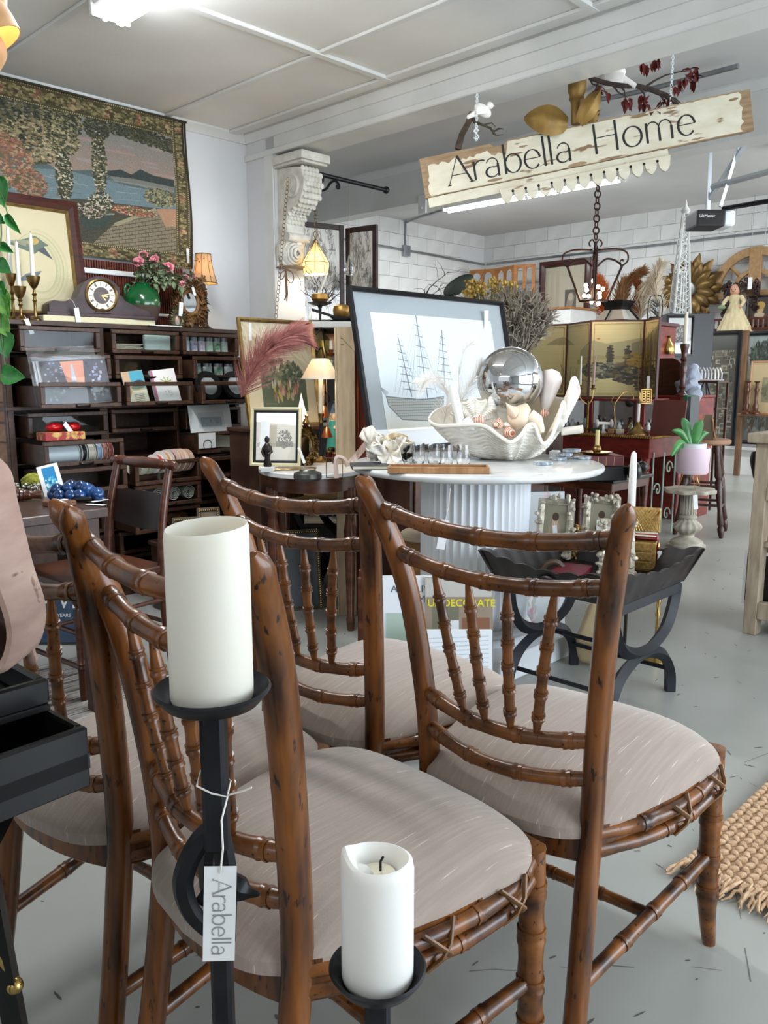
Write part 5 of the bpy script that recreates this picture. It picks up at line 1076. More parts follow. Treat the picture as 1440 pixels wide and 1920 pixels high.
MB().bx(-.185,.185,-.045,.06,0,.008).build('base',m_oakt,t,0,.002)
for(x0,x1,y0,y1)in((-.185,.185,-.05,-.042),(-.185,.185,.055,.063),(-.19,-.18,-.05,.063),(.18,.19,-.05,.063)):MB().bx(x0,x1,y0,y1,0,.026).build('side',m_oakt,t,0,.002)
m_tumb=mat('tumbler_glass','#ffffff',.0,trans=1.,ior=1.45)
for i,(x,y,lab)in enumerate(((766,872,'leftmost clear glass tumbler on the wooden tray'),(784,872,'clear tumbler overlapping the leftmost one on the tray'),(815,876,'middle back clear tumbler on the wooden tray'),(836,876,'middle front clear tumbler with a small label'),(868,876,'rightmost clear tumbler with a white label on the tray'))):
 p=gz(x,y,ZT+.008);p+=FW*(.035 if i in(0,2)else-.01);p.z=ZT+.009
 tt=T('glass_tumbler',lab,'glass',p,CAMYAW,0,'tumblers on the wooden tray');r=.0255
 MB().lathe([(0,.0),(r*.8,.0),(r,.018),(r*1.05,.035),(r*.98,.062),(r*1.0,.088),(r*.93,.088),(r*.91,.062),(r*.98,.035),(r*.92,.018),(r*.7,.008),(0,.008)],24).build('bowl',m_tumb,tt,60)
 MB().box((.004,-r*1.03,.016),(.018,.0006,.014)).build('label',m_tag,tt,0)
m_agate=mat('grey_agate','#7f8a94',.12,c2='#d5dade',sc_=(30,30,30),lo=.45,hi=.6)
for i,(x,y,dz,a,lab)in enumerate(((1018,871,0,.2,'grey agate coaster nearest the viewer on the table'),(1046,862,0,.9,'grey agate coaster at the bottom of the fanned stack'),(1058,860,.013,.5,'grey agate coaster in the middle of the fanned stack'),(1072,858,.026,.1,'grey agate coaster on top of the fanned stack'),(1092,860,.0,1.3,'small grey agate coaster at the far right of the table'))):
 t=T('agate_coaster',lab,'coaster',gz(x,y,ZT)+UP*dz,a);MB().slab([(.047*c*rnd.uniform(.85,1.1),.04*s_*rnd.uniform(.85,1.1))for c,s_ in circ(9)],0,.012).build('slice',m_agate,t,0,.002)
t=T('selenite_tower','pale selenite block behind the coasters','crystal',gz(1040,855,ZT),.4);MB().box((0,0,.012),(.07,.04,.024)).build('block',mat('selenite','#dfe2e4',.3),t,0,.003)
t=T('pink_feather_strip','folded pink striped ribbon leaning at the left end of the marble table','ribbon',gz(665,868,ZT),CAMYAW);b=MB();b.grid(lambda u,v:(-.02+.075*u+.018*v-.01,.01*math.sin(u*6),.005+.09*u-.02*v),10,4);b.build('strip',mat('pink_stripe','#b98a7c',.7,c2='#e0cfc4',sc_=(80,80,20)),t,60,thick=.001)
# books on display at the foot of the column
def bk_(label,x,y,d,w,h,yaw,tilt,m,z=0,th=.02):
 p=at(x,y,d);t=T('book',label,'book',(p.x,p.y,z),yaw,tilt);MB().bx(-w/2,w/2,.003,th,.003,h-.003).build('pages',m_paper,t,0);quad('front_cover',m,t,-w/2,w/2,0,h,0,.003);MB().bx(-w/2,w/2,th,th+.003,0,h).build('back_cover',m_white,t,0);return t
im=Img(90,130,'#dfe3e8');im.rect(.08,.05,.92,.62,'#c9d2da');im.rect(.1,.3,.4,.62,'#a9bdb0');im.rect(.45,.1,.85,.35,'#8c98a3');im.rect(.55,.35,.75,.55,'#6d7a86');im.rect(.12,.08,.4,.25,'#e9eef2')
t=bk_('pale blue decorating book with an interior photo leaning on the column',778,1200,2.62,.24,.33,CAMYAW,.2,im.mat('living_cover'),.215)
textmesh('lettering','AND LIVING\n    HOME',.034,mat('slate_ink','#5d6c7c',.7),t,(-.08,-.001,.275))
im=Img(90,130,'#8d7d6c');im.rect(0,.82,1,1,'#b5b2ab');im.rect(0,0,1,.34,'#d5dbdf');im.rect(.55,.32,.95,.62,'#7d5238');im.rect(.1,.35,.5,.72,'#6b6a55')
for i in range(14):im.line([(.02,.02+i*.022),(.98,.05+i*.022)],.006,'#7d8890')
im.rect(.3,.42,.5,.6,'#d8dde0')
t=bk_('brown fronted decorating book titled in yellow leaning beside the pale one',862,1220,2.60,.225,.36,CAMYAW,.2,im.mat('undecorate_cover'),.185)
textmesh('lettering','UNDECORATE',.034,mat('yellow_print','#d3c62c',.6),t,(-.105,-.001,.262),bold=.0008)
im=Img(90,130,'#e3e8ec')
for i in range(14):im.line([(.05,.1+i*.06),(.95,.14+i*.06)],.012,'#a8b4bf')
t=bk_('white lined magazine standing low in front of the other books',850,1250,2.48,.25,.23,CAMYAW,.15,im.mat('lined_cover'),.175);textmesh('lettering','LIFESTYLE',.03,mat('slate_ink','#5d6c7c',.7),t,(-.06,-.001,.03))
t=T('book_stand','dark navy book rack on carved red wooden sides at the column foot','rack',at(800,1200,2.72));t.location.z=0;t.rotation_euler=(0,0,CAMYAW)
MB().bx(-.16,.17,.02,.05,.1,.52).build('back_panel',mat('navy_panel','#10161f',.5),t,0,.003)
MB().bx(-.2,.2,-.28,.05,.15,.175).build('shelf',m_dkwood,t,0,.003)
b=MB()
for k in range(9):
 for s in(-1,1):b.tube([V((-.215,-.02,.06+.05*k))+V((0,s*(.012+.022*math.sin(j/6*PI)),.05*j/6))for j in range(7)],.007,5)
stuff(b.build('pierced_side',m_redwood,t));b=MB();b.bx(-.235,-.195,-.07,-.05,0,.54);b.bx(-.235,-.195,.04,.06,0,.54);b.build('side_frame',m_redwood,t,0,.003)
for s in(-.18,.18):MB().bx(s-.015,s+.015,-.25,.04,0,.15).build('foot',m_dkwood,t,0,.003)
tagcard('cream tag hanging from the marble table edge behind the chair rail',at(835,975,2.93),.03,.11,CAMYAW,.15,None,[(0,-.001,-.006),(.004,.0,.05),(.002,.03,.115)])
# POST: CORBEL, ROD, CHAINS, LAMP; THEN THE PICTURE TABLE AND BACK LEFT
m_plaster=mat('aged_white_plaster','#d9d6cc',.7,c2='#c4c0b3',sc_=(20,20,20),bump=.25,bsc=(60,60,60),dist_=0)if 0 else mat('aged_white_plaster','#d9d6cc',.7,c2='#c4c0b3',sc_=(20,20,20),bump=.25,bsc=(60,60,60),bdist=.004)
t=T('corbel','tall carved white acanthus corbel fixed to the post beside the beam','corbel',(3.445,4.215,1.9))
Zb=1.9
pr=spline([(0,0,.56),(-.20,0,.545),(-.245,0,.49),(-.25,0,.43),(-.22,0,.365),(-.16,0,.325),(-.105,0,.30),(-.085,0,.26),(-.08,0,.20),(-.09,0,.165),(-.085,0,.13),(-.07,0,.09),(-.045,0,.05),(0,0,.02)],4)
b=MB();b.M=Matrix.Rotation(PI/2,4,'Z');n=len(pr);b.prism([(p.x,p.z)for p in pr],-.075,.075);b.build('scroll_body',m_plaster,t,40,.006,seg=2)
MB().bx(-.105,.105,-.27,0,.56,.575).build('top_slab',m_plaster,t,0,.004);b=MB();b.bx(-.115,.115,-.285,0,.575,.625);b.build('abacus',m_plaster,t,0,.012,seg=2)
b=MB()
for s in(-1,1):
 b.lathe([(0,-.012),(.062,-.012),(.07,0),(.062,.012),(.045,.004),(.03,.010),(0,.012)],24,(s*.08,-.15,.44),Matrix.Rotation(s*PI/2,3,'Y'));b.lathe([(0,-.01),(.035,-.01),(.038,0),(.02,.01),(0,.012)],18,(s*.08,-.06,.20),Matrix.Rotation(s*PI/2,3,'Y'))
stuff(b.build('volutes',m_plaster,t))
b=MB()
for k in range(13):
 for j in range(5):p=pr[5+k*2];b.ell((-.056+.028*j+(.014 if k%2 else 0),p.x-.002,p.z),(.018,.007,.019),8,6)
stuff(b.build('acanthus_scales',m_plaster,t));MB().cyl((-.085,-.1,.15),(.085,-.1,.15),.026,n=16).build('roll',m_plaster,t)
b=MB()
for k in range(7):b.ell((rnd.uniform(-.04,.04),-.075+rnd.uniform(-.02,.01),.05+.012*k),(.025,.018,.02),8,6)
stuff(b.build('leaf_drop',m_plaster,t))
def ironrod():
 t=T('iron_rod','black iron curtain rod with scroll bracket reaching out from the corbel','rod',(3.56,4.05,2.44));m=m_black_iron
 b=MB();b.cyl((-.06,0,0),(.60,0,-.004),.014,n=12);b.build('rod',m,t);b=MB();b.ell((.61,0,-.004),.024,14,10);b.build('finial',m,t)
 P=spline([(-.04,.15,-.11),(.0,.05,-.10),(.06,0,-.085),(.11,0,-.035),(.15,0,-.02),(.18,0,-.04),(.175,0,-.06),(.16,0,-.055),(.165,0,-.043)],6);b=MB();b.tube(P,.008,6);b.build('scroll_bracket',m,t)
 P=spline([(.02,0,-.07),(.04,0,-.04),(.05,0,0)],5);MB().tube(P,.008,6).build('brace',m,t);MB().tube(spline([(-.0,.04,-.09),(-.02,.02,-.115),(-.03,.0,-.14),(-.045,0,-.15)],5),[.006]*8+[.01]*6+[.005]*2,6).build('leaf_tip',m,t);MB().cyl((-.04,.165,-.03),(-.04,0,-.005),.012,n=8).build('wall_arm',m,t)
ironrod()
def chain(name,label,p0,p1,n,r,m,th=.0018,sag=0):
 t=T(name,label,'chain',p0);b=MB()
 for i in range(n):
  f=(i+.5)/n;c=(V(p1)-V(p0))*f;d=(V(p1)-V(p0)).normalized();L=(V(p1)-V(p0)).length/n*.62;s_=RT if i%2 else FW*.6+RT*.5;s_=(s_-d*s_.dot(d)).normalized()
  b.tube([c+d*L*math.cos(a)+s_*r*math.sin(a)for a in[k*PI/5 for k in range(10)]],th,4,closed=True)
 stuff(b.build('links',m,t));return t
m_oldbrass=mat('old_brass_chain','#7d6a4c',.45,.8)
chain('brass_chain','long old brass chain looped from the corbel down behind the gilt picture',gY(540,333,3.98),gY(517,596,4.02),34,.009,m_oldbrass)
chain('brass_chain','short brass chain holding the lit glass shade lamp',gY(590,352,4.05),gY(592,432,4.05),11,.0095,m_oldbrass)
pq=gY(548,500,4.1);t=T('rose_bracket','white carved rose wall bracket with a small ledge below the corbel','bracket',(3.43,4.215,pq.z))
MB().lathe([(0,-.004),(.10,-.004),(.105,0),(.1,.006),(0,.006)],28,(0,-.06,0),None,1,.9).build('ledge',mat('ledge_brown','#8d7a5e',.6),t);b=MB()
for k,(r,a)in enumerate(((.085,.0),(.07,.5),(.055,1.1),(.04,1.7),(.025,2.4))):
 b.tube([(r*math.cos(q)*(1+.08*math.sin(3*q+a)),-.05-.016*k,.085+r*math.sin(q)*(1+.08*math.sin(4*q+a)))for q in[i*PI/12 for i in range(24)]],.014-.001*k,8,closed=True)
b.ell((0,-.05,.085),(.09,.05,.085),18,12);stuff(b.build('rose_petals',m_plaster,t,60))
MB().prism([(-.08,.0),(.08,0),(.085,.12),(.05,.19),(-.05,.19),(-.085,.12)],-.02,0).build('back_plate',m_plaster,t,0,.006)
t=T('string_tassel','brown cord tied in a bow with a tassel under the rose ledge','tassel',gY(535,506,4.05));m_cord=mat('brown_cord','#6d5338',.9);b=MB()
b.tube(spline([(0,0,0),(.05,0,-.01),(.065,0,-.05),(.04,0,-.075),(.012,0,-.05),(0,0,-.01)],6),.0028,5);b.tube(spline([(0,0,0),(-.04,0,-.03),(-.035,0,-.06),(-.01,0,-.04),(0,0,-.01)],6),.0028,5);b.tube([(0,0,0),(.004,0,-.15),(-.01,0,-.18)],.005,6);b.tube([(.006,0,0),(.014,0,-.14),(.006,0,-.185)],.004,6);b.build('cord',m_cord,t)
zt_,zb_=gY(592,455,4.05).z,gY(592,513,4.05).z;p=gY(592,485,4.05);h=zt_-zb_
t=T('glass_shade_lamp','lit white and amber leaded glass pendant shade hanging from the iron rod','pendant lamp',(p.x,4.05,zb_))
def facet(u,v):
 k=u*8;a=2*PI*u;w=math.cos(PI/8)/math.cos((a%(PI/4))-PI/8);r=(.086-.076*max(0,v-.34)/.66 if v>.34 else .078+.008*(v/.34))*w
 return(r*math.cos(a),r*math.sin(a),h*v-(.008*abs(math.sin(u*8*PI))if v<.01 else 0))
b=MB();b.grid(facet,32,9,cu=True);b.build('glass_shade',shade_mat('milky_glass','#f4e6c4',trans=.75),t,20,thick=.001)
b=MB()
for k in range(8):b.tube([V(facet(k/8,v))*1.01 for v in(.02,.34,.6,.99)],.0022,4)
b.tube([V(facet(k/32,.34))*1.01 for k in range(32)],.0018,4,closed=True);stuff(b.build('leading',mat('dark_leading','#5d4a28',.5,.5),t))
MB().lathe([(.012,h),(.014,h+.012),(.006,h+.02),(.005,h+.035),(0,h+.035)],14).build('cap',m_brass,t);MB().tube([(.016*math.cos(a),0,h+.05+.016*math.sin(a))for a in[k*PI/8 for k in range(16)]],.003,6,closed=True).build('ring',m_brass,t)
b=MB();b.ell((0,0,h*.4),(.028,.028,.04),14,10);b.build('bulb',mat('lit_bulb','#fff3d8',.5,emit=16),t);glow('pendant_lamp_glow',(p.x,4.05,zb_+h*.15),5,(1,.85,.62),.03)
p=gY(655,505,4.05);t=T('glass_drop','clear hand blown glass drop hanging on a thin wire from the rod end','ornament',p);MB().lathe([(0,-.045),(.03,-.03),(.04,-.005),(.034,.02),(.018,.045),(.008,.075),(.006,.09),(0,.095)],20).build('drop',m_tumb,t,60);MB().cyl((0,0,.09),(0,0,2.43-p.z),.0012,n=5).build('wire',m_oldbrass,t)
tb0=gz(590,872,.77);t=T('side_table','dark red brown table with a white marble slab below the gilt framed picture','table',(tb0.x,tb0.y,0),CAMYAW)
MB().slab([(.27*a,.40*c)for a,c in circ(40)],.748,.77).build('marble_slab',m_marble,t,40,.003);MB().slab([(.24*a,.37*c)for a,c in circ(32)],.68,.748).build('apron',m_redwood,t,40)
for a,c in((-.18,-.22),(.18,-.22),(-.18,.22),(.18,.22)):turned((a,c,0),(a,c,.69),[(0,.016),(.08,.022),(.1,.016),(.5,.024),(.7,.03),(.8,.02),(.84,.03),(1,.03)]).build('leg',m_redwood,t)
zt2=.77
p0=V((2.81,3.46,.93));im=Img(200,230,'#cbbd9c')
for i in range(34):
 x=rnd.uniform(-.2,1);P=[(x,1)]
 for k in range(6):P.append((P[-1][0]+rnd.uniform(.0,.14),P[-1][1]-rnd.uniform(.04,.12)))
 im.line(P,.02,rnd.choice(['#d8ccb0','#b8ac92','#c9b48c','#dcd3bd']),.6)
im.rect(.2,.12,.86,.5,'#58604a');im.leaves(.52,.48,.3,.16,260,.03,['#4d5a45','#6d7458','#3f4a3c','#8d8a6a'],.8);im.rect(.2,.12,.86,.2,'#4a5a48')
for i in range(40):im.ell(rnd.uniform(.35,.75),rnd.uniform(.24,.4),.012,.04,rnd.choice(['#c9a48c','#b7b09a','#c9b04a','#d4c6b8','#a86d5c']),.85)
picture('framed_picture','gold framed picture of a garden party on marbled paper by the white post','picture',p0,.50,.575,0,.14,m_gilt,im.mat('garden_party_print',.5),.02,.02)
t=T('low_cabinet','dark slim cabinet behind the side table carrying the gold framed picture','cabinet',(2.73,3.6,0));MB().bx(-.15,.15,-.18,.08,.05,.91).build('body',m_dkwood,t,0,.004);MB().bx(-.16,.28,-.19,.09,.91,.93).build('top',m_dkwood,t,0,.003);MB().bx(-.13,.13,-.16,.06,0,.05).build('plinth',m_dkwood,t,0)
tagcard('white tag hanging inside the top left of the gold framed picture',gY(469,605,3.50),.016,.09,0)
m_pampas=mat('pink_pampas','#b77a74',.95,c2='#8d544e',sc_=(20,20,20))
pw=lambda x,y,d:at(x,y,d)
plume('pampas_plume','dusty pink pampas grass plume in front of the gold framed picture',[pw(452,745,4.0),pw(478,690,4.0),pw(510,652,4.0),pw(545,632,4.0),pw(562,628,4.0)],.2,2400,pw(452,745,4.0),m_pampas,.16,.0009)
im=Img(160,180,'#d8d2c4')
for i in range(8):im.line([(.05,.93-i*.05),(.95,.92-i*.05)],.004,'#9a948a',.5)
im.rect(0,.28,1,.36,'#b3ab9c');im.leaves(.72,.45,.18,.2,110,.03,['#4a4844','#6d6a64','#8a867c']);im.leaves(.2,.42,.14,.16,70,.03,['#5a5853','#7a766c']);im.rect(.3,.34,.52,.75,'#a39885',.5);im.rect(.5,.28,.95,.4,'#77736a',.7)
p=gz(515,874,zt2);t=picture('framed_print','black and cream framed sepia town print standing on the side table','picture',p+V((0,0,.001))+FW*.0,.25,.285,CAMYAW-.12,.16,mat('cream_frame','#c9bf9c',.5),im.mat('town_print'),.016,.02,.004,m_white,inner=(.011,mat('black_frame','#101114',.3)))
tagcard('gauze sachet tag hanging over the sepia town print',p+UP*.22+FW*-.03+RT*-.035,.045,.13,CAMYAW-.1,.08)
p=gz(502,884,zt2);t=T('statuette','small dark bronze robed statuette on a white stone block','statuette',p,CAMYAW);MB().bx(-.03,.03,-.025,.025,0,.022).build('plinth',m_marble,t,0,.002)
b=MB();b.lathe([(.016,.022),(.02,.03),(.012,.06),(.017,.09),(.02,.11),(.012,.125),(.007,.13),(.011,.14),(.011,.15),(.005,.16),(0,.163)],14,(0,0,0),None,1,.8);b.tube([(.015,0,.115),(.022,-.012,.09),(.006,-.018,.08)],.006,6);b.tube([(-.015,0,.115),(-.022,-.008,.09),(-.012,-.016,.07)],.006,6);b.build('figure',mat('dark_bronze','#2c2622'),t)
p=gz(570,872,zt2);t=oval_frame('ornate_mirror','ornate pierced brass standing mirror with an oval glass on the side table',p+UP*.03,.078,.115,.03,m_brass,m_mirror,CAMYAW-.45,.15,90,'mirror',0,.006);MB().lathe([(0,.15),(.008,.15),(.012,.165),(.02,.175),(.012,.19),(.006,.2),(.01,.21),(0,.22)],12).build('finial',m_brass,t);MB().tube([(.0,.01,.0),(0,.06,-.03)],.005,6).build('strut',m_brass,t);MB().bx(-.04,.04,-.015,.03,-.03,-.018).build('foot',m_brass,t,0,.003);MB().cyl((0,.0,-.02),(0,0,.0),.008).build('stem',m_brass,t)
tagcard('white tag strung across the ornate brass mirror',p+FW*-.05+RT*-.02+UP*.09,.014,.08,CAMYAW,-.35)
p=gz(541,880,zt2);t=T('gilt_tray','flat gilt leaf edged tray lying in front of the brass mirror','tray',p,CAMYAW+.1);b=MB();b.slab([((.13+.006*math.sin(i*3))*a,(.05+.004*math.sin(i*2.3))*c)for i,(a,c)in enumerate(circ(40))],0,.008);b.build('tray',m_brass,t,30,.003)
p=gz(577,900,zt2);t=T('metal_box','round dark pewter lidded box at the front of the side table','box',p);MB().lathe([(0,0),(.052,0),(.06,.01),(.058,.028),(.05,.034),(.036,.038),(.03,.046),(0,.048)],28).build('box',mat('pewter','#4d4d48',.35,.7),t)
p=gz(603,866,zt2);zs0,zs1=at(596,710,(p-EYE).dot(FW)).z,at(596,673,(p-EYE).dot(FW)).z
t=T('candlestick_lamp','lit white shaded lamp on a black and brass candlestick column','lamp',p);MB().lathe([(0,0),(.045,0),(.045,.01),(.02,.022),(.012,.03),(0,.03)],18).build('foot',m_brass,t);MB().cyl((0,0,.028),(0,0,.19),.011,n=12).build('column',mat('black_column','#14161c',.3),t);MB().lathe([(.008,.19),(.014,.2),(.009,.22),(.016,.235),(.016,.245),(0,.245)],14).build('brass_cup',m_brass,t);MB().cyl((0,0,.245),(0,0,zs0-zt2+.03),.0115,n=12).build('candle_tube',m_wax,t)
shade(MB(),zs1-zs0,.042,.098,24,0,0).build('lamp_shade',shade_mat('white_shade','#ede6d8',trans=.55),t,60,loc=(0,0,zs0-zt2),thick=.001)
b=MB();b.tube([(.098*a,.098*c,zs0-zt2)for a,c in circ(24)],.003,5,closed=True);b.tube([(.042*a,.042*c,zs1-zt2)for a,c in circ(24)],.003,5,closed=True);stuff(b.build('shade_piping',m_white,t));glow('candlestick_lamp_glow',p+UP*((zs0+zs1)/2-zt2),9,(1,.8,.55),.025)
p=gz(565,862,zt2);t=T('folded_napkin','pointed white folded napkin behind the ornate brass mirror','napkin',p+FW*.05,CAMYAW);b=MB();b.lathe([(.045,.16),(.03,.22),(.012,.29),(0,.345)],8,(0,0,0),None,1,.5);b.build('cone',m_white,t,20);MB().lathe([(0,0),(.03,0),(.02,.02),(.018,.15),(.046,.16),(0,.161)],12).build('holder',m_brass,t)
m_ruby=mat('ruby_glass','#5a060c',.05,trans=.6)
for i,(x,y)in enumerate(((617,866),(629,869),(642,868),(622,860),(635,861),(648,862))):
 t=T('ruby_glass',['front left','front middle','front right','back left','back middle','back right'][i]+' gilt rimmed ruby red liqueur glass by the madonna figure','glass',gz(x,y,zt2),0,0,'ruby liqueur glasses');MB().lathe([(0,0),(.015,0),(.016,.01),(.017,.055),(.015,.055),(.013,.01),(0,.008)],14).build('bowl',m_ruby,t);MB().lathe([(.0165,.05),(.018,.05),(.018,.058),(.0165,.058),(.0165,.05)],14).build('gilt_rim',m_brass2,t)
p=gz(628,850,zt2);t=T('madonna_figure','painted madonna figure in a teal cloak and cream robe beside the wooden board','statuette',p,CAMYAW+.2)
MB().lathe([(.045,0),(.05,.03),(.04,.1),(.03,.16),(.022,.185),(0,.19)],16,(0,0,0),None,1,.75).build('robe',mat('cream_robe','#d8cda4',.5),t);b=MB();b.grid(lambda u,v:((.05-.022*v)*1.02*math.cos(PI*.55+PI*1.15*u),(.05-.022*v)*.8*math.sin(PI*.55+PI*1.15*u),.02+.165*v),16,8);b.build('cloak',mat('teal_cloak','#2f8579',.5),t,60,thick=.004);b=MB();b.ell((0,-.004,.205),(.017,.017,.022),12,8);b.build('head',mat('pale_skin','#d8b08f',.5),t);b=MB();b.grid(lambda u,v:((.024+.008*(1-v))*math.cos(PI*.95*u+.1),.002+(.022)*math.sin(PI*.95*u+.1),.17+.065*v-.012*v*v),12,5);b.build('veil',mat('cream_robe','#d8cda4'),t,60,thick=.003);b=MB();b.ell((0,-.03,.145),(.012,.010,.012),8,6);b.build('hands',mat('pale_skin','#d8b08f'),t)
m_copper=mat('copper','#a8623a',.3,.9)
for i,(x,y0,y1,d,lab)in enumerate(((607,783,760,4.3,'copper bell hanging left of the madonna figure'),(613,820,800,4.15,'smaller copper bell hanging lower beside the madonna figure'))):
 p=at(x,y0,d);h=at(x,y1,d).z-p.z;t=T('copper_bell',lab,'bell',p);MB().lathe([(.03,0),(.026,h*.3),(.014,h*.85),(.006,h),(0,h)],16).build('bell',m_copper,t);MB().tube([(0,0,h),(.004,0,h+.10),(.0,0,h+.30)],.0025,5).build('cord',m_cord,t)
for i,(x,y,w,h,lab)in enumerate(((520,893,.02,.03,'small glass salt pot'),)):pass
p=gz(625,896,zt2);t=T('wire_stand','thin brass wire display stand with a pale ribbon near the marble table','stand',p,CAMYAW);b=MB();b.tube([(-.03,0,0),(-.03,0,.085)],.0018,5);b.tube([(.04,0,0),(.04,.0,.085)],.0018,5);b.tube([(-.03,0,.085),(.04,0,.085)],.0018,5);b.tube([(-.03,0,.001),(.04,0,.001)],.0018,5);b.build('wire_frame',m_brass,t);b=MB();b.tube(spline([(.015,-.01,.0),(.012,-.01,.06),(.02,-.012,.09),(.05,-.015,.08),(.06,-.015,.05)],5),.005,4,flat=2);b.build('ribbon',mat('pale_pink_ribbon','#d8bfb4',.6),t)
A1=at(638,852,4.02);t=T('wooden_board','pale rough wooden panel standing on edge left of the ship picture','board',(A1.x,A1.y,0),CAMYAW+.15,.02)
m_rawwood=mat('raw_grey_wood','#8d7a60',.75,c2='#a8967a',sc_=(30,30,5),bump=.1,bsc=(80,80,12),bdist=.002);hb=at(638,612,4.0).z
MB().bx(-.012,.078,0,.03,.0,hb).build('panel',m_rawwood,t,0,.003);MB().bx(-.018,-.010,-.004,.034,.0,hb).build('edge_strip',m_rawwood,t,0,.002)
b=MB();b.prism([(-.01,.70),(.08,.79),(.08,.70)],-.005,-.001);b.build('lower_brace',m_rawwood,t,0);b=MB();b.prism([(.01,hb-.03),(.076,hb-.10),(.076,hb-.115),(.005,hb-.04)],-.004,-.001);b.build('upper_brace',m_rawwood,t,0);b=MB()
for z in(hb-.055,hb-.085):b.bx(.01,.025,-.001,0,z,z+.003)
stuff(b.build('nail_marks',m_dark,t,0))
p=at(674,850,4.12);t=T('red_board','narrow red brown plank between the pale panel and the ship picture','board',(p.x,p.y,0),CAMYAW+.3,.02);MB().bx(-.035,.06,0,.02,0,1.40).build('plank',mat('red_plank','#5d2a1c',.5,c2='#7a3a26',sc_=(30,30,4)),t,0,.002);MB().bx(-.005,.003,-.012,0,0,1.40).build('batten',mat('red_plank','#5d2a1c'),t,0,.002)
sp_=at(615,850,5.0);t=T('white_shelf_unit','white painted open shelf unit behind the candlestick lamp','shelf',(sp_.x,sp_.y,0),CAMYAW+.05);W5=.30
for x in(-.16,.145,.32):MB().bx(x-.012,x+.012,0,.3,0,1.5).build('upright',m_trim,t,0,.003)
MB().bx(-.18,.34,.29,.30,0,1.5).build('back',mat('grey_back','#9aa0a6',.7),t,0)
for z in(.3,.62,.9,1.21):MB().bx(-.15,.31,.0,.29,z,z+.022).build('shelf',m_trim,t,0,.002)
MB().bx(-.2,.36,-.02,.31,1.48,1.52).build('cornice',m_trim,t,0,.008)
rx=lambda x,y,d=5.02:at(x,y,d)
p=rx(588,622);t=T('felt_hat','olive felt hat hanging at the white shelf behind the gold frame','hat',p+UP*-.05,CAMYAW);MB().lathe([(0,-.03),(.085,-.028),(.1,-.01),(.075,0),(.06,.06),(.0,.075)],20,(0,.05,.0),Euler((1.3,0,0)).to_matrix()).build('felt',mat('olive_felt','#4a4226',.9),t)
p=rx(600,672);t=T('peach_panel','peach painted panel standing on the white shelf','panel',(p.x,p.y,1.232),CAMYAW);MB().bx(-.08,.10,.06,.09,0,.22).build('panel',mat('peach_paint','#c98e68',.6),t,0,.003)
p=rx(609,690,4.9);t=T('brass_canister','tall dull brass canister on the white shelf','canister',(p.x,p.y,1.232));MB().lathe([(0,0),(.04,0),(.04,.17),(.036,.175),(0,.175)],20).build('canister',mat('dull_brass','#8a7434',.4,.8),t)
for i,(y0,lab)in enumerate(((662,'upper'),(698,'lower'))):
 p=rx(621,y0,4.8);t=T('candle_sconce',lab+' copper candle sconce with a lit looking white candle by the white shelf','sconce',p);MB().lathe([(0,-.02),(.03,-.014),(.034,0),(.012,.004),(.016,.02),(.012,.02),(0,.006)],14).build('pan',m_copper,t);MB().cyl((0,0,.005),(0,0,.07),.010,n=10).build('candle',m_wax,t);MB().tube(spline([(0,.02,-.01),(.0,.05,.02),(-.004,.06,.1),(-.03,.05,.14),(-.07,.05,.10)],5),.005,5).build('arm',mat('dark_bronze','#2c2622'),t)
p=rx(607,760);t=T('iron_scroll','black iron S scroll standing on the white shelf','ornament',(p.x,p.y,.922),CAMYAW);MB().tube(spline([(.02,0,.005),(-.03,0,.01),(-.035,0,.05),(.0,0,.09),(.03,0,.14),(.01,0,.18),(-.02,0,.165)],6),.009,6).build('scroll',m_black_iron,t)
p=rx(632,760);t=T('blue_white_jar','small blue and white patterned jar on the white shelf','jar',(p.x,p.y,.922));MB().lathe([(0,0),(.03,0),(.045,.05),(.03,.1),(.018,.12),(.022,.13),(0,.13)],18).build('jar',mat('blue_white_china','#c9d0d8',.2,c2='#7f90a8',sc_=(40,40,40)),t)
p=rx(631,700);t=T('toile_card','small toile patterned picture on the upper white shelf','picture',(p.x,p.y,1.232),CAMYAW,.1)
m_toile_s=None
im=Img(150,900,'#e6e3dc')
for i in range(230):
 x,y=rnd.random(),rnd.random();c=rnd.choice(['#7a7874','#8d8a86','#65625f','#9a9792'])
 im.leaves(x,y,.09,.016,16,.03,[c,'#65625e','#a39f99'],.7)
for i in range(60):x,y=rnd.random(),rnd.random();im.ell(x,y,.10,.003,'#6a6864',.6);im.poly([(x-.03,y),(x+.03,y),(x+.02,y+.014),(x-.02,y+.014)],'#5a5854',.7);im.ell(x,y+.016,.02,.004,'#5a5854',.8)
m_toile=im.mat('toile_fabric',.8);quad('face',m_toile,t,-.05,.05,0,.13,.0,.004)
m_dframe=mat('dark_walnut_frame','#23140e',.4,c2='#38221a',sc_=(10,10,40))
d5=5.7;q0=at(700,560,d5);ts=T('toile_screen','tall dark framed folding screen covered in black and white toile behind the post','screen',(q0.x,q0.y,0),CAMYAW)
zT=at(690,420,d5).z;q1=at(646,560,d5);q2=at(588,560,d5)
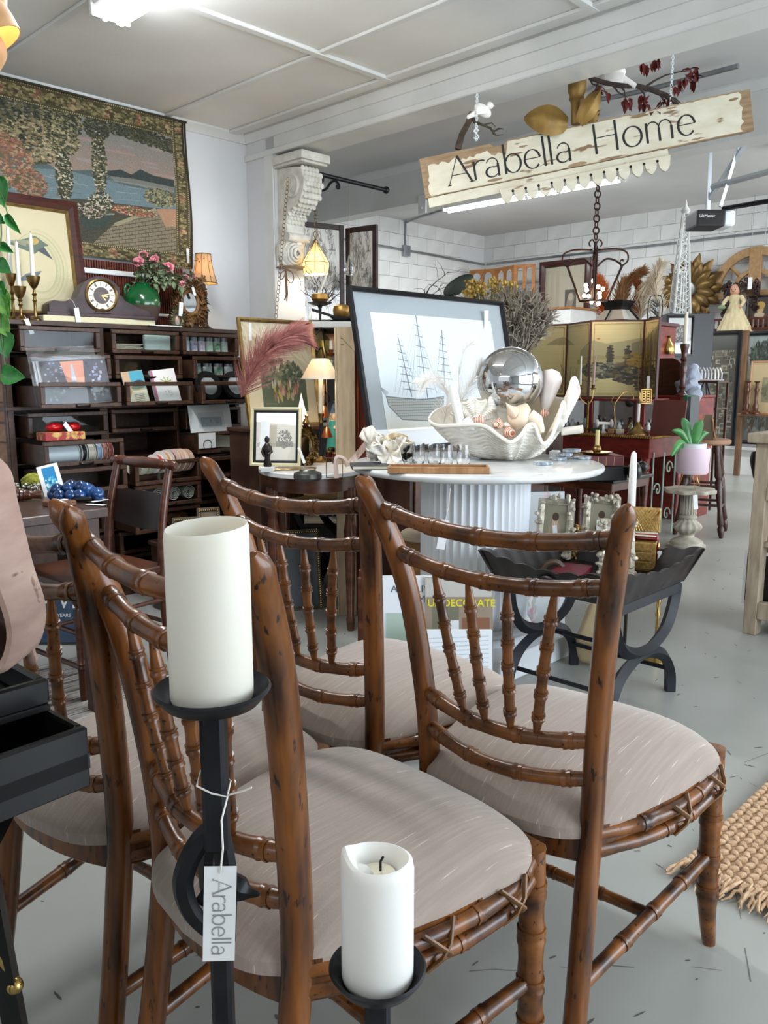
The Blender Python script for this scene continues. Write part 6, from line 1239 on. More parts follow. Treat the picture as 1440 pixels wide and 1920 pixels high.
for i,(x0,x1,y0,y1,top)in enumerate(((-(q0-q1).length,.02,.16,0,zT),(-(q0-q2).length-.1,-(q0-q1).length-.005,0.,.16,zT+.02))):
 L=math.hypot(x1-x0,y1-y0);a=math.atan2(y1-y0,x1-x0)
 b=MB();bwid=.035
 for(u0,u1,z0,z1)in((0,bwid,0,top),(L-bwid,L,0,top),(bwid,L-bwid,top-bwid,top),(bwid,L-bwid,.05,.12)):b.bx(u0,u1,0,.025,z0,z1)
 b.build('panel_frame',m_dframe,ts,0,.003,loc=(x0,y0,0),rot=(0,0,a));quad('toile_panel',m_toile,ts,bwid,L-bwid,.12,top-bwid,.01,.004,loc=(x0,y0,0),rot=(0,0,a));MB().bx(bwid,L-bwid,.006,.0065,.12,top-bwid).build('glazing',glass_mat('picture_glass'),ts,0,loc=(x0,y0,0),rot=(0,0,a))
def branch(b,p,d,l,r,depth,wig=.25):
 p=V(p);d=V(d).normalized();P=[p];n=7
 for i in range(n):
  d=(d+V((rnd.uniform(-wig,wig),rnd.uniform(-wig,wig),rnd.uniform(-wig,wig)*.8))).normalized();p=p+d*l/n;P.append(p)
  if depth and i>1 and rnd.random()<.45:branch(b,p,d+V((rnd.uniform(-1,1),rnd.uniform(-1,1),rnd.uniform(-.2,.8)))*.8,l*.5,r*.6,depth-1,wig*1.2)
 b.tube(P,[r*(1-.75*i/n)for i in range(n+1)],5)
m_twig=mat('dark_twig','#2c2320',.85,c2='#43362f',sc_=(30,30,30))
t=T('twig_branches','bare curly dark branches standing in a tall vase behind the ship picture','branches',at(770,640,6.2));b=MB()
for x,zz in((-.35,.5),(-.22,.7),(-.1,.62),(.0,.75),(.08,.6),(.2,.5),(-.05,.8)):branch(b,(0,0,-.15),RT*x*1.5+UP*zz+FW*rnd.uniform(-.15,.15),.62,.0075,2,.42)
stuff(b.build('twigs',m_twig,t));MB().lathe([(0,-.32),(.06,-.32),(.08,-.2),(.05,-.05),(.06,0),(.05,-.02),(.04,-.06),(0,-.1)],18).build('vase',mat('grey_vase','#55565a',.4),t)
tc_=at(800,700,6.3);t=T('tall_cabinet','tall dark cabinet hidden behind the ship picture carrying branches','cabinet',(tc_.x,tc_.y,0),CAMYAW);ztc=at(770,640,6.2).z-.32;MB().bx(-.6,.75,-.25,.3,.06,ztc-.03).build('body',m_dkwood,t,0,.004);MB().bx(-.62,.77,-.27,.31,ztc-.03,ztc).build('top',m_dkwood,t,0,.004);MB().bx(-.58,.73,-.22,.28,0,.06).build('plinth',m_dkwood,t,0)
for sx in(-.28,.42):MB().bx(sx-.3,sx+.3,-.262,-.25,.15,ztc-.1).build('door',m_redwood,t,0,.005)
zc_=ztc
def onc(x,d=6.2):p=at(x,600,d);p.z=zc_;return p
p=onc(776,6.1);t=T('salt_block','small apricot coloured salt block in front of the bare branches','block',p,CAMYAW+.3);MB().box((0,0,.17),(.06,.06,.34)).build('block',mat('salt_block','#c98c58',.6),t,0,.008)
p=onc(805,6.1);t=T('cow_skull','small bleached animal skull ornament near the bare branches','ornament',p,CAMYAW);b=MB();b.ell((0,0,.28),(.09,.06,.06),14,10,(0,.5,0));b.ell((.09,-.02,.22),(.06,.04,.035),12,8,(0,.6,0));b.build('skull',mat('bone','#c9bda4',.7),t);b=MB();b.tube([(-.02,0,.32),(-.03,0,.38),(0,0,.42)],[.014,.01,.003],6);b.cyl((0,0,0),(0,0,.25),.015);b.build('horn_and_post',mat('horn_brown','#7a5a44',.6),t)
p=onc(846,6.15);t=T('leaf_paddle','single dark green paddle leaf on a thin stem above the ship picture','leaf',p,CAMYAW);zz=at(857,535,6.15).z-zc_;MB().tube([(0,0,0),(.01,0,zz-.10)],.004,5).build('stem',m_twig,t);b=MB();b.ell((.05,0,zz),(.125,.008,.055),20,10,(0,-.55,0));b.build('leaf',mat('dark_leaf','#20281c',.4),t)
d6=4.85;pA_=at(637,590,d6);pB_=at(595,562,d6+.05);zsh_=1.52
t=T('apple_stand','black iron crossed stand with two dishes behind the candlestick lamp','stand',(sp_.x,sp_.y,zsh_),CAMYAW);o0=t.location;CRi=CR.inverted()
def L_(p):return CRi@(V(p)-o0)
for q in(pA_,pB_):l=L_(q);l.y=.10;MB().lathe([(0,-.03),(.012,-.03),(.015,-.02),(.05,-.012),(.075,.0),(.07,.002),(0,-.008)],20,l).build('dish',m_black_iron,t)
a_,c_2=L_(pA_),L_(pB_);b=MB();b.tube([(a_.x,.10,a_.z-.02),(a_.x,.10,.008)],.010,6);b.tube([(c_2.x,.10,c_2.z-.02),(c_2.x,.10,c_2.z-.12),(a_.x-.02,.10,.01)],.010,6);b.tube([(c_2.x-.05,.10,c_2.z-.04),(a_.x,.10,.02)],.008,6);b.tube([(c_2.x-.07,.10,.008),(a_.x+.07,.10,.008)],.010,6);b.build('crossed_frame',m_black_iron,t)
m_gold=mat('gilded_leaf','#8d6a34',.4,.7,c2='#b08a4a',sc_=(20,20,20))
for i,(q,lab)in enumerate(((pA_,'gilt apple ornament on the lower black dish'),(pB_,'gilt bowl on the upper black dish under the lit lamp'))):
 l=L_(q);l.y=.10;w=o0+CR@l;t=T('gilt_ornament',lab,'ornament',w);b=MB();b.lathe([(0,-.006),(.03,-.004),(.052,.02),(.056,.045),(.048,.068),(.025,.078),(.008,.07),(0,.068)]if i==0 else[(0,-.006),(.03,-.004),(.052,.02),(.05,.05),(.04,.055),(.04,.05),(0,.03)],22);b.build('body',m_gold,t)
 MB().tube([(0,0,.05),(.02,0,.10),(.045,0,.14),(.06,0,.20)]if i else[(0,0,.07),(.006,0,.09)],.005,6).build('stalk',m_wax if i else m_twig,t)
p=at(567,556,5.62);t=T('brass_sconce','small bright brass wall sconce peeping out behind the post','sconce',p,CAMYAW);MB().lathe([(0,0),(.02,.004),(.008,.012),(.012,.03),(.02,.04),(.014,.052),(.018,.06),(.010,.066),(0,.066)],14).build('cup',m_brass2,t);MB().tube(spline([(0,0,0),(-.004,0,-.035),(-.03,-.02,-.05),(-.10,-.08,-.03)],5),.005,6).build('arm',m_brass2,t)
t=T('twig_bundle','dark twigs sprawling behind the lit glass lamp','branches',at(600,575,5.3));b=MB()
for k in range(12):branch(b,(0,0,0),RT*rnd.uniform(-.3,1)+UP*rnd.uniform(.2,.9)+FW*rnd.uniform(-.2,.2),rnd.uniform(.14,.26),.0045,1,.5)
stuff(b.build('twigs',m_twig,t))
t=T('dried_shrub','rounded silver brown dried shrub behind the mirror ball','plant',at(962,690,5.3));b=MB();oc=UP*.30
for k in range(300):
 a=V((rnd.gauss(0,1),rnd.gauss(0,1),rnd.gauss(.3,.8))).normalized();s0_=V((0,0,0));e=oc*1.0+V((a.x*.22,a.y*.22,a.z*.17));m_=s0_.lerp(e,.55)+V((rnd.uniform(-.05,.05),rnd.uniform(-.05,.05),rnd.uniform(-.03,.05)))
 Q=spline([s0_,m_,e],3);b.tube(Q,[.004,.0035,.003,.003,.0025,.002,.0015],3,caps=False)
 for _ in range(4):q=e+V((rnd.uniform(-.07,.07),rnd.uniform(-.07,.07),rnd.uniform(-.06,.06)));b.tube([e.lerp(m_,.3),(e+q)/2+V((rnd.uniform(-.02,.02),)*3),q],[.0045,.004,.0015],3,caps=False)
stuff(b.build('twigs',mat('dry_silver_twig','#7d7263',.9,c2='#a89e8e',sc_=(20,20,20)),t));MB().lathe([(0,-.3),(.09,-.3),(.11,-.02),(.1,0),(.08,-.04),(0,-.06)],18).build('pot',mat('dark_pot','#1f1d1c',.5),t)
t=T('yellow_dried_flowers','sprigs of yellow dried flowers left of the silver shrub','flowers',at(918,640,5.6));b=MB();b2=MB()
for k in range(60):
 e=RT*rnd.uniform(-.16,.16)+UP*rnd.uniform(.22,.40)+FW*rnd.uniform(-.08,.08);b2.tube([(0,0,-.1),e],.002,3)
 for _ in range(7):b.ell(e+V((rnd.uniform(-.03,.03),rnd.uniform(-.03,.03),rnd.uniform(-.02,.02))),rnd.uniform(.006,.012),5,4)
stuff(b.build('blooms',mat('mustard_bloom','#a8883c',.9,c2='#c9a858',sc_=(20,20,20)),t));b2.build('stem',m_stem,t);MB().lathe([(0,-.35),(.07,-.35),(.08,-.1),(.05,-.05),(.04,-.1),(0,-.2)],14).build('vase',mat('dark_pot','#1f1d1c'),t)
ps=at(925,790,5.45);t=T('black_shelf_unit','black open shelf behind the ship picture with white shelf edges','shelf',(ps.x,ps.y,0),CAMYAW);zz=at(962,690,5.3).z-.3
MB().bx(-.32,.42,-.2,.28,0,zz-.02).build('carcass',m_dkwood,t,0,.003);MB().bx(-.34,.44,-.22,.3,zz-.02,zz).build('top',m_dkwood,t,0,.003)
# TRAY TABLE, DESK AND ITS LOAD, PEDESTAL, STOOL, SHELF UNIT
m_tray=mat('black_brown_painted_wood','#141011',.38,c2='#2b2222',sc_=(14,14,14),c3='#6b5a4c',sc3=(50,50,50),t3=.76,coat=.15)
m_navy=mat('blue_black_paint','#090d12',.5,c2='#10171f',sc_=(10,10,10),c3='#8a7a6a',sc3=(60,60,60),t3=.79)
tx0,tx1,ty0,ty1,tzb=2.44,2.96,1.30,1.79,.435
tr=T('tray_table','scalloped black brown tray table on curved navy X shaped legs','table',((tx0+tx1)/2,(ty0+ty1)/2,0));w2,d2=(tx1-tx0)/2,(ty1-ty0)/2
MB().bx(-w2,w2,-d2,d2,tzb,tzb+.012).build('tray_bottom',m_tray,tr,0)
def scal(L,n,h,fl,hole=False):
 P=[(-L/2,0),(L/2,0)];top=[]
 for i in range(n*6+1):
  u=i/(n*6);x=-(L/2+fl)+(L+2*fl)*u;s=abs(2*u-1)
  top.append((x,h*(.80+.34*s**1.5)+.010*abs(math.sin(u*n*PI))))
 vs=[];m=len(top)
 for th in(0,.012):
  for i,(x,z)in enumerate(top):vs+=[(x*(L/(L+2*fl)),th,0),(x,th-fl*.9,z)]
 b=MB();k=2*m;fs=[]
 for i in range(m-1):a=2*i;fs+=[(a,a+2,a+3,a+1),(k+a,k+a+1,k+a+3,k+a+2),(a+1,a+3,k+a+3,k+a+1),(a,k+a,k+a+2,a+2)]
 fs+=[(0,1,k+1,k),(2*m-2,k+2*m-2,k+2*m-1,2*m-1)];return b.add(vs,fs)
for(L,x,y,a)in((2*w2,0,-d2,0),(2*w2,0,d2,PI),(2*d2,w2,0,PI/2),(2*d2,-w2,0,-PI/2)):scal(L,7,.11,.055).build('scalloped_side',m_tray,tr,40,loc=(x,y,tzb),rot=(0,0,a))
b=MB();b.tube(spline([(-.05,.03,.03),(-.035,.0,.055),(0,-.01,.066),(.035,0,.055),(.05,.03,.03)],6),.011,8);b.build('hand_grip',m_tray,tr,loc=(-w2-.03,0,tzb),rot=(0,0,-PI/2))
for sy in(-.225,.20):
 b=MB()
 up_=spline([(-.235,0,.43),(-.225,0,.36),(-.17,0,.27),(-.08,0,.225),(0,0,.215),(.08,0,.225),(.17,0,.27),(.225,0,.36),(.235,0,.43)],5);dn=spline([(-.235,0,0),(-.225,0,.08),(-.17,0,.155),(-.08,0,.195),(0,0,.205),(.08,0,.195),(.17,0,.155),(.225,0,.08),(.235,0,0)],5)
 for Q in(up_,dn):MB().tube([p+V((0,sy,0))for p in Q],.024,4,flat=1.0,up=(0,1,0)).build('curved_leg',m_navy,tr,30)
 MB().bx(-.24,.24,sy-.018,sy+.018,.395,.435).build('top_rail',m_navy,tr,0,.003)
for x,z in((-.20,.10),(.20,.10),(0,.21)):MB().cyl((x,-.225,z),(x,.2,z),.009,n=8).build('stretcher',m_navy,tr)
zt3=tzb+.012
m_silv=mat('antique_silver_frame','#a89e8a',.45,.3,c2='#d0c8b6',sc_=(40,40,40),bump=.5,bsc=(90,90,90),bdist=.006)
def ornate(label,p,w,h,yaw,tilt,pm,m=m_silv,z=None):
 t=T('framed_portrait',label,'picture',p,yaw,tilt);bw=.028;frame_mb(w,h,bw,.02).build('frame',m,t,30)
 quad('portrait',pm,t,-w/2+bw,w/2-bw,bw,h-bw,.014);MB().bx(-w/2+.004,w/2-.004,.016,.03,.004,h-.004).build('backing',mat('pale_wood_back','#b09878',.7),t,0)
 b=MB()
 for i in range(60):
  s=rnd.choice('lrtb');u=rnd.random()
  x,z_={'l':(-w/2+rnd.uniform(-.006,bw*.8),h*u),'r':(w/2-rnd.uniform(-.006,bw*.8),h*u),'t':(-w/2+w*u,h-rnd.uniform(-.012,bw*.8)),'b':(-w/2+w*u,rnd.uniform(.002,bw*.8))}[s];b.ell((x,rnd.uniform(-.006,.004),z_),(rnd.uniform(.006,.013),.006,rnd.uniform(.006,.012)),6,4)
 stuff(b.build('scroll_ornament',m,t));return t
def portrait(name,bgc,a,c):
 im=Img(60,80,bgc);im.leaves(.5,.2,.5,.3,40,.06,['#8d9a8a','#b8a88c','#6b7a70']);im.ell(.5,.36,.28,.3,a);im.ell(.5,.66,.13,.13,c);im.ell(.5,.75,.15,.09,'#4d3d30');return im.mat(name)
ornate('silver scrollwork portrait frame at the left of the tray table',gz(1035,1050,zt3)+V((0,0,.01)),.15,.25,CAMYAW-.35,.3,portrait('portrait_a','#98937c','#b09a84','#d0ae94'));ornate('silver scrollwork portrait frame in the middle of the tray table',gz(1122,1045,zt3)+V((0,0,.01)),.15,.25,CAMYAW-.35,.32,portrait('portrait_b','#a09a86','#6d5848','#d6b49a'));ornate('cream silver frame leaning forward in the tray behind the chair post',gz(1156,1085,zt3)+V((0,0,.01)),.13,.22,CAMYAW-.2,.35,portrait('portrait_c','#c2bcae','#a09a92','#ccb8a4'))
ornate('smaller gilt framed picture tucked behind the left silver frame',gz(1080,1050,zt3)+V((0,.05,0)),.1,.14,CAMYAW-.3,.35,portrait('portrait_d','#6b6a4c','#8d8458','#a89a6a'),m_gilt)
tagcard('white tag on the left silver frame in the tray',gz(1040,985,.60),.018,.06,CAMYAW,-.1);tagcard('white tag on the middle silver frame in the tray',gz(1122,975,.60),.014,.045,CAMYAW,0)
im=Img(80,100,'#d8dcde')
for i in range(9):im.leaves(rnd.uniform(.15,.85),rnd.uniform(.2,.9),.14,.1,24,.06,['#d9a0ac','#c9c0c8','#e8c8cc','#b8c4b4','#e9e4e6'])
pcv=at(1022,1010,3.66);t=T('floral_canvas','pale floral canvas leaning against the column behind the tray frames','picture',(pcv.x,pcv.y,0),CAMYAW+.1,.12);quad('canvas',im.mat('floral_canvas_print'),t,-.11,.11,.0,.68,0,.02)
t=T('jewelry_box','small red and gold jewellery chest with open lattice lid in the tray','box',gz(1207,1072,zt3)+FW*.05,CAMYAW-.38);m_redl=mat('red_lacquer','#7a0f14',.25,c2='#96191d',sc_=(20,20,20));m_goldp=mat('gold_pattern','#8a6a34',.45,.4,c2='#b8955a',sc_=(90,90,90))
MB().bx(-.045,.06,-.04,.06,0,.115).build('carcass',m_goldp,t,0,.003);MB().bx(-.048,.063,-.043,.063,.115,.138).build('upper_tray',m_redl,t,0,.003);MB().bx(-.042,.057,-.037,.057,.138,.1395).build('cream_lining',m_paper,t,0)
for k in range(3):
 MB().bx(.062,.066,-.034,.054,.008+.036*k,.038+.036*k).build('drawer',m_redl,t,0,.002);b=MB()
 for y in(-.015,.01,.035):b.tube([(.0665,y+.006*math.cos(a),.023+.036*k+.008*math.sin(a))for a in(2,3,4,5)],.0015,4)
 stuff(b.build('gilt_scrolls',m_brass2,t))
 MB().bx(-.03,.045,-.0445,-.04,.008+.036*k,.038+.036*k).build('front_panel',m_goldp,t,0,.001)
b=MB();b.bx(-.048,.063,0,.008,0,.10);b.build('lid',m_goldp,t,0,.002,loc=(0,.063,.138),rot=(-.25,0,0));b=MB()
for k in range(9):b.tube([(-.045+.012*k,-.001,.004),(min(.06,-.045+.012*k+.06),-.001,.09)],.0008,4);b.tube([(.06-.012*k,-.001,.004),(max(-.045,.06-.012*k-.06),-.001,.09)],.0008,4)
stuff(b.build('lattice',m_brass2,t)).location=(0,.063,.138);bpy.data.objects[t.children[-1].name].rotation_euler=(-.25,0,0)
tagcard('white tag hanging down the red jewellery chest',gz(1232,1030,.53)+FW*-.03,.018,.06,CAMYAW,0)
p=at(1183,965,3.42);hz_=p.z;p.z=0;brass_stick('dark metal floor stick holding the tall white taper behind the tray table',p,hz_,.035,.022,.02,mat('dark_bronze','#2c2622'));taper('tall thick white taper candle rising behind the tray table',p+UP*(hz_-.02),at(1178,846,3.42).z-hz_+.02,.0175)
p=gz(1232,1020,zt3)+FW*.13;p.z=.447;t=brass_stick('bright brass candlestick standing behind the red jewellery chest',V((p.x,p.y,0))if 0 else V((3.22,1.52,0)),.44,.055,.034,.07,m_brass2)
t=T('book','crimson hardback lying flat in the tray table','book',gz(1075,1085,zt3)+V((.02,.02,0)),.3);MB().bx(-.1,.08,-.06,.06,0,.035).build('cover',mat('crimson_cloth','#6b0f22',.6),t,0,.003);MB().bx(-.097,.081,-.057,.057,.004,.031).build('pages',m_paper,t,0)
t=T('brown_bottle','small dark brown bottle lying at the tray near edge','bottle',gz(1155,1105,zt3)+V((.03,.03,.022)),.2);b=MB();b.lathe([(0,0),(.022,0),(.022,.07),(.01,.085),(.01,.1),(0,.1)],14,(0,0,0),Matrix.Rotation(PI/2,3,'Y'));b.build('bottle',mat('dark_bottle','#1d0d0c',.15),t)
t=T('curved_shell_comb','brown ridged horn comb lying at the tray handle','comb',gz(1035,1078,zt3)+V((0,.0,.0)),CAMYAW);b=MB();b.tube(spline([(-.04,0,.02),(-.02,0,.045),(.015,0,.05),(.04,0,.03)],6),.012,8);b.build('comb',mat('horn_comb','#4d3a28',.5),t)
# red desk
m_redd=mat('oxblood_painted_wood','#5a1611',.35,c2='#7a2419',sc_=(10,10,24),coat=.2)
dk=T('red_desk','oxblood red desk with gilt rope edge and turned legs behind the marble table','desk',(6.2,3.5,0))
MB().bx(-.33,.33,-.60,.60,.73,.75).build('top',m_redd,dk,0,.003);b=MB()
for i in range(64):b.ell((-.335,-.6+.01875*(i+.5),.738),(.008,.0085,.011),6,4,(.5,0,0))
for i in range(34):b.ell((-.33+.0194*(i+.5),-.605,.738),(.0085,.008,.011),6,4,(0,.5,0))
stuff(b.build('gilt_rope_edge',mat('gilt_rope','#a88a3e',.4,.6,c2='#7d6428',sc_=(40,40,40)),dk))
MB().bx(-.31,.31,-.58,.58,.575,.73).build('apron',m_redd,dk,0,.004)
for sx in(-.28,.28):
 for sy in(-.54,.54):turned((sx,sy,0),(sx,sy,.58),[(0,.012),(.04,.018),(.08,.022),(.12,.017),(.5,.026),(.78,.036),(.82,.026),(.86,.037),(.9,.03),(1,.036)]).build('leg',m_redd,dk)
zd=.75
t=T('display_case','low dark red glazed display case on the desk full of bright things','display case',(6.28,3.55,zd));zk=.27
MB().bx(-.2,.2,-.47,.5,0,.02).build('base',m_redd,t,0,.003);MB().bx(-.21,.21,-.48,.51,zk-.02,zk).build('top',m_redd,t,0,.003);MB().bx(.19,.2,-.47,.5,.02,zk-.02).build('mirror_back',m_mirror,t,0)
for y in(-.46,.0,.49):MB().bx(-.2,-.175,y-.018,y+.018,.02,zk-.02).build('post',m_redd,t,0,.003)
MB().bx(-.19,-.186,-.44,.47,.02,zk-.02).build('glass',glass_mat(),t,0)
for i in range(16):
 y=-.42+.055*i
 if abs(y)<.03:continue
 tt=T('case_trinket',['small white china','little silver','pale green glass','tiny brass'][i%4]+' trinket inside the desk display case, number of its row by the '+['left','middle','right'][min(2,i//6)],'trinket',(6.18+.1*rnd.random(),3.55+y,zd+.02),0,0,'trinkets in the display case');tt['label']=['white china','silver','pale green glass','brass'][i%4]+' trinket inside the desk display case, '+['leftmost','second','third','fourth','fifth','sixth','seventh','eighth','middle','tenth','eleventh','twelfth','thirteenth','fourteenth','fifteenth','rightmost'][15-i]+' from the left';r=rnd.uniform(.015,.03);MB().lathe([(0,0),(r,0),(r*1.1,r),(r*.5,r*2),(r*.7,r*2.6),(0,r*3)],10).build('body',[m_white,m_grey_metal,mat('pale_green_glass','#a9c0b0',.2),m_brass][i%4],tt)
zsb=zd+zk;zst_=1.655
def scr(x,y):return x,y
im=Img(420,260,'#c6bb8a');im.grad(0,0,1,1,'#bdb078','#ccc396')
for i in range(120):im.line([(0,i/120),(1,i/120)],.002,rnd.choice(['#b5a870','#ccc396','#c0b480']),.5)
im.poly([(.45,.62),(.52,.70),(.58,.74),(.64,.70),(.72,.73),(.8,.77),(.9,.74),(1,.9),(1,.5),(.45,.5)],'#7d7a5c',.5);im.poly([(.16,.72),(.22,.80),(.26,.82),(.32,.76),(.38,.70)],'#6d6b52',.5)
im.poly([(.76,.7),(.86,.78),(.95,.88),(1,.92),(1,.5),(.76,.55)],'#5d5b48',.55);im.poly([(.42,.5),(.6,.55),(1,.52),(1,.45),(.42,.44)],'#8d8355',.6)
for x in(.66,.745):im.leaves(x,.55,.012,.12,60,.010,['#3d3428','#4d4230','#2f281c'],.8);im.poly([(x-.012,.44),(x,.70),(x+.012,.44)],'#3d3428',.7)
im.leaves(.62,.36,.14,.10,260,.016,['#4d4a3c','#6d6a55','#8d8a72','#35332b']);im.leaves(.82,.33,.16,.16,400,.016,['#3a3426','#4d4630','#6b5f3a','#2b271d']);im.leaves(.83,.5,.1,.1,120,.016,['#8d7030','#a08438','#5d5330']);im.leaves(.9,.2,.12,.16,240,.016,['#2f2a1f','#4d4630','#6b6040'])
for i in range(40):x=rnd.uniform(.84,1);im.line([(x,.25),(x+rnd.uniform(-.03,.03),rnd.uniform(.6,.92))],.004,'#3d3828',.6)
for i in range(30):x=rnd.uniform(.22,.42);im.line([(x,.05),(x+rnd.uniform(-.08,.05),rnd.uniform(.25,.45))],.004,'#5d5436',.6)
im.line([(.48,.23),(.55,.21),(.6,.22)],.006,'#5d5436',.8);im.line([(.52,.225),(.53,.25)],.004,'#5d5436');im.ell(.6,.76,.008,.012,'#b0603a',.8)
m_silk=im.mat('silk_landscape',.55);m_purp=mat('plum_lacquer_edge','#4d2a2c',.4)
sc2=T('folding_screen','low four panel gold silk landscape screen standing on the desk case','screen',(6.28,3.55,zsb));px_=[(977,6.38),(1065,6.42),(1108,6.16),(1210,6.40),(1237,6.2)];PT=[gX(x,600,X)-V((6.28,3.55,0))for x,X in px_];tot=sum(math.hypot(PT[i+1].x-PT[i].x,PT[i+1].y-PT[i].y)for i in range(4));acc=0
for i in range(4):
 p,q=PT[i],PT[i+1];L=math.hypot(q.x-p.x,q.y-p.y);a=math.atan2(q.y-p.y,q.x-p.x);hh=zst_-zsb
 o=MB().bx(.012,L-.012,0,.012,.012,hh-.012).build('silk_panel',m_silk,sc2,0,loc=(p.x,p.y,0),rot=(0,0,a));me=o.data;u=me.uv_layers.new(name='uv')
 for l in me.loops:c=me.vertices[l.vertex_index].co;u.data[l.index].uv=((acc+c.x)/tot,c.z/hh)
 acc+=L;b=MB()
 for x0,x1,z0,z1 in((0,.012,0,hh),(L-.012,L,0,hh),(.012,L-.012,hh-.014,hh),(.012,L-.012,0,.014)):b.bx(x0,x1,-.004,.016,z0,z1)
 b.build('panel_edge',m_purp,sc2,0,.002,loc=(p.x,p.y,0),rot=(0,0,a));b=MB();g_=.03
 for x0,x1,z0,z1 in((g_,g_+.004,g_,hh-g_),(L-g_-.004,L-g_,g_,hh-g_),(g_,L-g_,hh-g_-.004,hh-g_),(g_,L-g_,g_,g_+.004)):b.bx(x0,x1,-.0015,0,z0,z1)
 stuff(b.build('gold_border',m_gilt,sc2,0,loc=(p.x,p.y,0),rot=(0,0,a)))
def ond(x,X):p=gX(x,800,X);p.z=zd;return p
p=ond(1196,5.98);t=T('bell_candlestick','brass bell shaped candle holder on the desk with a happiness character plate','candlestick',p);MB().lathe([(0,0),(.085,0),(.083,.012),(.04,.05),(.014,.085),(.012,.10),(0,.10)],24).build('bell_base',m_brass,t);MB().cyl((0,0,.1),(0,0,.24),.012,n=12).build('candle',m_wax2,t);MB().lathe([(0,.24),(.02,.245),(.014,.26),(.008,.30),(.01,.31),(0,.34)],12).build('finial',m_brass,t)
b=MB()
for k in range(2):
 for z in(.255,.275,.295,.315,.335):b.bx(.02+.035*k,.048+.035*k,-.002,.002,z-.004,z+.004)
 for x in(.022,.046):b.bx(x+.035*k-.003,x+.035*k+.003,-.002,.002,.25,.34)
b.bx(.01,.096,-.003,.003,.345,.352);b.bx(.01,.096,-.003,.003,.238,.246);b.bx(.01,.016,-.003,.003,.238,.352);b.bx(.09,.096,-.003,.003,.238,.352);o=b.build('character_plate',m_brass,t,0);o.rotation_euler=(0,0,CAMYAW);stuff(o)
p=ond(1101,6.02);t=T('twin_candlestick','brass branched candlestick with two thin tapers left of the landscape screen','candlestick',p,CAMYAW);z1=.36;MB().lathe([(0,0),(.05,0),(.05,.01),(.012,.03),(.008,.2),(.012,.24),(0,.25)],14).build('stem',m_brass,t)
for sx,col in((-.07,m_wax),(.035,mat('mauve_wax','#b59a94',.5))):MB().tube(spline([(0,0,.22),(sx*.5,0,.24),(sx,0,.28),(sx,0,z1-.02)],5),.005,6).build('arm',m_brass,t);MB().lathe([(0,z1-.02),(.03,z1-.012),(.01,z1-.004),(.016,z1+.02),(0,z1+.02)],12,(sx,0,0)).build('cup',m_brass,t);MB().cyl((sx,0,z1+.01),(sx+.012*(sx>0),0,z1+.25),.0105,.006,n=10).build('taper',col,t)
p=ond(1131,6.0);t=T('china_bone','white china dumbbell shaped rest on the desk','ornament',p,CAMYAW);b=MB();b.cyl((-.045,0,.075),(.06,0,.07),.014,n=12);b.build('bar',m_wax2,t)
for sx in(-.05,.065):b=MB();b.ell((sx,0,.073),(.016,.024,.034),12,8);b.build('end',m_wax2,t)
MB().lathe([(0,0),(.03,0),(.012,.02),(.010,.065),(0,.07)],12).build('foot',m_wax2,t)
for i,(x,c,n_,w)in enumerate(((1120,'#27392d','dark green',.07),(1148,'#9a7448','tan',.05),(1163,'#c2bca8','cream',.045))):t=T('small_box',n_+' small box lying on the desk edge','box',ond(x,5.97),.1);MB().bx(-.03,.03,-w/2,w/2,0,.035).build('box',mat('box_'+n_.replace(' ','_'),c,.6),t,0,.003)
p=ond(1155,6.02);t=T('brass_reading_lamp','bent brass lamp with a ball shade on the desk','lamp',p+V((0,0,0)),CAMYAW);MB().tube(spline([(0,0,0),(-.02,0,.2),(.0,0,.26),(.05,0,.32),(.10,0,.32),(.13,0,.28),(.12,0,.25)],6),.005,6).build('arm',m_brass,t);b=MB();b.ell((.10,0,.24),.035,14,10);b.build('ball_shade',mat('dark_bronze','#2c2622'),t);MB().lathe([(0,0),(.04,0),(.035,.012),(0,.016)],14).build('foot',m_brass,t);MB().tube([(-.02,0,.2),(-.05,0,.24),(-.03,0,.29)],.006,5).build('bracket',m_brass,t)
p=gz(1118,893,.62);t=T('small_side_table','small dark red tea table beyond the marble table edge','table',(p.x+.1,p.y+.08,0),0);MB().bx(-.22,.26,-.26,.26,.60,.62).build('top',mat('near_black_top','#150f10',.3),t,0,.004);MB().bx(-.2,.24,-.24,.24,.55,.60).build('apron',m_redwood,t,0,.003)
for sx in(-.18,.22):
 for sy in(-.22,.22):turned((sx,sy,0),(sx,sy,.56),[(0,.011),(.1,.016),(.5,.02),(.8,.018),(.9,.024),(1,.022)]).build('leg',m_redwood,t)
zs3=.62;p=gz(1118,872,.70);t=T('book','dark red gilt tooled antique book under a brass chamberstick','book',(p.x,p.y,zs3+.08),CAMYAW+.1);MB().bx(-.13,.13,-.08,.08,0,.06).build('cover',mat('red_leather','#4a1216',.45,c2='#5d1a1c',sc_=(20,20,20)),t,0,.004);MB().bx(.10,.131,-.074,.074,.006,.054).build('pages',m_paper,t,0);b=MB()
for k in range(5):b.bx(-.11+.045*k,-.107+.045*k,-.0812,-.08,.006,.054)
stuff(b.build('gilt_bands',m_gilt,t,0));t=T('black_box','black lacquer box beneath the red book','box',(p.x,p.y,zs3),CAMYAW+.15);MB().bx(-.14,.15,-.09,.1,0,.08).build('box',m_lacq,t,0,.004)
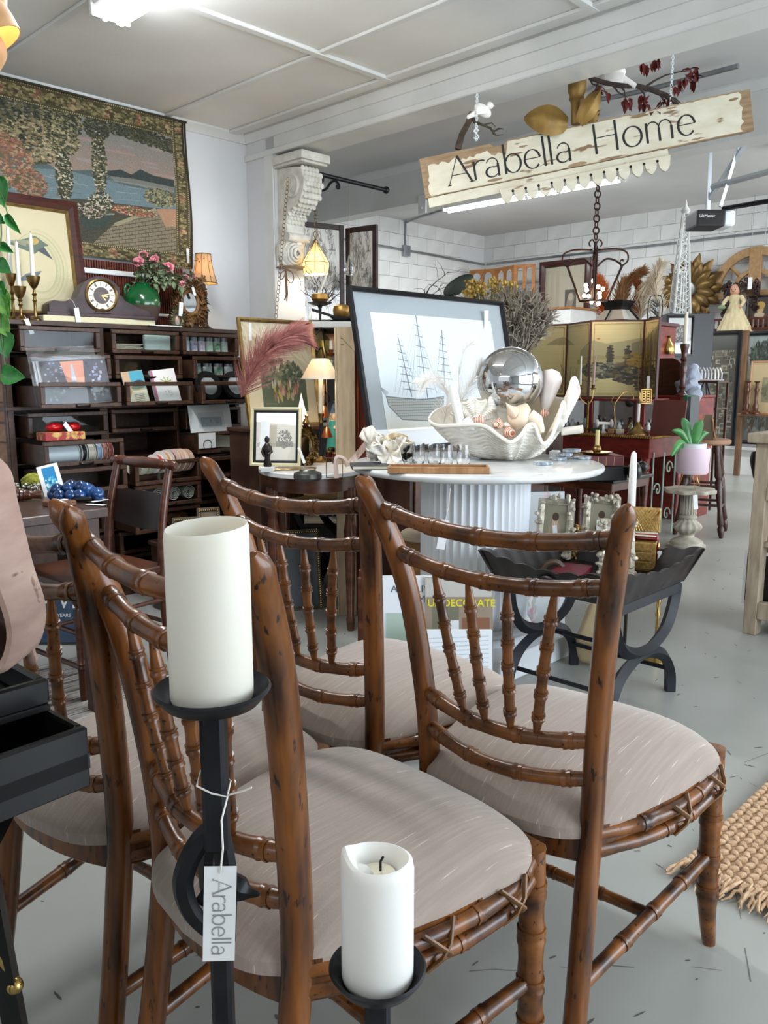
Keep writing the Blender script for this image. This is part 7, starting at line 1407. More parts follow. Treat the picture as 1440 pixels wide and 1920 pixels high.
t=T('chamberstick','brass chamberstick with wide dish and pale candle on the red book','candlestick',(p.x,p.y,zs3+.14),CAMYAW);MB().lathe([(0,0),(.05,0),(.085,.012),(.088,.016),(.05,.006),(.02,.008),(.018,.035),(.022,.04),(0,.04)],26).build('dish',m_brass,t);MB().tube([(-.06,0,.012),(-.14,-.02,.0)],.005,6).build('handle',m_brass,t);MB().cyl((0,0,.03),(0,0,.14),.012,n=12).build('candle',mat('yellow_wax','#d0bd84',.5),t);b=MB();b.ell((0,0,.03),.026,14,10);b.build('knop',m_brass,t)
t=T('black_bust','small black figure lying at the right of the red book','ornament',(p.x+.07,p.y-.20,zs3),0);b=MB();b.ell((0,0,.055),(.05,.04,.055),12,8);b.ell((.05,-.02,.075),(.03,.03,.035),10,8);b.build('figure',m_lacq,t)
t=T('red_chest','oxblood red chest on the desk end behind the display case','chest',(6.75,3.3,0));MB().bx(-.12,.35,-.35,.03,0,1.02).build('body',m_redd,t,0,.004);MB().bx(-.13,.36,-.36,.04,1.02,1.04).build('lid',m_redd,t,0,.006)
p=gX(1250,735,6.72);t=T('arched_panel','dark round topped wooden panel standing on the red chest','panel',(6.78,p.y,1.04),-PI/2-.1);MB().prism([(-.16,0),(.13,0),(.13,.12)]+[(.13*math.cos(a)-.0,.12+.19*math.sin(a))for a in[i*PI/2/8 for i in range(1,9)]]+[(-.16,.31)],0,.03).build('panel',m_mahog,t,40,.003)
tx=gX(1279,735,6.66);tx.z=1.04;t=T('turned_candlestick','tall turned dark wooden candlestick on the red chest','candlestick',tx);h_=at(1279,645,(tx-EYE).dot(FW)).z-1.04
MB().lathe([(0,0),(.055,0),(.055,.012),(.03,.03),(.02,.05),(.03,.07),(.02,.09),(.028,h_*.45),(.034,h_*.55),(.02,h_*.66),(.03,h_*.7),(.02,h_*.75),(.026,h_*.85),(.036,h_*.95),(.036,h_),(0,h_)],18).build('stem',m_mahog,t);taper('very tall white taper in the turned wooden candlestick',tx+UP*(h_-.001),at(1284,585,(tx-EYE).dot(FW)).z-1.04-h_,.018,m_wax)
p=gX(1247,745,6.2);p.z=zsb;t=T('crucifix_stand','slim brass cross stand with a hanging white tag on the display case','stand',V((6.22,max(p.y,3.12),zsb)),-PI/2);b=MB();b.cyl((0,0,0),(0,0,.30),.004,n=6);b.tube([(-.06,0,.30),(.06,0,.30)],.004,6);b.build('cross',m_brass,t);MB().lathe([(0,0),(.04,0),(.03,.008),(0,.012)],14).build('foot',m_brass,t);MB().bx(-.012,.012,-.008,-.006,.08,.18).build('tag',m_tag,t,0)
t=T('tulle_cloth','crumpled pale blue tulle hanging over the red chest end','cloth',gX(1297,720,6.7));t.location=(6.80,3.06,1.04);b=MB()
for q,r_ in(((0,0,.07),(.09,.10,.08)),((.02,-.03,.17),(.06,.06,.09)),((-.03,-.07,.0),(.05,.06,.10))):
 k_=len(b.v);b.ell(q,r_,22,14)
 for v in b.v[k_:]:v+=V((.012*math.sin(v.z*70+v.y*40),.012*math.sin(v.x*80+v.z*50),.01*math.sin(v.y*90)))
b.build('tulle',shade_mat('blue_tulle','#c2cad8',trans=.4),t,60)
t=T('wire_rack','small white wire toast rack beyond the tulle','rack',gX(1322,700,7.4));b=MB()
for k in range(9):b.tube([(0,.12-.03*k,-.06),(0,.12-.03*k,.03),(.03,.12-.03*k,.05),(.08,.12-.03*k,.0),(.08,.12-.03*k,-.06)],.005,5)
b.tube([(0,.14,-.06),(0,-.14,-.06)],.006,5);b.tube([(.08,.14,-.06),(.08,-.14,-.06)],.006,5);stuff(b.build('wires',m_white,t));pq=t.location.copy();t=T('plant_stand','tall slim dark shelf carrying the wire rack and small oddments','shelf',(pq.x+.02,pq.y,0));MB().bx(-.1,.14,-.16,.16,pq.z-.085,pq.z-.067).build('shelf',m_dkwood,t,0,.003);MB().bx(-.1,.14,-.16,.16,.9,.92).build('shelf',m_dkwood,t,0,.003)
for sx in(-.09,.13):
 for sy in(-.15,.15):MB().box((sx,sy,(pq.z-.085)/2),(.018,.018,pq.z-.085)).build('post',m_dkwood,t,0)
t=T('easel','small black folding easel on the slim dark shelf','easel',(pq.x,pq.y,.92),-PI/2);b=MB();b.tube([(-.09,0,0),(0,.02,.26)],.006,5);b.tube([(.09,0,0),(0,.02,.26)],.006,5);b.tube([(0,.02,.26),(0,.10,0)],.006,5);b.tube([(-.06,-.01,.08),(.06,-.01,.08)],.006,5);b.build('struts',m_twig,t)
for i,(x,c,n_,h)in enumerate(((1296,'#1c5a3c','green',.30),(1303,'#4d5052','grey',.29),(1289,'#5d2426','maroon',.28))):p=gX(x,818,6.45);t=T('book',n_+' spined upright book at the right end of the desk','book',(p.x,p.y+.02,zd),0);MB().bx(-.1,.06,-.014,.014,0,h).build('cover',mat('book_'+n_,c,.5),t,0,.002);MB().bx(-.098,.062,-.011,.011,.004,h-.004).build('pages',m_paper,t,0)
p=gX(1258,790,6.05);t=T('slate_panel','dull red brown square panel leaning at the case right end','panel',(6.02,p.y+.02,zd),-PI/2-.1,.12);MB().bx(-.14,.14,0,.015,0,.27).build('panel',mat('red_slate','#5a2f28',.6),t,0,.002)
t=T('turned_stool','dark turned leg stool with a pale round seat right of the desk','stool',(6.2,2.62,0));m_stool=mat('dark_stool_leg','#2b1712',.35,c2='#42251b',sc_=(20,20,40))
MB().lathe([(0,.69),(.17,.69),(.18,.70),(.18,.722),(.17,.728),(.10,.722),(0,.722)],32).build('seat',mat('pale_stool_seat','#8a6444',.45),t)
for k in range(4):
 a=PI/4+k*PI/2+.3;c,s=math.cos(a),math.sin(a);turned((c*.235,s*.235,0),(c*.12,s*.12,.69),[(0,.014),(.05,.022),(.1,.026),(.13,.016),(.15,.024),(.3,.017),(.45,.023),(.6,.026),(.63,.017),(.66,.027),(.9,.018),(.93,.024),(1,.022)]).build('leg',m_stool,t)
for z,f in((.22,.2),(.36,.183)):
 for k in range(4):a,a2=PI/4+k*PI/2+.3,PI/4+(k+1)*PI/2+.3;MB().cyl((f*math.cos(a),f*math.sin(a),z+.02*(k%2)),(f*math.cos(a2),f*math.sin(a2),z+.02*(k%2)),.011,n=8).build('rung',m_stool,t)
t=T('card_easel','little wooden card easel seen from behind on the stool','easel',(6.16,2.60,.722),-PI/2+.5);MB().prism([(-.05,0),(.05,0),(.03,.19),(-.03,.19)],0,.006).build('card',mat('card_brown','#5d5040',.8),t,0);MB().tube([(-.05,-.03,0),(-.03,0,.19)],.005,5).build('strut',m_tan,t);MB().tube([(.06,-.03,0),(.03,0,.17)],.005,5).build('strut',m_tan,t)
t=T('turned_chair_leg_table','red turned corner leg of a table behind the pedestal','table',(6.35,2.95,0));COL.objects.unlink(t);bpy.data.objects.remove(t)
m_stone=mat('weathered_stone','#b0aa9c',.8,c2='#958e80',sc_=(14,14,14),bump=.3,bsc=(50,50,50),bdist=.004)
pp=V((5.60,2.46,0));t=T('stone_pedestal','pale fluted stone pedestal with a scalloped round top','pedestal',pp);zp=.42
b=MB();b.lathe([(0,0),(.13,0),(.13,.02),(.115,.028),(.11,.045),(.085,.06),(.05,.075),(.048,.09),(.055,.1)],40);b.build('base',m_stone,t)
b=MB();N=96;b.grid(lambda u,v:((lambda r:(r*math.cos(2*PI*u),r*math.sin(2*PI*u),.1+.11*v))(((.055+.045*math.sin(PI*min(1,v*1.15)))*(1-.07*abs(math.sin(12*2*PI*u*.5))**2)))),N,9,cu=True);b.build('urn_body',m_stone,t,50)
MB().lathe([(.05,.205),(.062,.215),(.062,.225),(.05,.235),(.05,.24)],36).build('collar',m_stone,t);b=MB();b.grid(lambda u,v:((.058-.006*(abs(math.sin(u*18*PI))<.5))*math.cos(2*PI*u),(.058-.006*(abs(math.sin(u*18*PI))<.5))*math.sin(2*PI*u),.24+.14*v),144,2,cu=True);b.build('fluted_shaft',m_stone,t,20)
b=MB();b.slab([((.17+.012*math.sin(8*2*PI*i/64))*a,(.17+.012*math.sin(8*2*PI*i/64))*c)for i,(a,c)in enumerate(circ(64))],zp-.028,zp);b.lathe([(.06,.38),(.08,.392),(.0,.393)],30);b.build('scalloped_top',m_stone,t,40,.005)
tagcard('white tag hanging from the pedestal top',pp+FW*-.185+RT*-.03+UP*(zp-.02),.03,.10,CAMYAW,-.12)
pt2=V((5.62,2.46,zp));t=T('flower_pot','lilac pink flower pot on thin gold wire legs with a moth orchid','pot',pt2,CAMYAW);MB().lathe([(0,.105),(.10,.105),(.108,.115),(.114,.26),(.112,.285),(.104,.285),(.104,.2),(0,.19)],40).build('pot',mat('lilac_glaze','#d2bcc8',.45),t,50);MB().lathe([(.085,.27),(.085,.315),(.089,.318),(.08,.318),(.08,.27)],40).build('liner',mat('ribbed_liner','#d5d8da',.5),t);b=MB()
for k in range(3):a=k*2*PI/3+.5;b.tube([(.06*math.cos(a-.25),.06*math.sin(a-.25),.105),(.085*math.cos(a),.085*math.sin(a),.004),(.06*math.cos(a+.25),.06*math.sin(a+.25),.105)],.003,5)
b.build('wire_legs',m_brass2,t);MB().lathe([(0,.29),(.08,.29),(.078,.305),(0,.31)],24).build('bark_mix',mat('bark_mix','#4d3a2a',.9),t);m_orch=mat('orchid_leaf','#2f6a35',.4,c2='#4a8a48',sc_=(10,10,10),coat=.2)
for(dx,dz,ex,ez,w,fy)in((-.02,.31,-.06,.45,.055,.03),(.01,.31,.03,.44,.06,-.02),(-.03,.31,-.13,.385,.04,-.02),(-.03,.30,-.14,.25,.06,-.06),(.03,.31,.10,.37,.035,.03)):
 b=MB();P0,P1=V((dx,0,dz)),V((ex,fy,ez));d=(P1-P0)*1.3;L=d.length;d.normalize();w*=1.2;sd=d.cross(V((0,1,0))).normalized();n_=sd.cross(d)
 b.grid(lambda u,v:P0+d*L*u+UP*(.03*math.sin(u*PI)*(1 if ez>.3 else 1.5))+sd*w*(v-.5)*(math.sin(PI*min(1,u*.85+.12))**.7)+n_*.012*((v-.5)*2)**2,9,5);b.build('leaf',m_orch,t,60,thick=.002)
t=T('scroll_gate','pale green wrought iron scroll panel standing behind the pedestal','panel',(6.02,2.86,0),CAMYAW+.1);m_sage=mat('sage_iron','#93a79c',.5);zz=.62
for x in(-.085,.0,.09):MB().tube([(x,0,0),(x,0,zz)],.007,6).build('bar',m_sage,t)
for z,s in((.14,1),(.33,-1),(.5,1)):
 Q=[V((s*(.042+.03*(1-k/14)*math.cos(k*.55)),0,z+.06*(1-k/16)*math.sin(k*.55)))for k in range(15)];MB().tube(Q,.006,5).build('scroll',m_sage,t)
m_oak=mat('limed_oak','#8a7a66',.7,c2='#a59782',sc_=(40,40,7),bump=.12,bsc=(90,90,14),bdist=.002)
t=T('oak_shelf_unit','limed oak open shelf counter at the right edge holding pumpkins','shelf unit',(3.86,1.40,0));
for y in(-.03,-.9):MB().bx(0,.07,y-.03,y+.03,0,.90).build('post',m_oak,t,0,.004);MB().bx(.42,.49,y-.03,y+.03,0,.90).build('post',m_oak,t,0,.004)
MB().bx(-.03,.52,-.98,.03,.90,.945).build('top',m_oak,t,0,.005);MB().bx(.07,.42,-.02,.0,.05,.9).build('end_panel',m_oak,t,0);MB().bx(.46,.48,-.9,0,.05,.9).build('back_panel',m_oak,t,0)
for z in(.10,.42,.70):MB().bx(.02,.46,-.93,0,z,z+.025).build('shelf',m_oak,t,0,.003)
MB().bx(0,.05,-.87,-.06,.64,.70).build('rail',m_oak,t,0,.003);MB().bx(0,.05,-.87,-.06,.08,.16).build('rail',m_oak,t,0,.003)
m_pump=mat('orange_pumpkin','#c8641c',.5,c2='#d97f2c',sc_=(10,10,10))
t=T('pumpkin','orange wooden pumpkin on the middle shelf of the oak counter','pumpkin',gX(1441,978,3.98));t.location.z=.446;b=MB();b.grid(lambda u,v:((lambda r:(r*math.cos(2*PI*u),r*math.sin(2*PI*u),.07-.07*math.cos(PI*v)))(.065*math.sin(PI*v)**.8*(.88+.12*abs(math.cos(5*2*PI*u*.5*2))))),60,14,cu=True);b.build('body',m_pump,t,60);MB().tube([(0,0,.13),(.008,0,.16)],[.01,.007],6).build('stalk',m_twig,t)
t=T('dark_basket','black round basket on the upper shelf of the oak counter','basket',gX(1448,880,4.0));t.location.z=.726;MB().lathe([(0,0),(.08,0),(.1,.08),(.095,.12),(.09,.11),(0,.02)],24).build('basket',m_lacq,t);t=T('white_notecard','black card with a white border propped in the oak counter lower shelf','card',gX(1437,1040,3.93));t.location.z=.126;t.rotation_euler=(0,0,-PI/2);MB().bx(-.1,.1,0,.004,0,.26).build('border',m_white,t,0);MB().bx(-.085,.085,-.001,0,.015,.245).build('face',m_lacq,t,0)
t=T('paper_leaflets','fan of white leaflets on top of the oak counter','papers',(3.98,1.22,.945),.2)
for k in range(4):MB().box((.02*k,.01*k,.001+.0025*k),(.15,.21,.002),(0,0,.12*k)).build('leaflet',m_white,t,0)
t=T('x_frame_stool','black X frame stool with a striped dark cushion behind the farthest bamboo chair','stool',(3.06,3.33,0),CAMYAW-.3)
for y in(-.17,.17):
 for s in(-1,1):MB().tube(spline([(s*-.2,y,0),(s*-.14,y,.12),(0,y,.24),(s*.14,y,.36),(s*.2,y,.46)],5),.018,4,flat=1.3).build('leg',m_navy,t,30)
for z in(.24,):MB().cyl((0,-.17,z),(0,.17,z),.012,n=8).build('stretcher',m_navy,t)
MB().bx(-.22,.22,-.19,.19,.455,.50).build('cushion',mat('striped_dark_cloth','#2f3338',.9,c2='#7d6a55',sc_=(60,4,4),lo=.5,hi=.56),t,0,.015,seg=2)
t=T('cardboard_tray','flat brown cardboard tray resting on the X frame stool','box',(3.05,3.32,.50),CAMYAW-.1);MB().bx(-.25,.25,-.15,.15,0,.05).build('tray',mat('cardboard','#8d6a3e',.8),t,0,.003)
pf=gz(640,1085,.12);t=T('footstool','floral tapestry footstool on gilt cabriole legs behind the bamboo chair','footstool',(3.42,3.36,0),CAMYAW);MB().bx(-.17,.17,-.12,.12,.15,.20).build('pad',mat('floral_tapestry','#b9a690',.9,c2='#8d4a4a',sc_=(22,22,22),lo=.5,hi=.62),t,0,.02,seg=2);MB().bx(-.165,.165,-.115,.115,.125,.152).build('rail',m_goldp,t,0,.004)
for sx in(-.15,.15):
 for sy in(-.1,.1):MB().tube(spline([(sx,sy,.13),(sx*1.12,sy*1.12,.09),(sx*.98,sy*.98,.04),(sx*1.1,sy*1.1,0)],4),[.018,.02,.02,.018,.016,.014,.012,.011,.010,.011,.012,.013,.014],6).build('leg',m_goldp,t)
t=T('matchstick_jar','glass jar of red tipped matches on the footstool','jar',V((3.44,3.28,.20)));MB().lathe([(0,0),(.025,0),(.028,.06),(.025,.06),(.022,.006),(0,.006)],16).build('jar',m_tumb,t);b=MB();b2=MB()
for k in range(9):x,y=rnd.uniform(-.014,.014),rnd.uniform(-.014,.014);b.cyl((x,y,.008),(x*1.1,y*1.1,.09),.0025,n=5);b2.cyl((x*1.1,y*1.1,.09),(x*1.1,y*1.1,.105),.0035,n=5)
stuff(b.build('matchsticks',m_wax,t));stuff(b2.build('match_heads',mat('match_red','#c0392b',.6),t));t=T('copper_bowl','small copper bowl with green leaves on the footstool','bowl',V((3.36,3.36,.20)));MB().lathe([(0,.0),(.02,0),(.012,.02),(.05,.04),(.06,.055),(.05,.045),(0,.025)],20).build('bowl',m_copper,t);b=MB()
for k in range(12):leafq(b,(0,0,.05),(rnd.uniform(-1,1),rnd.uniform(-1,1),.5),.05,.025)
stuff(b.build('leaves',m_leaf,t,0))
m_pearl=mat('dark_beaded_frame','#3d342a',.5,c2='#5a4d3c',sc_=(20,20,20))
def beaded(label,p,w,h,yaw,tilt,pm):
 t=T('beaded_picture',label,'picture',p,yaw,tilt);frame_mb(w,h,.022,.016).build('frame',m_pearl,t,30);quad('picture',pm,t,-w/2+.022,w/2-.022,.022,h-.022,.01);b=MB();n=int(w/.012)
 for i in range(n):b.ell((-w/2+.012+(w-.024)*i/(n-1),-.001,h-.013),.0042,6,4)
 for i in range(int(h/.012)):b.ell((w/2-.012,-.001,.01+.012*i),.0042,6,4);b.ell((-w/2+.012,-.001,.01+.012*i),.0042,6,4)
 stuff(b.build('gilt_beading',m_brass2,t));return t
pmx=mat('dusky_picture','#8d7a68',.6,c2='#5d5348',sc_=(9,9,9))
zbx=.36;t=T('storage_crate','low dark crate at the cabinet foot carrying two beaded frames','crate',(2.42,3.66,0),0);MB().bx(-.28,.12,-.1,.12,0,zbx).build('crate',m_dkwood,t,0,.004);MB().bx(-.29,.13,-.11,.13,zbx-.02,zbx).build('lid',m_dkwood,t,0,.003)
beaded('left of two small beaded dark frames at the foot of the drawer cabinet',(2.25,3.60,zbx),.14,.13,-.4,.2,pmx);beaded('right of two small beaded dark frames at the foot of the drawer cabinet',(2.40,3.62,zbx),.12,.16,-.4,.2,pmx);beaded('large dark beaded frame leaning on the floor behind the farthest bamboo chair',(2.62,3.2,0),.3,.42,CAMYAW+.3,.2,mat('dark_canvas','#23262a',.4,c2='#3a3d40',sc_=(6,6,6)))
t=T('cardboard_box','brown cardboard box beside the fluted column','box',(3.05,2.62,0),.1);MB().bx(-.17,.17,-.16,.14,0,.42).build('box',mat('cardboard','#8d6a3e'),t,0,.003)
t=T('basket_plate','white metal tray with brass flowers on the cardboard box beside the column','tray',(3.02,2.60,.42),.1);MB().slab([(.2*a,.15*c)for a,c in circ(24)],0,.03).build('tray',mat('putty_tray','#a89c86',.6),t,30,.006);b=MB()
for k in range(14):q=V((rnd.uniform(-.1,.1),rnd.uniform(-.08,.08),.045));b.tube([q+V((.018*math.cos(a),.018*math.sin(a),.008*math.sin(2*a)))for a in[i*PI/4 for i in range(8)]],.004,4,closed=True)
stuff(b.build('brass_flowers',m_brass,t))
t=T('cream_bag','cream fabric bundle leaning under the tray table','bag',(3.05,1.72,0),.3);MB().box((0,0,.115),(.27,.10,.13),(0,-.4,0)).build('bundle',mat('cream_cloth','#c9b48c',.9),t,60,.03,seg=3)
# FAR WALL AND CEILING-HUNG THINGS
m_hon=mat('honey_oak','#a8703a',.5,c2='#8d5a2c',sc_=(10,10,40))
im=Img(150,330,'#5d5a50')
for i in range(170):
 x,y=rnd.uniform(.05,.85),rnd.uniform(.03,.85);w=rnd.uniform(.08,.18);h=w*.34;c=rnd.choice(['#8d8774','#a39c88','#77715f','#4d4a40','#b8b09a']);im.rect(x,y,min(.97,x+w),y+h,c)
 for k in range(3):im.rect(x+rnd.uniform(0,w*.6),y+rnd.uniform(0,h*.5),min(.97,x+w*rnd.uniform(.6,1)),y+h*rnd.uniform(.5,.9),rnd.choice(['#3d3a33','#5d584c','#6d685a']),.7)
im.grad(0,.86,1,1,'#4d4f4a','#6b6d66');m_coll=im.mat('postcard_collage',.4)
im=Img(150,330,'#77807a');im.grad(0,.5,1,1,'#8d8a68','#94a0a0');im.leaves(.5,.82,.45,.12,300,.05,['#3d453d','#2f342e','#5d6658']);im.rect(0,0,1,.3,'#6d706a');im.leaves(.4,.2,.4,.15,100,.06,['#8f938c','#4d4c44','#6d5a48'])
m_scn=im.mat('faded_scene',.4);m_blkf=mat('black_navy_frame','#12151d',.35)
XF=10.3
def big(label,x0,y0,x1,y1,m):
 a=gX(x0,(y0+y1)/2,XF);c=gX(x1,(y0+y1)/2,XF);zt=gX(x0,y0,XF).z;zb=gX(x0,y1,XF).z;w=(a-c).length;return picture('tall_framed_panel',label,'picture',(XF,(a.y+c.y)/2,zb),w,zt-zb,-PI/2,0,m_blkf,m,.05,.05)
big('tall black framed panel filled with old postcards on the far wall',1300,622,1383,832,m_coll);big('tall black framed faded landscape panel at far right of the back wall',1388,622,1475,832,m_scn)
zb_=gX(1300,832,XF).z
t=T('low_bench','low white bench under the tall black framed panels','bench',(XF+.1,3.8,0));MB().bx(-.15,.3,-.9,1.3,zb_-.04,zb_-.002).build('top',m_trim,t,0,.004);MB().bx(-.1,.25,-.85,1.25,0,zb_-.04).build('front',m_trim,t,0)
p=gX(1386,833,XF-.12);zt_=gX(1386,620,XF-.12).z;t=T('wooden_rack','brown post and shelf rack in front of the tall black panels','shelf',(XF-.14,p.y,0));MB().bx(-.03,.03,-.03,.03,0,zt_).build('post',mat('brown_rack','#5d432c',.6,c2='#75563a',sc_=(20,20,5)),t,0,.004);z9=gX(1410,775,XF-.12).z;MB().bx(-.12,.08,-.75,0,z9-.03,z9).build('shelf',mat('brown_rack','#5d432c'),t,0,.004);MB().bx(-.03,.03,-.75,-.69,0,zt_).build('post',mat('brown_rack','#5d432c'),t,0,.004)
im=Img(70,100,'#c2ab80');im.rect(.35,.2,.8,.7,'#8d8468');im.leaves(.55,.45,.2,.2,60,.07,['#5d5a44','#a39670','#77704f']);pp_=gX(1432,772,XF-.2);picture('framed_print','small pink framed tan print standing on the brown rack shelf','picture',(XF-.19,pp_.y,z9),.40,.62,-PI/2,.06,mat('pink_wood_frame','#b0825c',.5),im.mat('tan_print'),.02,.02)
for i,x in enumerate((1399,1416)):p=gX(x,772,XF-.22);t=T('turned_candlestick',['left','right'][i]+' one of two dark turned candlesticks on the brown rack shelf','candlestick',(p.x,p.y,z9));MB().lathe([(0,0),(.06,0),(.06,.015),(.025,.04),(.035,.09),(.018,.13),(.02,.25),(.03,.28),(.018,.31),(.02,.36),(.04,.38),(0,.38)],14).build('stem',m_redwood,t)
sh0=gX(1316,618,10.5);sh1=gX(1445,612,10.5);zs_=sh0.z;t=T('gallery_shelf','dark wooden wall shelf with a little spindle gallery holding the bride doll','shelf',(10.7,(sh0.y+sh1.y)/2,zs_));w=sh0.y-sh1.y
MB().bx(-.22,.2,-w/2,w/2,-.04,0).build('board',m_redwood,t,0,.006);MB().bx(-.21,-.19,-w/2,w/2,.10,.125).build('gallery_rail',m_redwood,t,0,.003)
for k in range(14):MB().cyl((-.2,-w/2+.03+(w-.06)*k/13,0),(-.2,-w/2+.03+(w-.06)*k/13,.1),.012,n=6).build('gallery_spindle',m_redwood,t)
for y in(-w/2+.02,w/2-.02):MB().cyl((-.2,y,0),(-.2,y,.24),.022,.016,n=8).build('gallery_post',m_redwood,t)
pdz=gX(1374,614,10.42);t=T('bride_doll','antique doll in a cream bridal dress and long veil on the wall shelf','doll',(10.48,pdz.y,zs_),-PI/2);hd=gX(1376,535,10.42).z-zs_;m_cream=mat('cream_satin','#cdbf98',.6,c2='#b8a882',sc_=(30,30,6));m_doll=mat('doll_skin','#b98a70',.45)
b=MB();b.grid(lambda u,v:((lambda r:(r*math.cos(2*PI*u)-.02*v,r*math.sin(2*PI*u)*.7,hd*.58*v-.06*(1-v)))((.165*(1-v)**.9+.055)*(1+.06*math.sin(u*2*PI*11)*(1-v)))),88,12,cu=True);b.build('skirt',m_cream,t,60)
MB().lathe([(.065,hd*.54),(.055,hd*.6),(.07,hd*.68),(.075,hd*.74),(.05,hd*.79),(.022,hd*.80),(.022,hd*.83),(0,hd*.83)],18,(-.02,0,0),None,1,.75).build('bodice',m_cream,t);b=MB()
b.ell((-.025,-.004,hd*.9),(.058,.058,.072),18,14);b.ell((-.025,-.062,hd*.885),(.008,.012,.012),8,6);b.build('head',m_doll,t);b=MB()
for sx in(-.022,.022):b.ell((-.025+sx,-.054,hd*.905),(.010,.006,.007),8,6)
b.build('eyes',m_lacq,t);b=MB();b.ell((-.025,-.056,hd*.858),(.014,.005,.006),8,6);b.build('mouth',mat('lip_red','#8d3a34',.5),t);b=MB();b.ell((-.025,.012,hd*.925),(.066,.062,.066),16,12);b.build('hair',mat('doll_hair','#2b1710',.7),t)
for s in(-1,1):MB().tube(spline([(-.02+s*.07,0,hd*.74),(-.02+s*.12,-.03,hd*.62),(-.02+s*.11,-.09,hd*.5)],5),[.028,.028,.027,.026,.025,.024,.022,.02,.018,.016,.015],8).build('arm',m_cream,t);b=MB();b.ell((-.02+s*.11,-.10,hd*.485),(.018,.018,.022),8,6);b.build('hand',m_doll,t)
b=MB();b.grid(lambda u,v:(-.025+(.08+.12*v)*math.cos(PI*(1.1*u-.05)),.01+(.07+.08*v)*math.sin(PI*(1.1*u-.05)),hd*(.98-.38*v)-.03*(1-math.sin(PI*u))*(v<.1)),18,8);b.build('veil',glass_mat('veil_net',(.93,.93,.93),.10),t,60);b=MB();b.ell((-.13,-.12,hd*.49),(.05,.03,.03),10,8);b.build('bouquet',m_leaf,t)
m_dkcarve=mat('black_brown_carving','#1d100c',.45,c2='#38201a',sc_=(30,30,30))
a=gX(1356,610,10.62);c=gX(1412,610,10.62);zt9=gX(1385,530,10.62).z;t=T('carved_openwork','black brown carved openwork frame behind the bride doll','frame',(10.64,(a.y+c.y)/2,zs_),-PI/2);w=a.y-c.y;h=zt9-zs_
for x in(-w/2,w/2):MB().bx(x-.03,x+.03,0,.05,0,h).build('upright',m_dkcarve,t,0,.006)
MB().bx(-w/2-.03,w/2+.03,0,.05,h-.09,h-.03).build('head_rail',m_dkcarve,t,0,.006);b=MB()
for k in range(40):s=rnd.choice((-1,1));x,z=(s*w/2+rnd.uniform(-.03,.03),rnd.uniform(.1,h))if k<22 else(rnd.uniform(-w/2,w/2),h+rnd.uniform(-.1,.03));b.tube([(x+.03*(1-j/7)*math.cos(j*1.2+k),-.01,z+.03*(1-j/7)*math.sin(j*1.2+k))for j in range(7)],[.013,.012,.011,.010,.009,.007,.004],5)
stuff(b.build('scroll_carving',m_dkcarve,t));tagcard('white tag on the carved frame above the bride doll',gX(1407,520,10.5),.05,.14,-PI/2)
im=Img(60,70,'#2b241c');im.ell(.5,.2,.35,.3,'#5a2c1f');im.ell(.5,.6,.15,.16,'#c9a878');im.ell(.5,.72,.2,.14,'#b8913f');im.ell(.48,.38,.22,.1,'#c8b898');p=gX(1421,608,10.6);picture('framed_picture','small dark framed portrait of a fair haired child beside the bride doll','picture',(10.6,p.y,zs_),.34,.40,-PI/2,.08,m_dkcarve,im.mat('child_portrait'),.03,.03)
m_pine=mat('stripped_pine','#a5835a',.6,c2='#8d6c46',sc_=(20,20,20));pc_=gX(1415,545,10.8);rw=pc_.z;R_=gX(1415,463,10.8).z-pc_.z;t=T('fanlight','stripped pine half round fanlight window frame high on the far wall','window frame',(10.8,pc_.y,pc_.z),-PI/2)
def archbar(r0,r1,y0,y1,n=28):b=MB();b.prism([(r1*math.cos(i*PI/n),r1*math.sin(i*PI/n))for i in range(n+1)]+[(r0*math.cos(i*PI/n),r0*math.sin(i*PI/n))for i in range(n,-1,-1)],y0,y1);return b
archbar(R_-.10,R_,-.05,.0).build('outer_arch',m_pine,t,30);archbar(R_*.42,R_*.42+.05,-.04,0).build('inner_arch',m_pine,t,30);MB().bx(-.075,.075,-.055,0,0,R_).build('centre_mullion',m_pine,t,0,.004);MB().bx(-R_,R_,-.05,0,-.09,0).build('bottom_rail',m_pine,t,0,.004)
for s in(-1,1):a=math.radians(45);b=MB();b.tube([(s*math.cos(a)*R_*.44,-.02,math.sin(a)*R_*.44),(s*math.cos(a)*(R_-.05),-.02,math.sin(a)*(R_-.05))],.024,4);b.build('glazing_bar',m_pine,t,0)
b=MB()
for x in(-.07,.09):b.cyl((x,-.02,R_),(x,-.02,3.4-pc_.z),.004,n=5)
b.build('hanging_wire',m_grey_metal,t)
pf=gX(1292,543,10.7);t=T('leaf_sunburst','big bronze metal leaf sunburst flower on the far wall','wall ornament',(10.76,pf.y,pf.z),-PI/2);m_bronze=mat('bronze_leaf','#5a4526',.4,.6,c2='#7d6236',sc_=(8,8,8))
for ring,(n,l,w,y,a0)in enumerate(((14,.46,.15,-.02,0),(14,.36,.14,-.06,.22))):
 for k in range(n):
  a=a0+2*PI*k/n;b=MB();d=V((math.cos(a),0,math.sin(a)));s=V((-math.sin(a),0,math.cos(a)));b.grid(lambda u,v:d*(.08+(l-.08)*u)+s*w*(v-.5)*math.sin(PI*min(1,.15+.85*u))**.8+V((0,y-.05*math.sin(u*2.5)+.03*abs(v-.5)*2,0)),7,5);b.build('leaf',m_bronze,t,60,thick=.004)
MB().lathe([(0,-.02),(.1,0),(.09,.05),(0,.07)],18,(0,-.05,0),Matrix.Rotation(PI/2,3,'X')).build('centre',mat('tin_centre','#8d8d88',.4,.7),t)
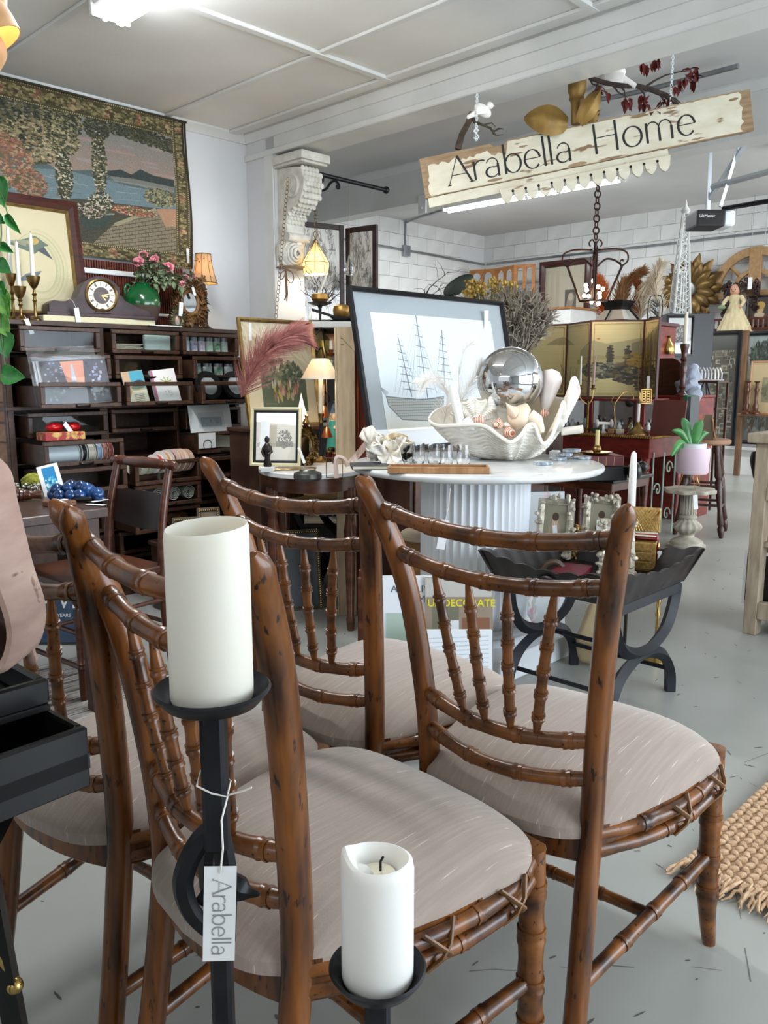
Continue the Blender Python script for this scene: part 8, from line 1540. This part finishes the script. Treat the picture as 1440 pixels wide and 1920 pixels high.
pb=at(1274,590,8.6);zt8=at(1283,395,8.6).z;t=T('wire_obelisk','tall white painted wire obelisk in front of the leaf sunburst','obelisk',pb,CAMYAW);hO=(zt8-pb.z)*.97;m_wpaint=mat('white_painted_wire','#c9ccca',.5)
def cor(k,v):a=PI/4+k*PI/2;r=.115*(1-v)+.032*v;return V((r*math.cos(a),r*math.sin(a),hO*v))
for k in range(4):MB().tube([cor(k,0),cor(k,1)],.011,5).build('leg',m_wpaint,t)
b=MB()
for k in range(4):
 for i in range(12):v=i/12;b.tube([cor(k,v),cor((k+1)%4,v+.08)],.005,4,caps=False);b.tube([cor((k+1)%4,v),cor(k,v+.08)],.005,4,caps=False)
 for f in(.3,.5,.7):b.tube([cor(k,0).lerp(cor((k+1)%4,0),f),cor(k,.42).lerp(cor((k+1)%4,.42),f)],.007,4)
for v in(0,.42,.7,1):b.tube([cor(k,v)for k in range(4)],.008,4,closed=True)
stuff(b.build('lattice',m_wpaint,t));MB().lathe([(0,hO),(.03,hO),(.05,hO+.03),(.02,hO+.07),(.01,hO+.12),(0,hO+.14)],10).build('finial',m_wpaint,t)
t=T('black_cabinet','tall black cabinet with a framed print leaning on it beyond the screen','cabinet',(pb.x+.1,pb.y,0),CAMYAW);MB().bx(-.24,.24,-.2,.25,0,pb.z).build('body',mat('black_frame','#101114'),t,0,.004)
im=Img(90,110,'#c9cccc');im.rect(.2,.25,.85,.8,'#55534e');im.leaves(.5,.5,.3,.25,90,.04,['#8d8a84','#3a3835','#b0ada6']);p=pb-FW*.235+RT*-.06;picture('framed_print','black framed engraving with white mount behind the brass vase','picture',(p.x,p.y,pb.z-.42),.28,.40,CAMYAW,.05,mat('black_frame','#101114'),im.mat('engraving_b'),.025,.02)
p=at(1252,660,7.4);t=T('brass_vase','hammered brass bottle vase above the arched panel','vase',p+UP*-.02);MB().lathe([(0,0),(.05,0),(.065,.03),(.055,.08),(.025,.12),(.022,.14),(.035,.16),(.03,.16),(0,.1)],18).build('vase',m_brass2,t)
im=Img(120,150,'#b9b29c');im.rect(.52,.3,.8,.62,'#4d4238');im.poly([(.55,.34),(.7,.34),(.76,.5),(.7,.58),(.6,.55)],'#8d8272');im.ell(.66,.5,.06,.06,'#b8aa94');XP=10.68;a=gX(1011,500,XP);c=gX(1106,490,XP);zb=gX(1106,625,XP).z;zt=gX(1011,492,XP).z
picture('framed_picture','large mahogany framed mount with a small sepia photograph on the far wall','picture',(XP,(a.y+c.y)/2,zb),a.y-c.y,zt-zb,-PI/2,0,m_mahog,im.mat('sepia_mount'),.09,.05)
a=gX(879,575,10.3);c=gX(996,575,10.3);zb=gX(940,585,10.3).z;zt=gX(940,500,10.3).z;t=T('arch_screen','honey oak three panel arched folding screen on the far high shelf','screen',(10.3,(a.y+c.y)/2,zb),-PI/2);w=a.y-c.y;h=zt-zb;bounds=[-w/2,-w/2+w*.36,-w/2+w*.74,w/2];yy=[0,.10,-.03,.08]
for i in range(3):
 x0,x1=bounds[i],bounds[i+1];L=math.hypot(x1-x0,yy[i+1]-yy[i]);an=math.atan2(yy[i+1]-yy[i],x1-x0);r=(L-.15)/4;b=MB();loc=(x0,yy[i],0)
 for(u0,u1)in((0,.05),(L-.05,L),(L/2-.025,L/2+.025)):b.bx(u0,u1,0,.025,0,h-.02)
 b.build('stile',m_hon,t,0,loc=loc,rot=(0,0,an));b=MB()
 for cx in(.05+r,L-.05-r):
  pts=[(cx+r*math.cos(k*PI/10),h-.045-r+r*math.sin(k*PI/10))for k in range(11)];b.prism([(cx+r,h-.02),(cx+r,h-.045-r)]+pts[1:]+[(cx-r,h-.02)],.004,.02)
 b.build('arched_head',m_hon,t,0,loc=loc,rot=(0,0,an));MB().bx(0,L,-.003,.028,h-.028,h).build('top_rail',m_hon,t,0,loc=loc,rot=(0,0,an));MB().bx(0,L,-.003,.028,0,.05).build('bottom_rail',m_hon,t,0,loc=loc,rot=(0,0,an))
t=T('high_cabinet','tall plain grey cabinet under the arched oak screen by the far wall','cabinet',(10.45,7.2,0));MB().bx(-.3,.4,-.9,1.0,0,zb-.03).build('body',m_trim,t,0,.004);MB().bx(-.32,.42,-.92,1.02,zb-.03,zb).build('top',m_hon,t,0,.004)
dL=6.6;pc_=at(1115,500,dL);t=T('lantern_chandelier','rusty iron open lantern chandelier with a cluster of small lit bulbs','chandelier',pc_,CAMYAW);s=px(pc_)*1.01;m_rust=mat('rusty_iron','#2b1712',.6,.4,c2='#42261c',sc_=(30,30,30));zX=lambda y:(500-y)*s
wt,wb=49*s,24*s;zb=zX(562)
for k in range(4):
 a=PI/4+k*PI/2+.6;c=V((math.cos(a),math.sin(a),0));MB().tube([c*wt,c*wb+UP*zb],.010,5).build('corner_bar',m_rust,t)
 MB().tube(spline([c*wt,c*wt*.75+UP*10*s,c*wt*.4+UP*13*s,c*wt*.1+UP*0*s],5),.008,5).build('arched_strap',m_rust,t)
 MB().tube(spline([c*wt,c*wt*1.2+UP*9*s,c*wt*1.15+UP*24*s,c*wt*.75+UP*31*s,c*wt*.1+UP*30*s],5),.007,5).build('scroll_arm',m_rust,t)
 MB().tube(spline([c*wt,c*wt*.92+UP*7*s,c*wt*1.0+UP*12*s,c*wt*1.05+UP*8*s],4),.006,5).build('curl',m_rust,t)
b=MB();b.tube([V((math.cos(a),math.sin(a),0))*wb+UP*zb for a in[PI/4+k*PI/2+.6 for k in range(4)]],.010,5,closed=True);b.build('base_ring',m_rust,t);MB().tube([(0,0,zb),(0,0,zX(455))],.012,6).build('stem',m_rust,t);b=MB()
for k in range(40):a=k*2.4;z=zX(495)+k/40*26*s;leafq(b,(0,0,z),(math.cos(a),math.sin(a),.5),.04,.02)
stuff(b.build('leaf_collar',m_rust,t));b=MB()
for sx in(-1,1):b.tube(spline([(0,0,zX(462)),(sx*6*s,0,zX(452)),(sx*12*s,0,zX(458)),(sx*9*s,0,zX(464))],4),.006,5)
b.build('top_scrolls',m_rust,t);m_bulb=mat('lit_bulb','#fff3d8')
for k,(x,y)in enumerate(((1097,535),(1117,524),(1121,537),(1135,539),(1097,553),(1107,553),(1123,549),(1129,554),(1115,563),(1127,566),(1102,542))):
 b=MB();b.ell(((x-1115)*s,rnd.uniform(-.06,.06),zX(y)),.0165,10,8);b.build('bulb',m_bulb,t);b=MB();b.tube(spline([(0,0,zX(535)),((x-1115)*s*.5,.02,zX((y+530)/2)),((x-1115)*s,0,zX(y+4))],3),.003,4);b.build('bulb_wire',m_rust,t)
glow('chandelier_glow',pc_+UP*zX(545)+FW*.12,5,(1,.6,.28),.06)
t2=chain('iron_chain','dark iron chain holding the lantern chandelier',pc_+UP*zX(452),pc_+UP*(3.4-pc_.z),26,.022,m_rust,.006)
XQ=6.52;zq=1.66;pq=gX(1152,590,XQ+.05)
t=T('tin_lantern','black tin lantern with glass panes on the ledge behind the gold screen','lantern',(XQ+.1,pq.y,zq),-PI/2);b=MB();R4=Matrix.Rotation(PI/4,3,'Z');b.lathe([(.21,0),(.21,.012),(0,.013)],4,(0,0,0),R4);b.build('base',m_black_iron,t,20);b=MB();b.lathe([(.20,.012),(.115,.10)],4,(0,0,0),R4);b.build('panes',mat('lantern_pane','#b8b6b0',.15),t,20);b=MB();b.lathe([(.115,.10),(.115,.125),(.15,.17),(.15,.178),(0,.18)],4,(0,0,0),R4);b.build('roof',m_black_iron,t,20)
for k in range(4):a=PI/2*k+PI/2;MB().tube([V((.2*math.cos(a),.2*math.sin(a),.012)),V((.115*math.cos(a),.115*math.sin(a),.1))],.008,5).build('corner_bar',m_black_iron,t);a+=PI/4;MB().tube([V((.15*math.cos(a),.15*math.sin(a),.012)),V((.085*math.cos(a),.085*math.sin(a),.1))],.004,5).build('glazing_bar',m_black_iron,t)
t=T('back_cupboard','plum red cupboard behind the gold screen carrying pampas and lantern','cupboard',(6.85,3.75,0));MB().bx(-.14,.34,-.38,.75,0,zq-.03).build('body',m_redd,t,0,.004);MB().bx(-.16,.36,-.40,.77,zq-.03,zq).build('top',m_purp,t,0,.004)
m_rustp=mat('rust_pampas','#a5683f',.95,c2='#8a5030',sc_=(16,16,16));m_tanp=mat('tan_pampas','#b08a62',.95,c2='#946c48',sc_=(16,16,16));m_whp=mat('ivory_plume','#d9cfbc',.95)
def onq(x,y,X=6.8):return gX(x,y,X)
plume('pampas_plume','orange rust dried plume behind the chandelier bulbs',[onq(1150,600),onq(1135,575),onq(1130,545),onq(1122,525)],.16,1200,onq(1150,600),mat('orange_plume','#c9713c',.95),.05,.003);plume('pampas_plume','tan pampas plume bending right above the gold screen',[onq(1165,600),onq(1165,560),onq(1175,530),onq(1205,508)],.16,1500,onq(1165,600),m_tanp,.1,.003);plume('pampas_plume','pale tan pampas plume below the tan one',[onq(1190,600),onq(1195,570),onq(1200,545),onq(1190,520)],.13,1000,onq(1190,600),m_rustp,.1,.003)
plume('ostrich_feather','ivory drooping plume left of the hurricane lantern',[onq(1200,600),onq(1205,560),onq(1225,525),onq(1205,545)],.18,900,onq(1200,600),m_whp,.3,.0022);plume('ostrich_feather','ivory upright plume above the hurricane lantern',[onq(1235,600),onq(1230,550),onq(1232,515),onq(1240,495)],.17,800,onq(1235,600),m_whp,.15,.0022)
pv=onq(1180,600,6.82);t=T('plume_vase','dark bulbous vase holding the dried plumes behind the screen','vase',(pv.x,pv.y,zq));MB().lathe([(0,0),(.07,0),(.1,.05),(.07,.1),(.05,.12),(.04,.1),(0,.05)],18).build('vase',m_lacq,t)
ph=onq(1228,585,6.6);t=T('hurricane_lantern','small glass hurricane lantern with a black wire handle','lantern',(6.78,gX(1228,585,6.78).y,zq));MB().lathe([(0,.0),(.05,0),(.055,.02),(.04,.04),(0,.04)],16).build('base',m_black_iron,t);MB().lathe([(.03,.04),(.045,.08),(.045,.14),(.03,.19),(.028,.19),(.042,.14),(.042,.08),(.028,.04),(.03,.04)],18).build('chimney',m_tumb,t);MB().tube(spline([(0,.06,.0),(0,.065,.12),(0,.045,.21),(0,-.045,.21),(0,-.065,.12),(0,-.06,0)],5),.006,5).build('wire_handle',m_black_iron,t)
# HANGING SHOP SIGN AND THE THINGS PERCHED ON IT
SL,SR=at(792,335,4.25),at(1410,205,4.08)
ax=(SR-SL);Ls=ax.length;ax.normalize();ny=V((ax.x,ax.y,0)).normalized().cross(UP);nrm=-ny if ny.dot(FW)<0 else ny;upv=nrm.cross(ax)*-1
upv=ax.cross(nrm)*-1 if ax.cross(nrm).z<0 else ax.cross(nrm)
MS=Matrix((ax,nrm,upv)).transposed()
sg=T('shop_sign','weathered white painted plank sign lettered with the shop name hanging by chains','sign',SL);sg.rotation_euler=MS.to_euler()
m_sign=mat('flaking_white_paint','#cfc8b4',.75,c2='#c2b9a2',sc_=(8,8,20),c3='#7d6248',sc3=(7,20,26),t3=.63,bump=.25,bsc=(10,40,60),bdist=.004);m_bare=mat('bare_weathered_wood','#7d6449',.85,c2='#9a8264',sc_=(6,30,60),bump=.3,bsc=(8,60,90),bdist=.003)
hh=.0925
def edge(x0,x1,z,n,amp,drop=()):
 out=[]
 for i in range(n+1):
  x=x0+(x1-x0)*i/n;zz=z+rnd.uniform(-amp,amp)
  for a,c,d in drop:
   if a<x<c:zz-=d
  out.append((x,zz))
 return out
top=edge(0,Ls,hh,90,.0018,((.38*Ls/1.7,.47*Ls/1.7,.016),(1.02,1.09,.008)));bot=edge(0,Ls,-hh,60,.0015)
MB().prism(bot+[(Ls,hh)]+top[::-1],0,.03).build('plank',m_bare,sg,0)
b=MB();P=[(x+.004,z+.004)for x,z in bot if .02<x<Ls-.05]+[(Ls-.05+rnd.uniform(-.012,.012),-hh+.185*k/12)for k in range(1,12)]+[(x,z-(.006 if x>.42 else .045+rnd.uniform(-.02,.01)if x>.03 else .06))for x,z in top[::-1]if .02<x<Ls-.05]+[(.025+rnd.uniform(-.008,.012),hh-.06-.12*k/8)for k in range(1,8)]
b.prism(P,-.0012,.001);b.build('paint_layer',m_sign,sg,0)
b=MB()
for(x,z,w,h)in((.35,-.075,.05,.008),(.62,-.04,.03,.006),(.74,-.082,.06,.010),(1.05,.075,.05,.008),(1.3,-.08,.04,.006),(1.48,.06,.03,.008),(.25,.03,.05,.01),(1.2,.08,.03,.004),(.9,-.085,.08,.006),(.5,.05,.025,.006)):
 b.prism([(x+w*a*rnd.uniform(.6,1),z+h*c*rnd.uniform(.6,1))for a,c in circ(11)],-.0018,-.001)
stuff(b.build('bare_patches',m_bare,sg,0))
b=MB();x=letters(b,'Arabella',.125,-.060,.182,-.0014,.0008);letters(b,'Home',x+.09,-.055,.19,-.0014,.0008);b.build('lettering',mat('black_sign_paint','#181715',.6),sg,0)
MB().prism(edge(.012,1.165,-.140,40,.0022)+edge(.012,1.165,-.0945,30,.0012)[::-1],.004,.026).build('lower_strip',m_sign,sg,0)
n=13;w=.81/n;P=[(.36,-.128)]
for k in range(n):
 x0=.36+w*k;P+=[(x0+.004,-.152),(x0+w*.12,-.175),(x0+w*.32,-.192),(x0+w*.5,-.198),(x0+w*.68,-.192),(x0+w*.88,-.175),(x0+w-.004,-.152)]
P+=[(.36+.81,-.128)]
MB().prism(P[::-1],-.012,.003).build('scalloped_pelmet',m_sign,sg,0);b=MB()
for k in range(1,n):b.lathe([(0,0),(.0065,0),(.0065,.0012),(0,.0012)],12,(.36+w*k,-.0122,-.145),Matrix.Rotation(PI/2,3,'X'))
stuff(b.build('drilled_holes',m_dark,sg))
def onsign(x,y,d=.0):r=ray(x,y);q=EYE+r*((SL-EYE).dot(nrm)/r.dot(nrm));return q+nrm*d
c1=onsign(893,262,.015);chain('sign_chain','thin white chain with an S hook at the sign left end',V((c1.x,c1.y,2.545)),c1,22,.006,m_white,.0018);c2=onsign(1258,200,.015);chain('sign_chain','thin white chain holding the right part of the sign',V((c2.x,c2.y,2.85)),c2,34,.006,m_white,.0018)
t=T('s_hook','small white S hook linking chain and sign left end','hook',onsign(893,258,.0));MB().tube(spline([(.012*RT.x,.012*RT.y,.03),(0,0,.042),(-.012*RT.x,-.012*RT.y,.03),(0,0,.018),(.012*RT.x,.012*RT.y,.004),(0,0,-.008),(-.012*RT.x,-.012*RT.y,.0)],5),.0022,5).build('hook',m_white,t)
tp_=onsign(1078,236,.015);t=T('gilded_finial','carved gilded bud and leaves ornament perched on the sign','ornament',tp_,CAMYAW);s=px(tp_)
def gp(x,y,d=0):return V(((x-1078)*s,d,(236-y)*s))
m_gild=mat('worn_gilding','#6f5424',.5,.4,c2='#8a6c34',sc_=(12,12,12),bump=.15,bsc=(30,30,30),bdist=.004)
MB().lathe([(.022,0),(.028,40*s),(.036,44*s),(.033,50*s),(.042,58*s),(.044,74*s),(.034,88*s),(.014,93*s),(0,93*s)],18,gp(1080,232)).build('bud',m_gild,t)
def bleaf(nm,A_,B_,w,d,fold=.02):
 A_,B_=gp(*A_,d),gp(*B_,d-.02);dv=B_-A_;L=dv.length;dv.normalize();sd=dv.cross(V((0,1,0))).normalized();b=MB();b.grid(lambda u,v:A_+dv*L*u+sd*w*(v-.5)*math.sin(PI*min(1,.10+.9*u))**.75+V((0,-fold*math.sin(u*PI)+.02*abs(v-.5)*2,0)),12,7);b.build(nm,m_gild,t,60,thick=.008)
bleaf('leaf',(1062,232),(983,224),52*s,-.02);bleaf('leaf',(1083,234),(1116,182),30*s,-.05);bleaf('leaf',(1098,228),(1118,214),18*s,-.01)
t=T('branch_left','forked bare grey branch with a white bird at the sign left end','branch',onsign(862,270,.02));t.name='bare_branch';o0=t.location.copy();bp=lambda x,y,d=.02:onsign(x,y,d)-o0;b=MB()
b.tube([bp(858,278),bp(866,250),bp(878,228),bp(885,208)],[.017,.015,.014,.013],8);b.tube([bp(884,215),bp(890,226),bp(905,232),bp(920,238),bp(926,250)],[.011,.009,.006,.005,.003],6)
for P in(((905,232),(922,228),(930,236)),((915,236),(925,243),(938,240)),((920,240),(930,252),(944,250)),((926,246),(935,238),(945,240))):b.tube([bp(*q)for q in P],[.004,.003,.0015],5)
b.build('branch',mat('grey_bark','#33291f',.9,c2='#4d4034',sc_=(30,30,30)),t)
def bird(label,p,s,yaw):
 t=T('paper_bird',label,'bird',p,yaw);m=mat('white_feather','#f0ebe4');b=MB();b.ell((0,0,.03*s),(.045*s,.024*s,.026*s),16,10,(0,.45,0));b.ell((.035*s,0,.055*s),(.017*s,.016*s,.016*s),12,8);b.lathe([(.004*s,0),(0,.014*s)],6,(.05*s,0,.055*s),Matrix.Rotation(PI/2,3,'Y'));b.tube([(-.03*s,0,.02*s),(-.075*s,0,-.006*s)],[.015*s,.008*s],6);b.build('body',m,t,60)
 for q in(-1,1):b=MB();b.grid(lambda u,v:(.02*s-.06*s*u,q*(.02*s+.006*s*math.sin(u*3)),.045*s-.03*s*v-.012*s*u),6,4);b.build('wing',m,t,60,thick=.002*s)
bird('white feathered bird perched on the bare branch at the sign left end',onsign(905,218,.02),1.05,CAMYAW+.3);bird('white feathered bird behind the red leafed branch',onsign(1150,158,.05),1.5,CAMYAW+2.7)
t=T('leafy_branch','dark branch with dried red brown leaves above the sign right side','branch',onsign(1245,196,.02));o0=t.location.copy();m_br=mat('dark_twig','#2c2320');b=MB();bl=MB()
main=[(1106,143),(1135,152),(1165,158),(1195,158),(1222,165),(1250,176),(1272,193),(1279,200)];b.tube([bp(*q)for q in main],[.010,.011,.011,.0115,.012,.012,.01,.008],7)
side=[[(1212,160),(1230,148),(1250,138),(1275,132),(1298,130)],[(1125,150),(1118,165),(1120,185),(1118,208)],[(1150,156),(1160,170),(1178,180)],[(1165,158),(1172,168),(1175,190)],[(1200,160),(1210,175),(1212,195)],[(1238,172),(1248,188),(1235,200),(1232,206)],[(1250,178),(1268,182),(1280,192)],[(1106,143),(1112,155),(1130,160)]]
for S in side:b.tube([bp(q[0]-1180+1180,q[1])for q in S],[.006-.0045*i/(len(S)-1)for i in range(len(S))],5)
tips=[(1298,130),(1308,138),(1300,148),(1290,140),(1118,208),(1120,185),(1130,175),(1178,185),(1172,190),(1212,195),(1208,185),(1235,200),(1242,186),(1268,158),(1275,150),(1118,170),(1138,172),(1245,205),(1116,220),(1206,175),(1312,128),(1255,180),(1230,205),(1126,160)]
for x,y in tips:
 for _ in range(5):leafq(bl,bp(x+rnd.uniform(-5,5),y+rnd.uniform(-5,5)),(rnd.uniform(-1,1),rnd.uniform(-1,1),rnd.uniform(-1.6,.4)),rnd.uniform(.03,.05),.022,.5)
b.build('branch',m_br,t);stuff(bl.build('dried_leaves',mat('dried_red_leaf','#4d1712',.8,c2='#6b241a',sc_=(30,30,30)),t,0))
t=T('leaf_sprig','two dried red leaf sprigs hanging under the beam above the sign','leaves',onsign(1212,112,.02));o0=t.location.copy();bl=MB()
for x,y in((1207,114),(1212,120),(1230,112),(1235,108)):
 for _ in range(4):leafq(bl,onsign(x+rnd.uniform(-4,4),y+rnd.uniform(-4,4),.02)-o0,(rnd.uniform(-.6,.6),rnd.uniform(-.6,.6),-1),.045,.022,.5)
bl.tube([onsign(1202,113,.02)-o0,onsign(1238,105,.02)-o0],.003,5);stuff(bl.build('dried_leaves',mat('dried_red_leaf','#4d1712'),t,0))
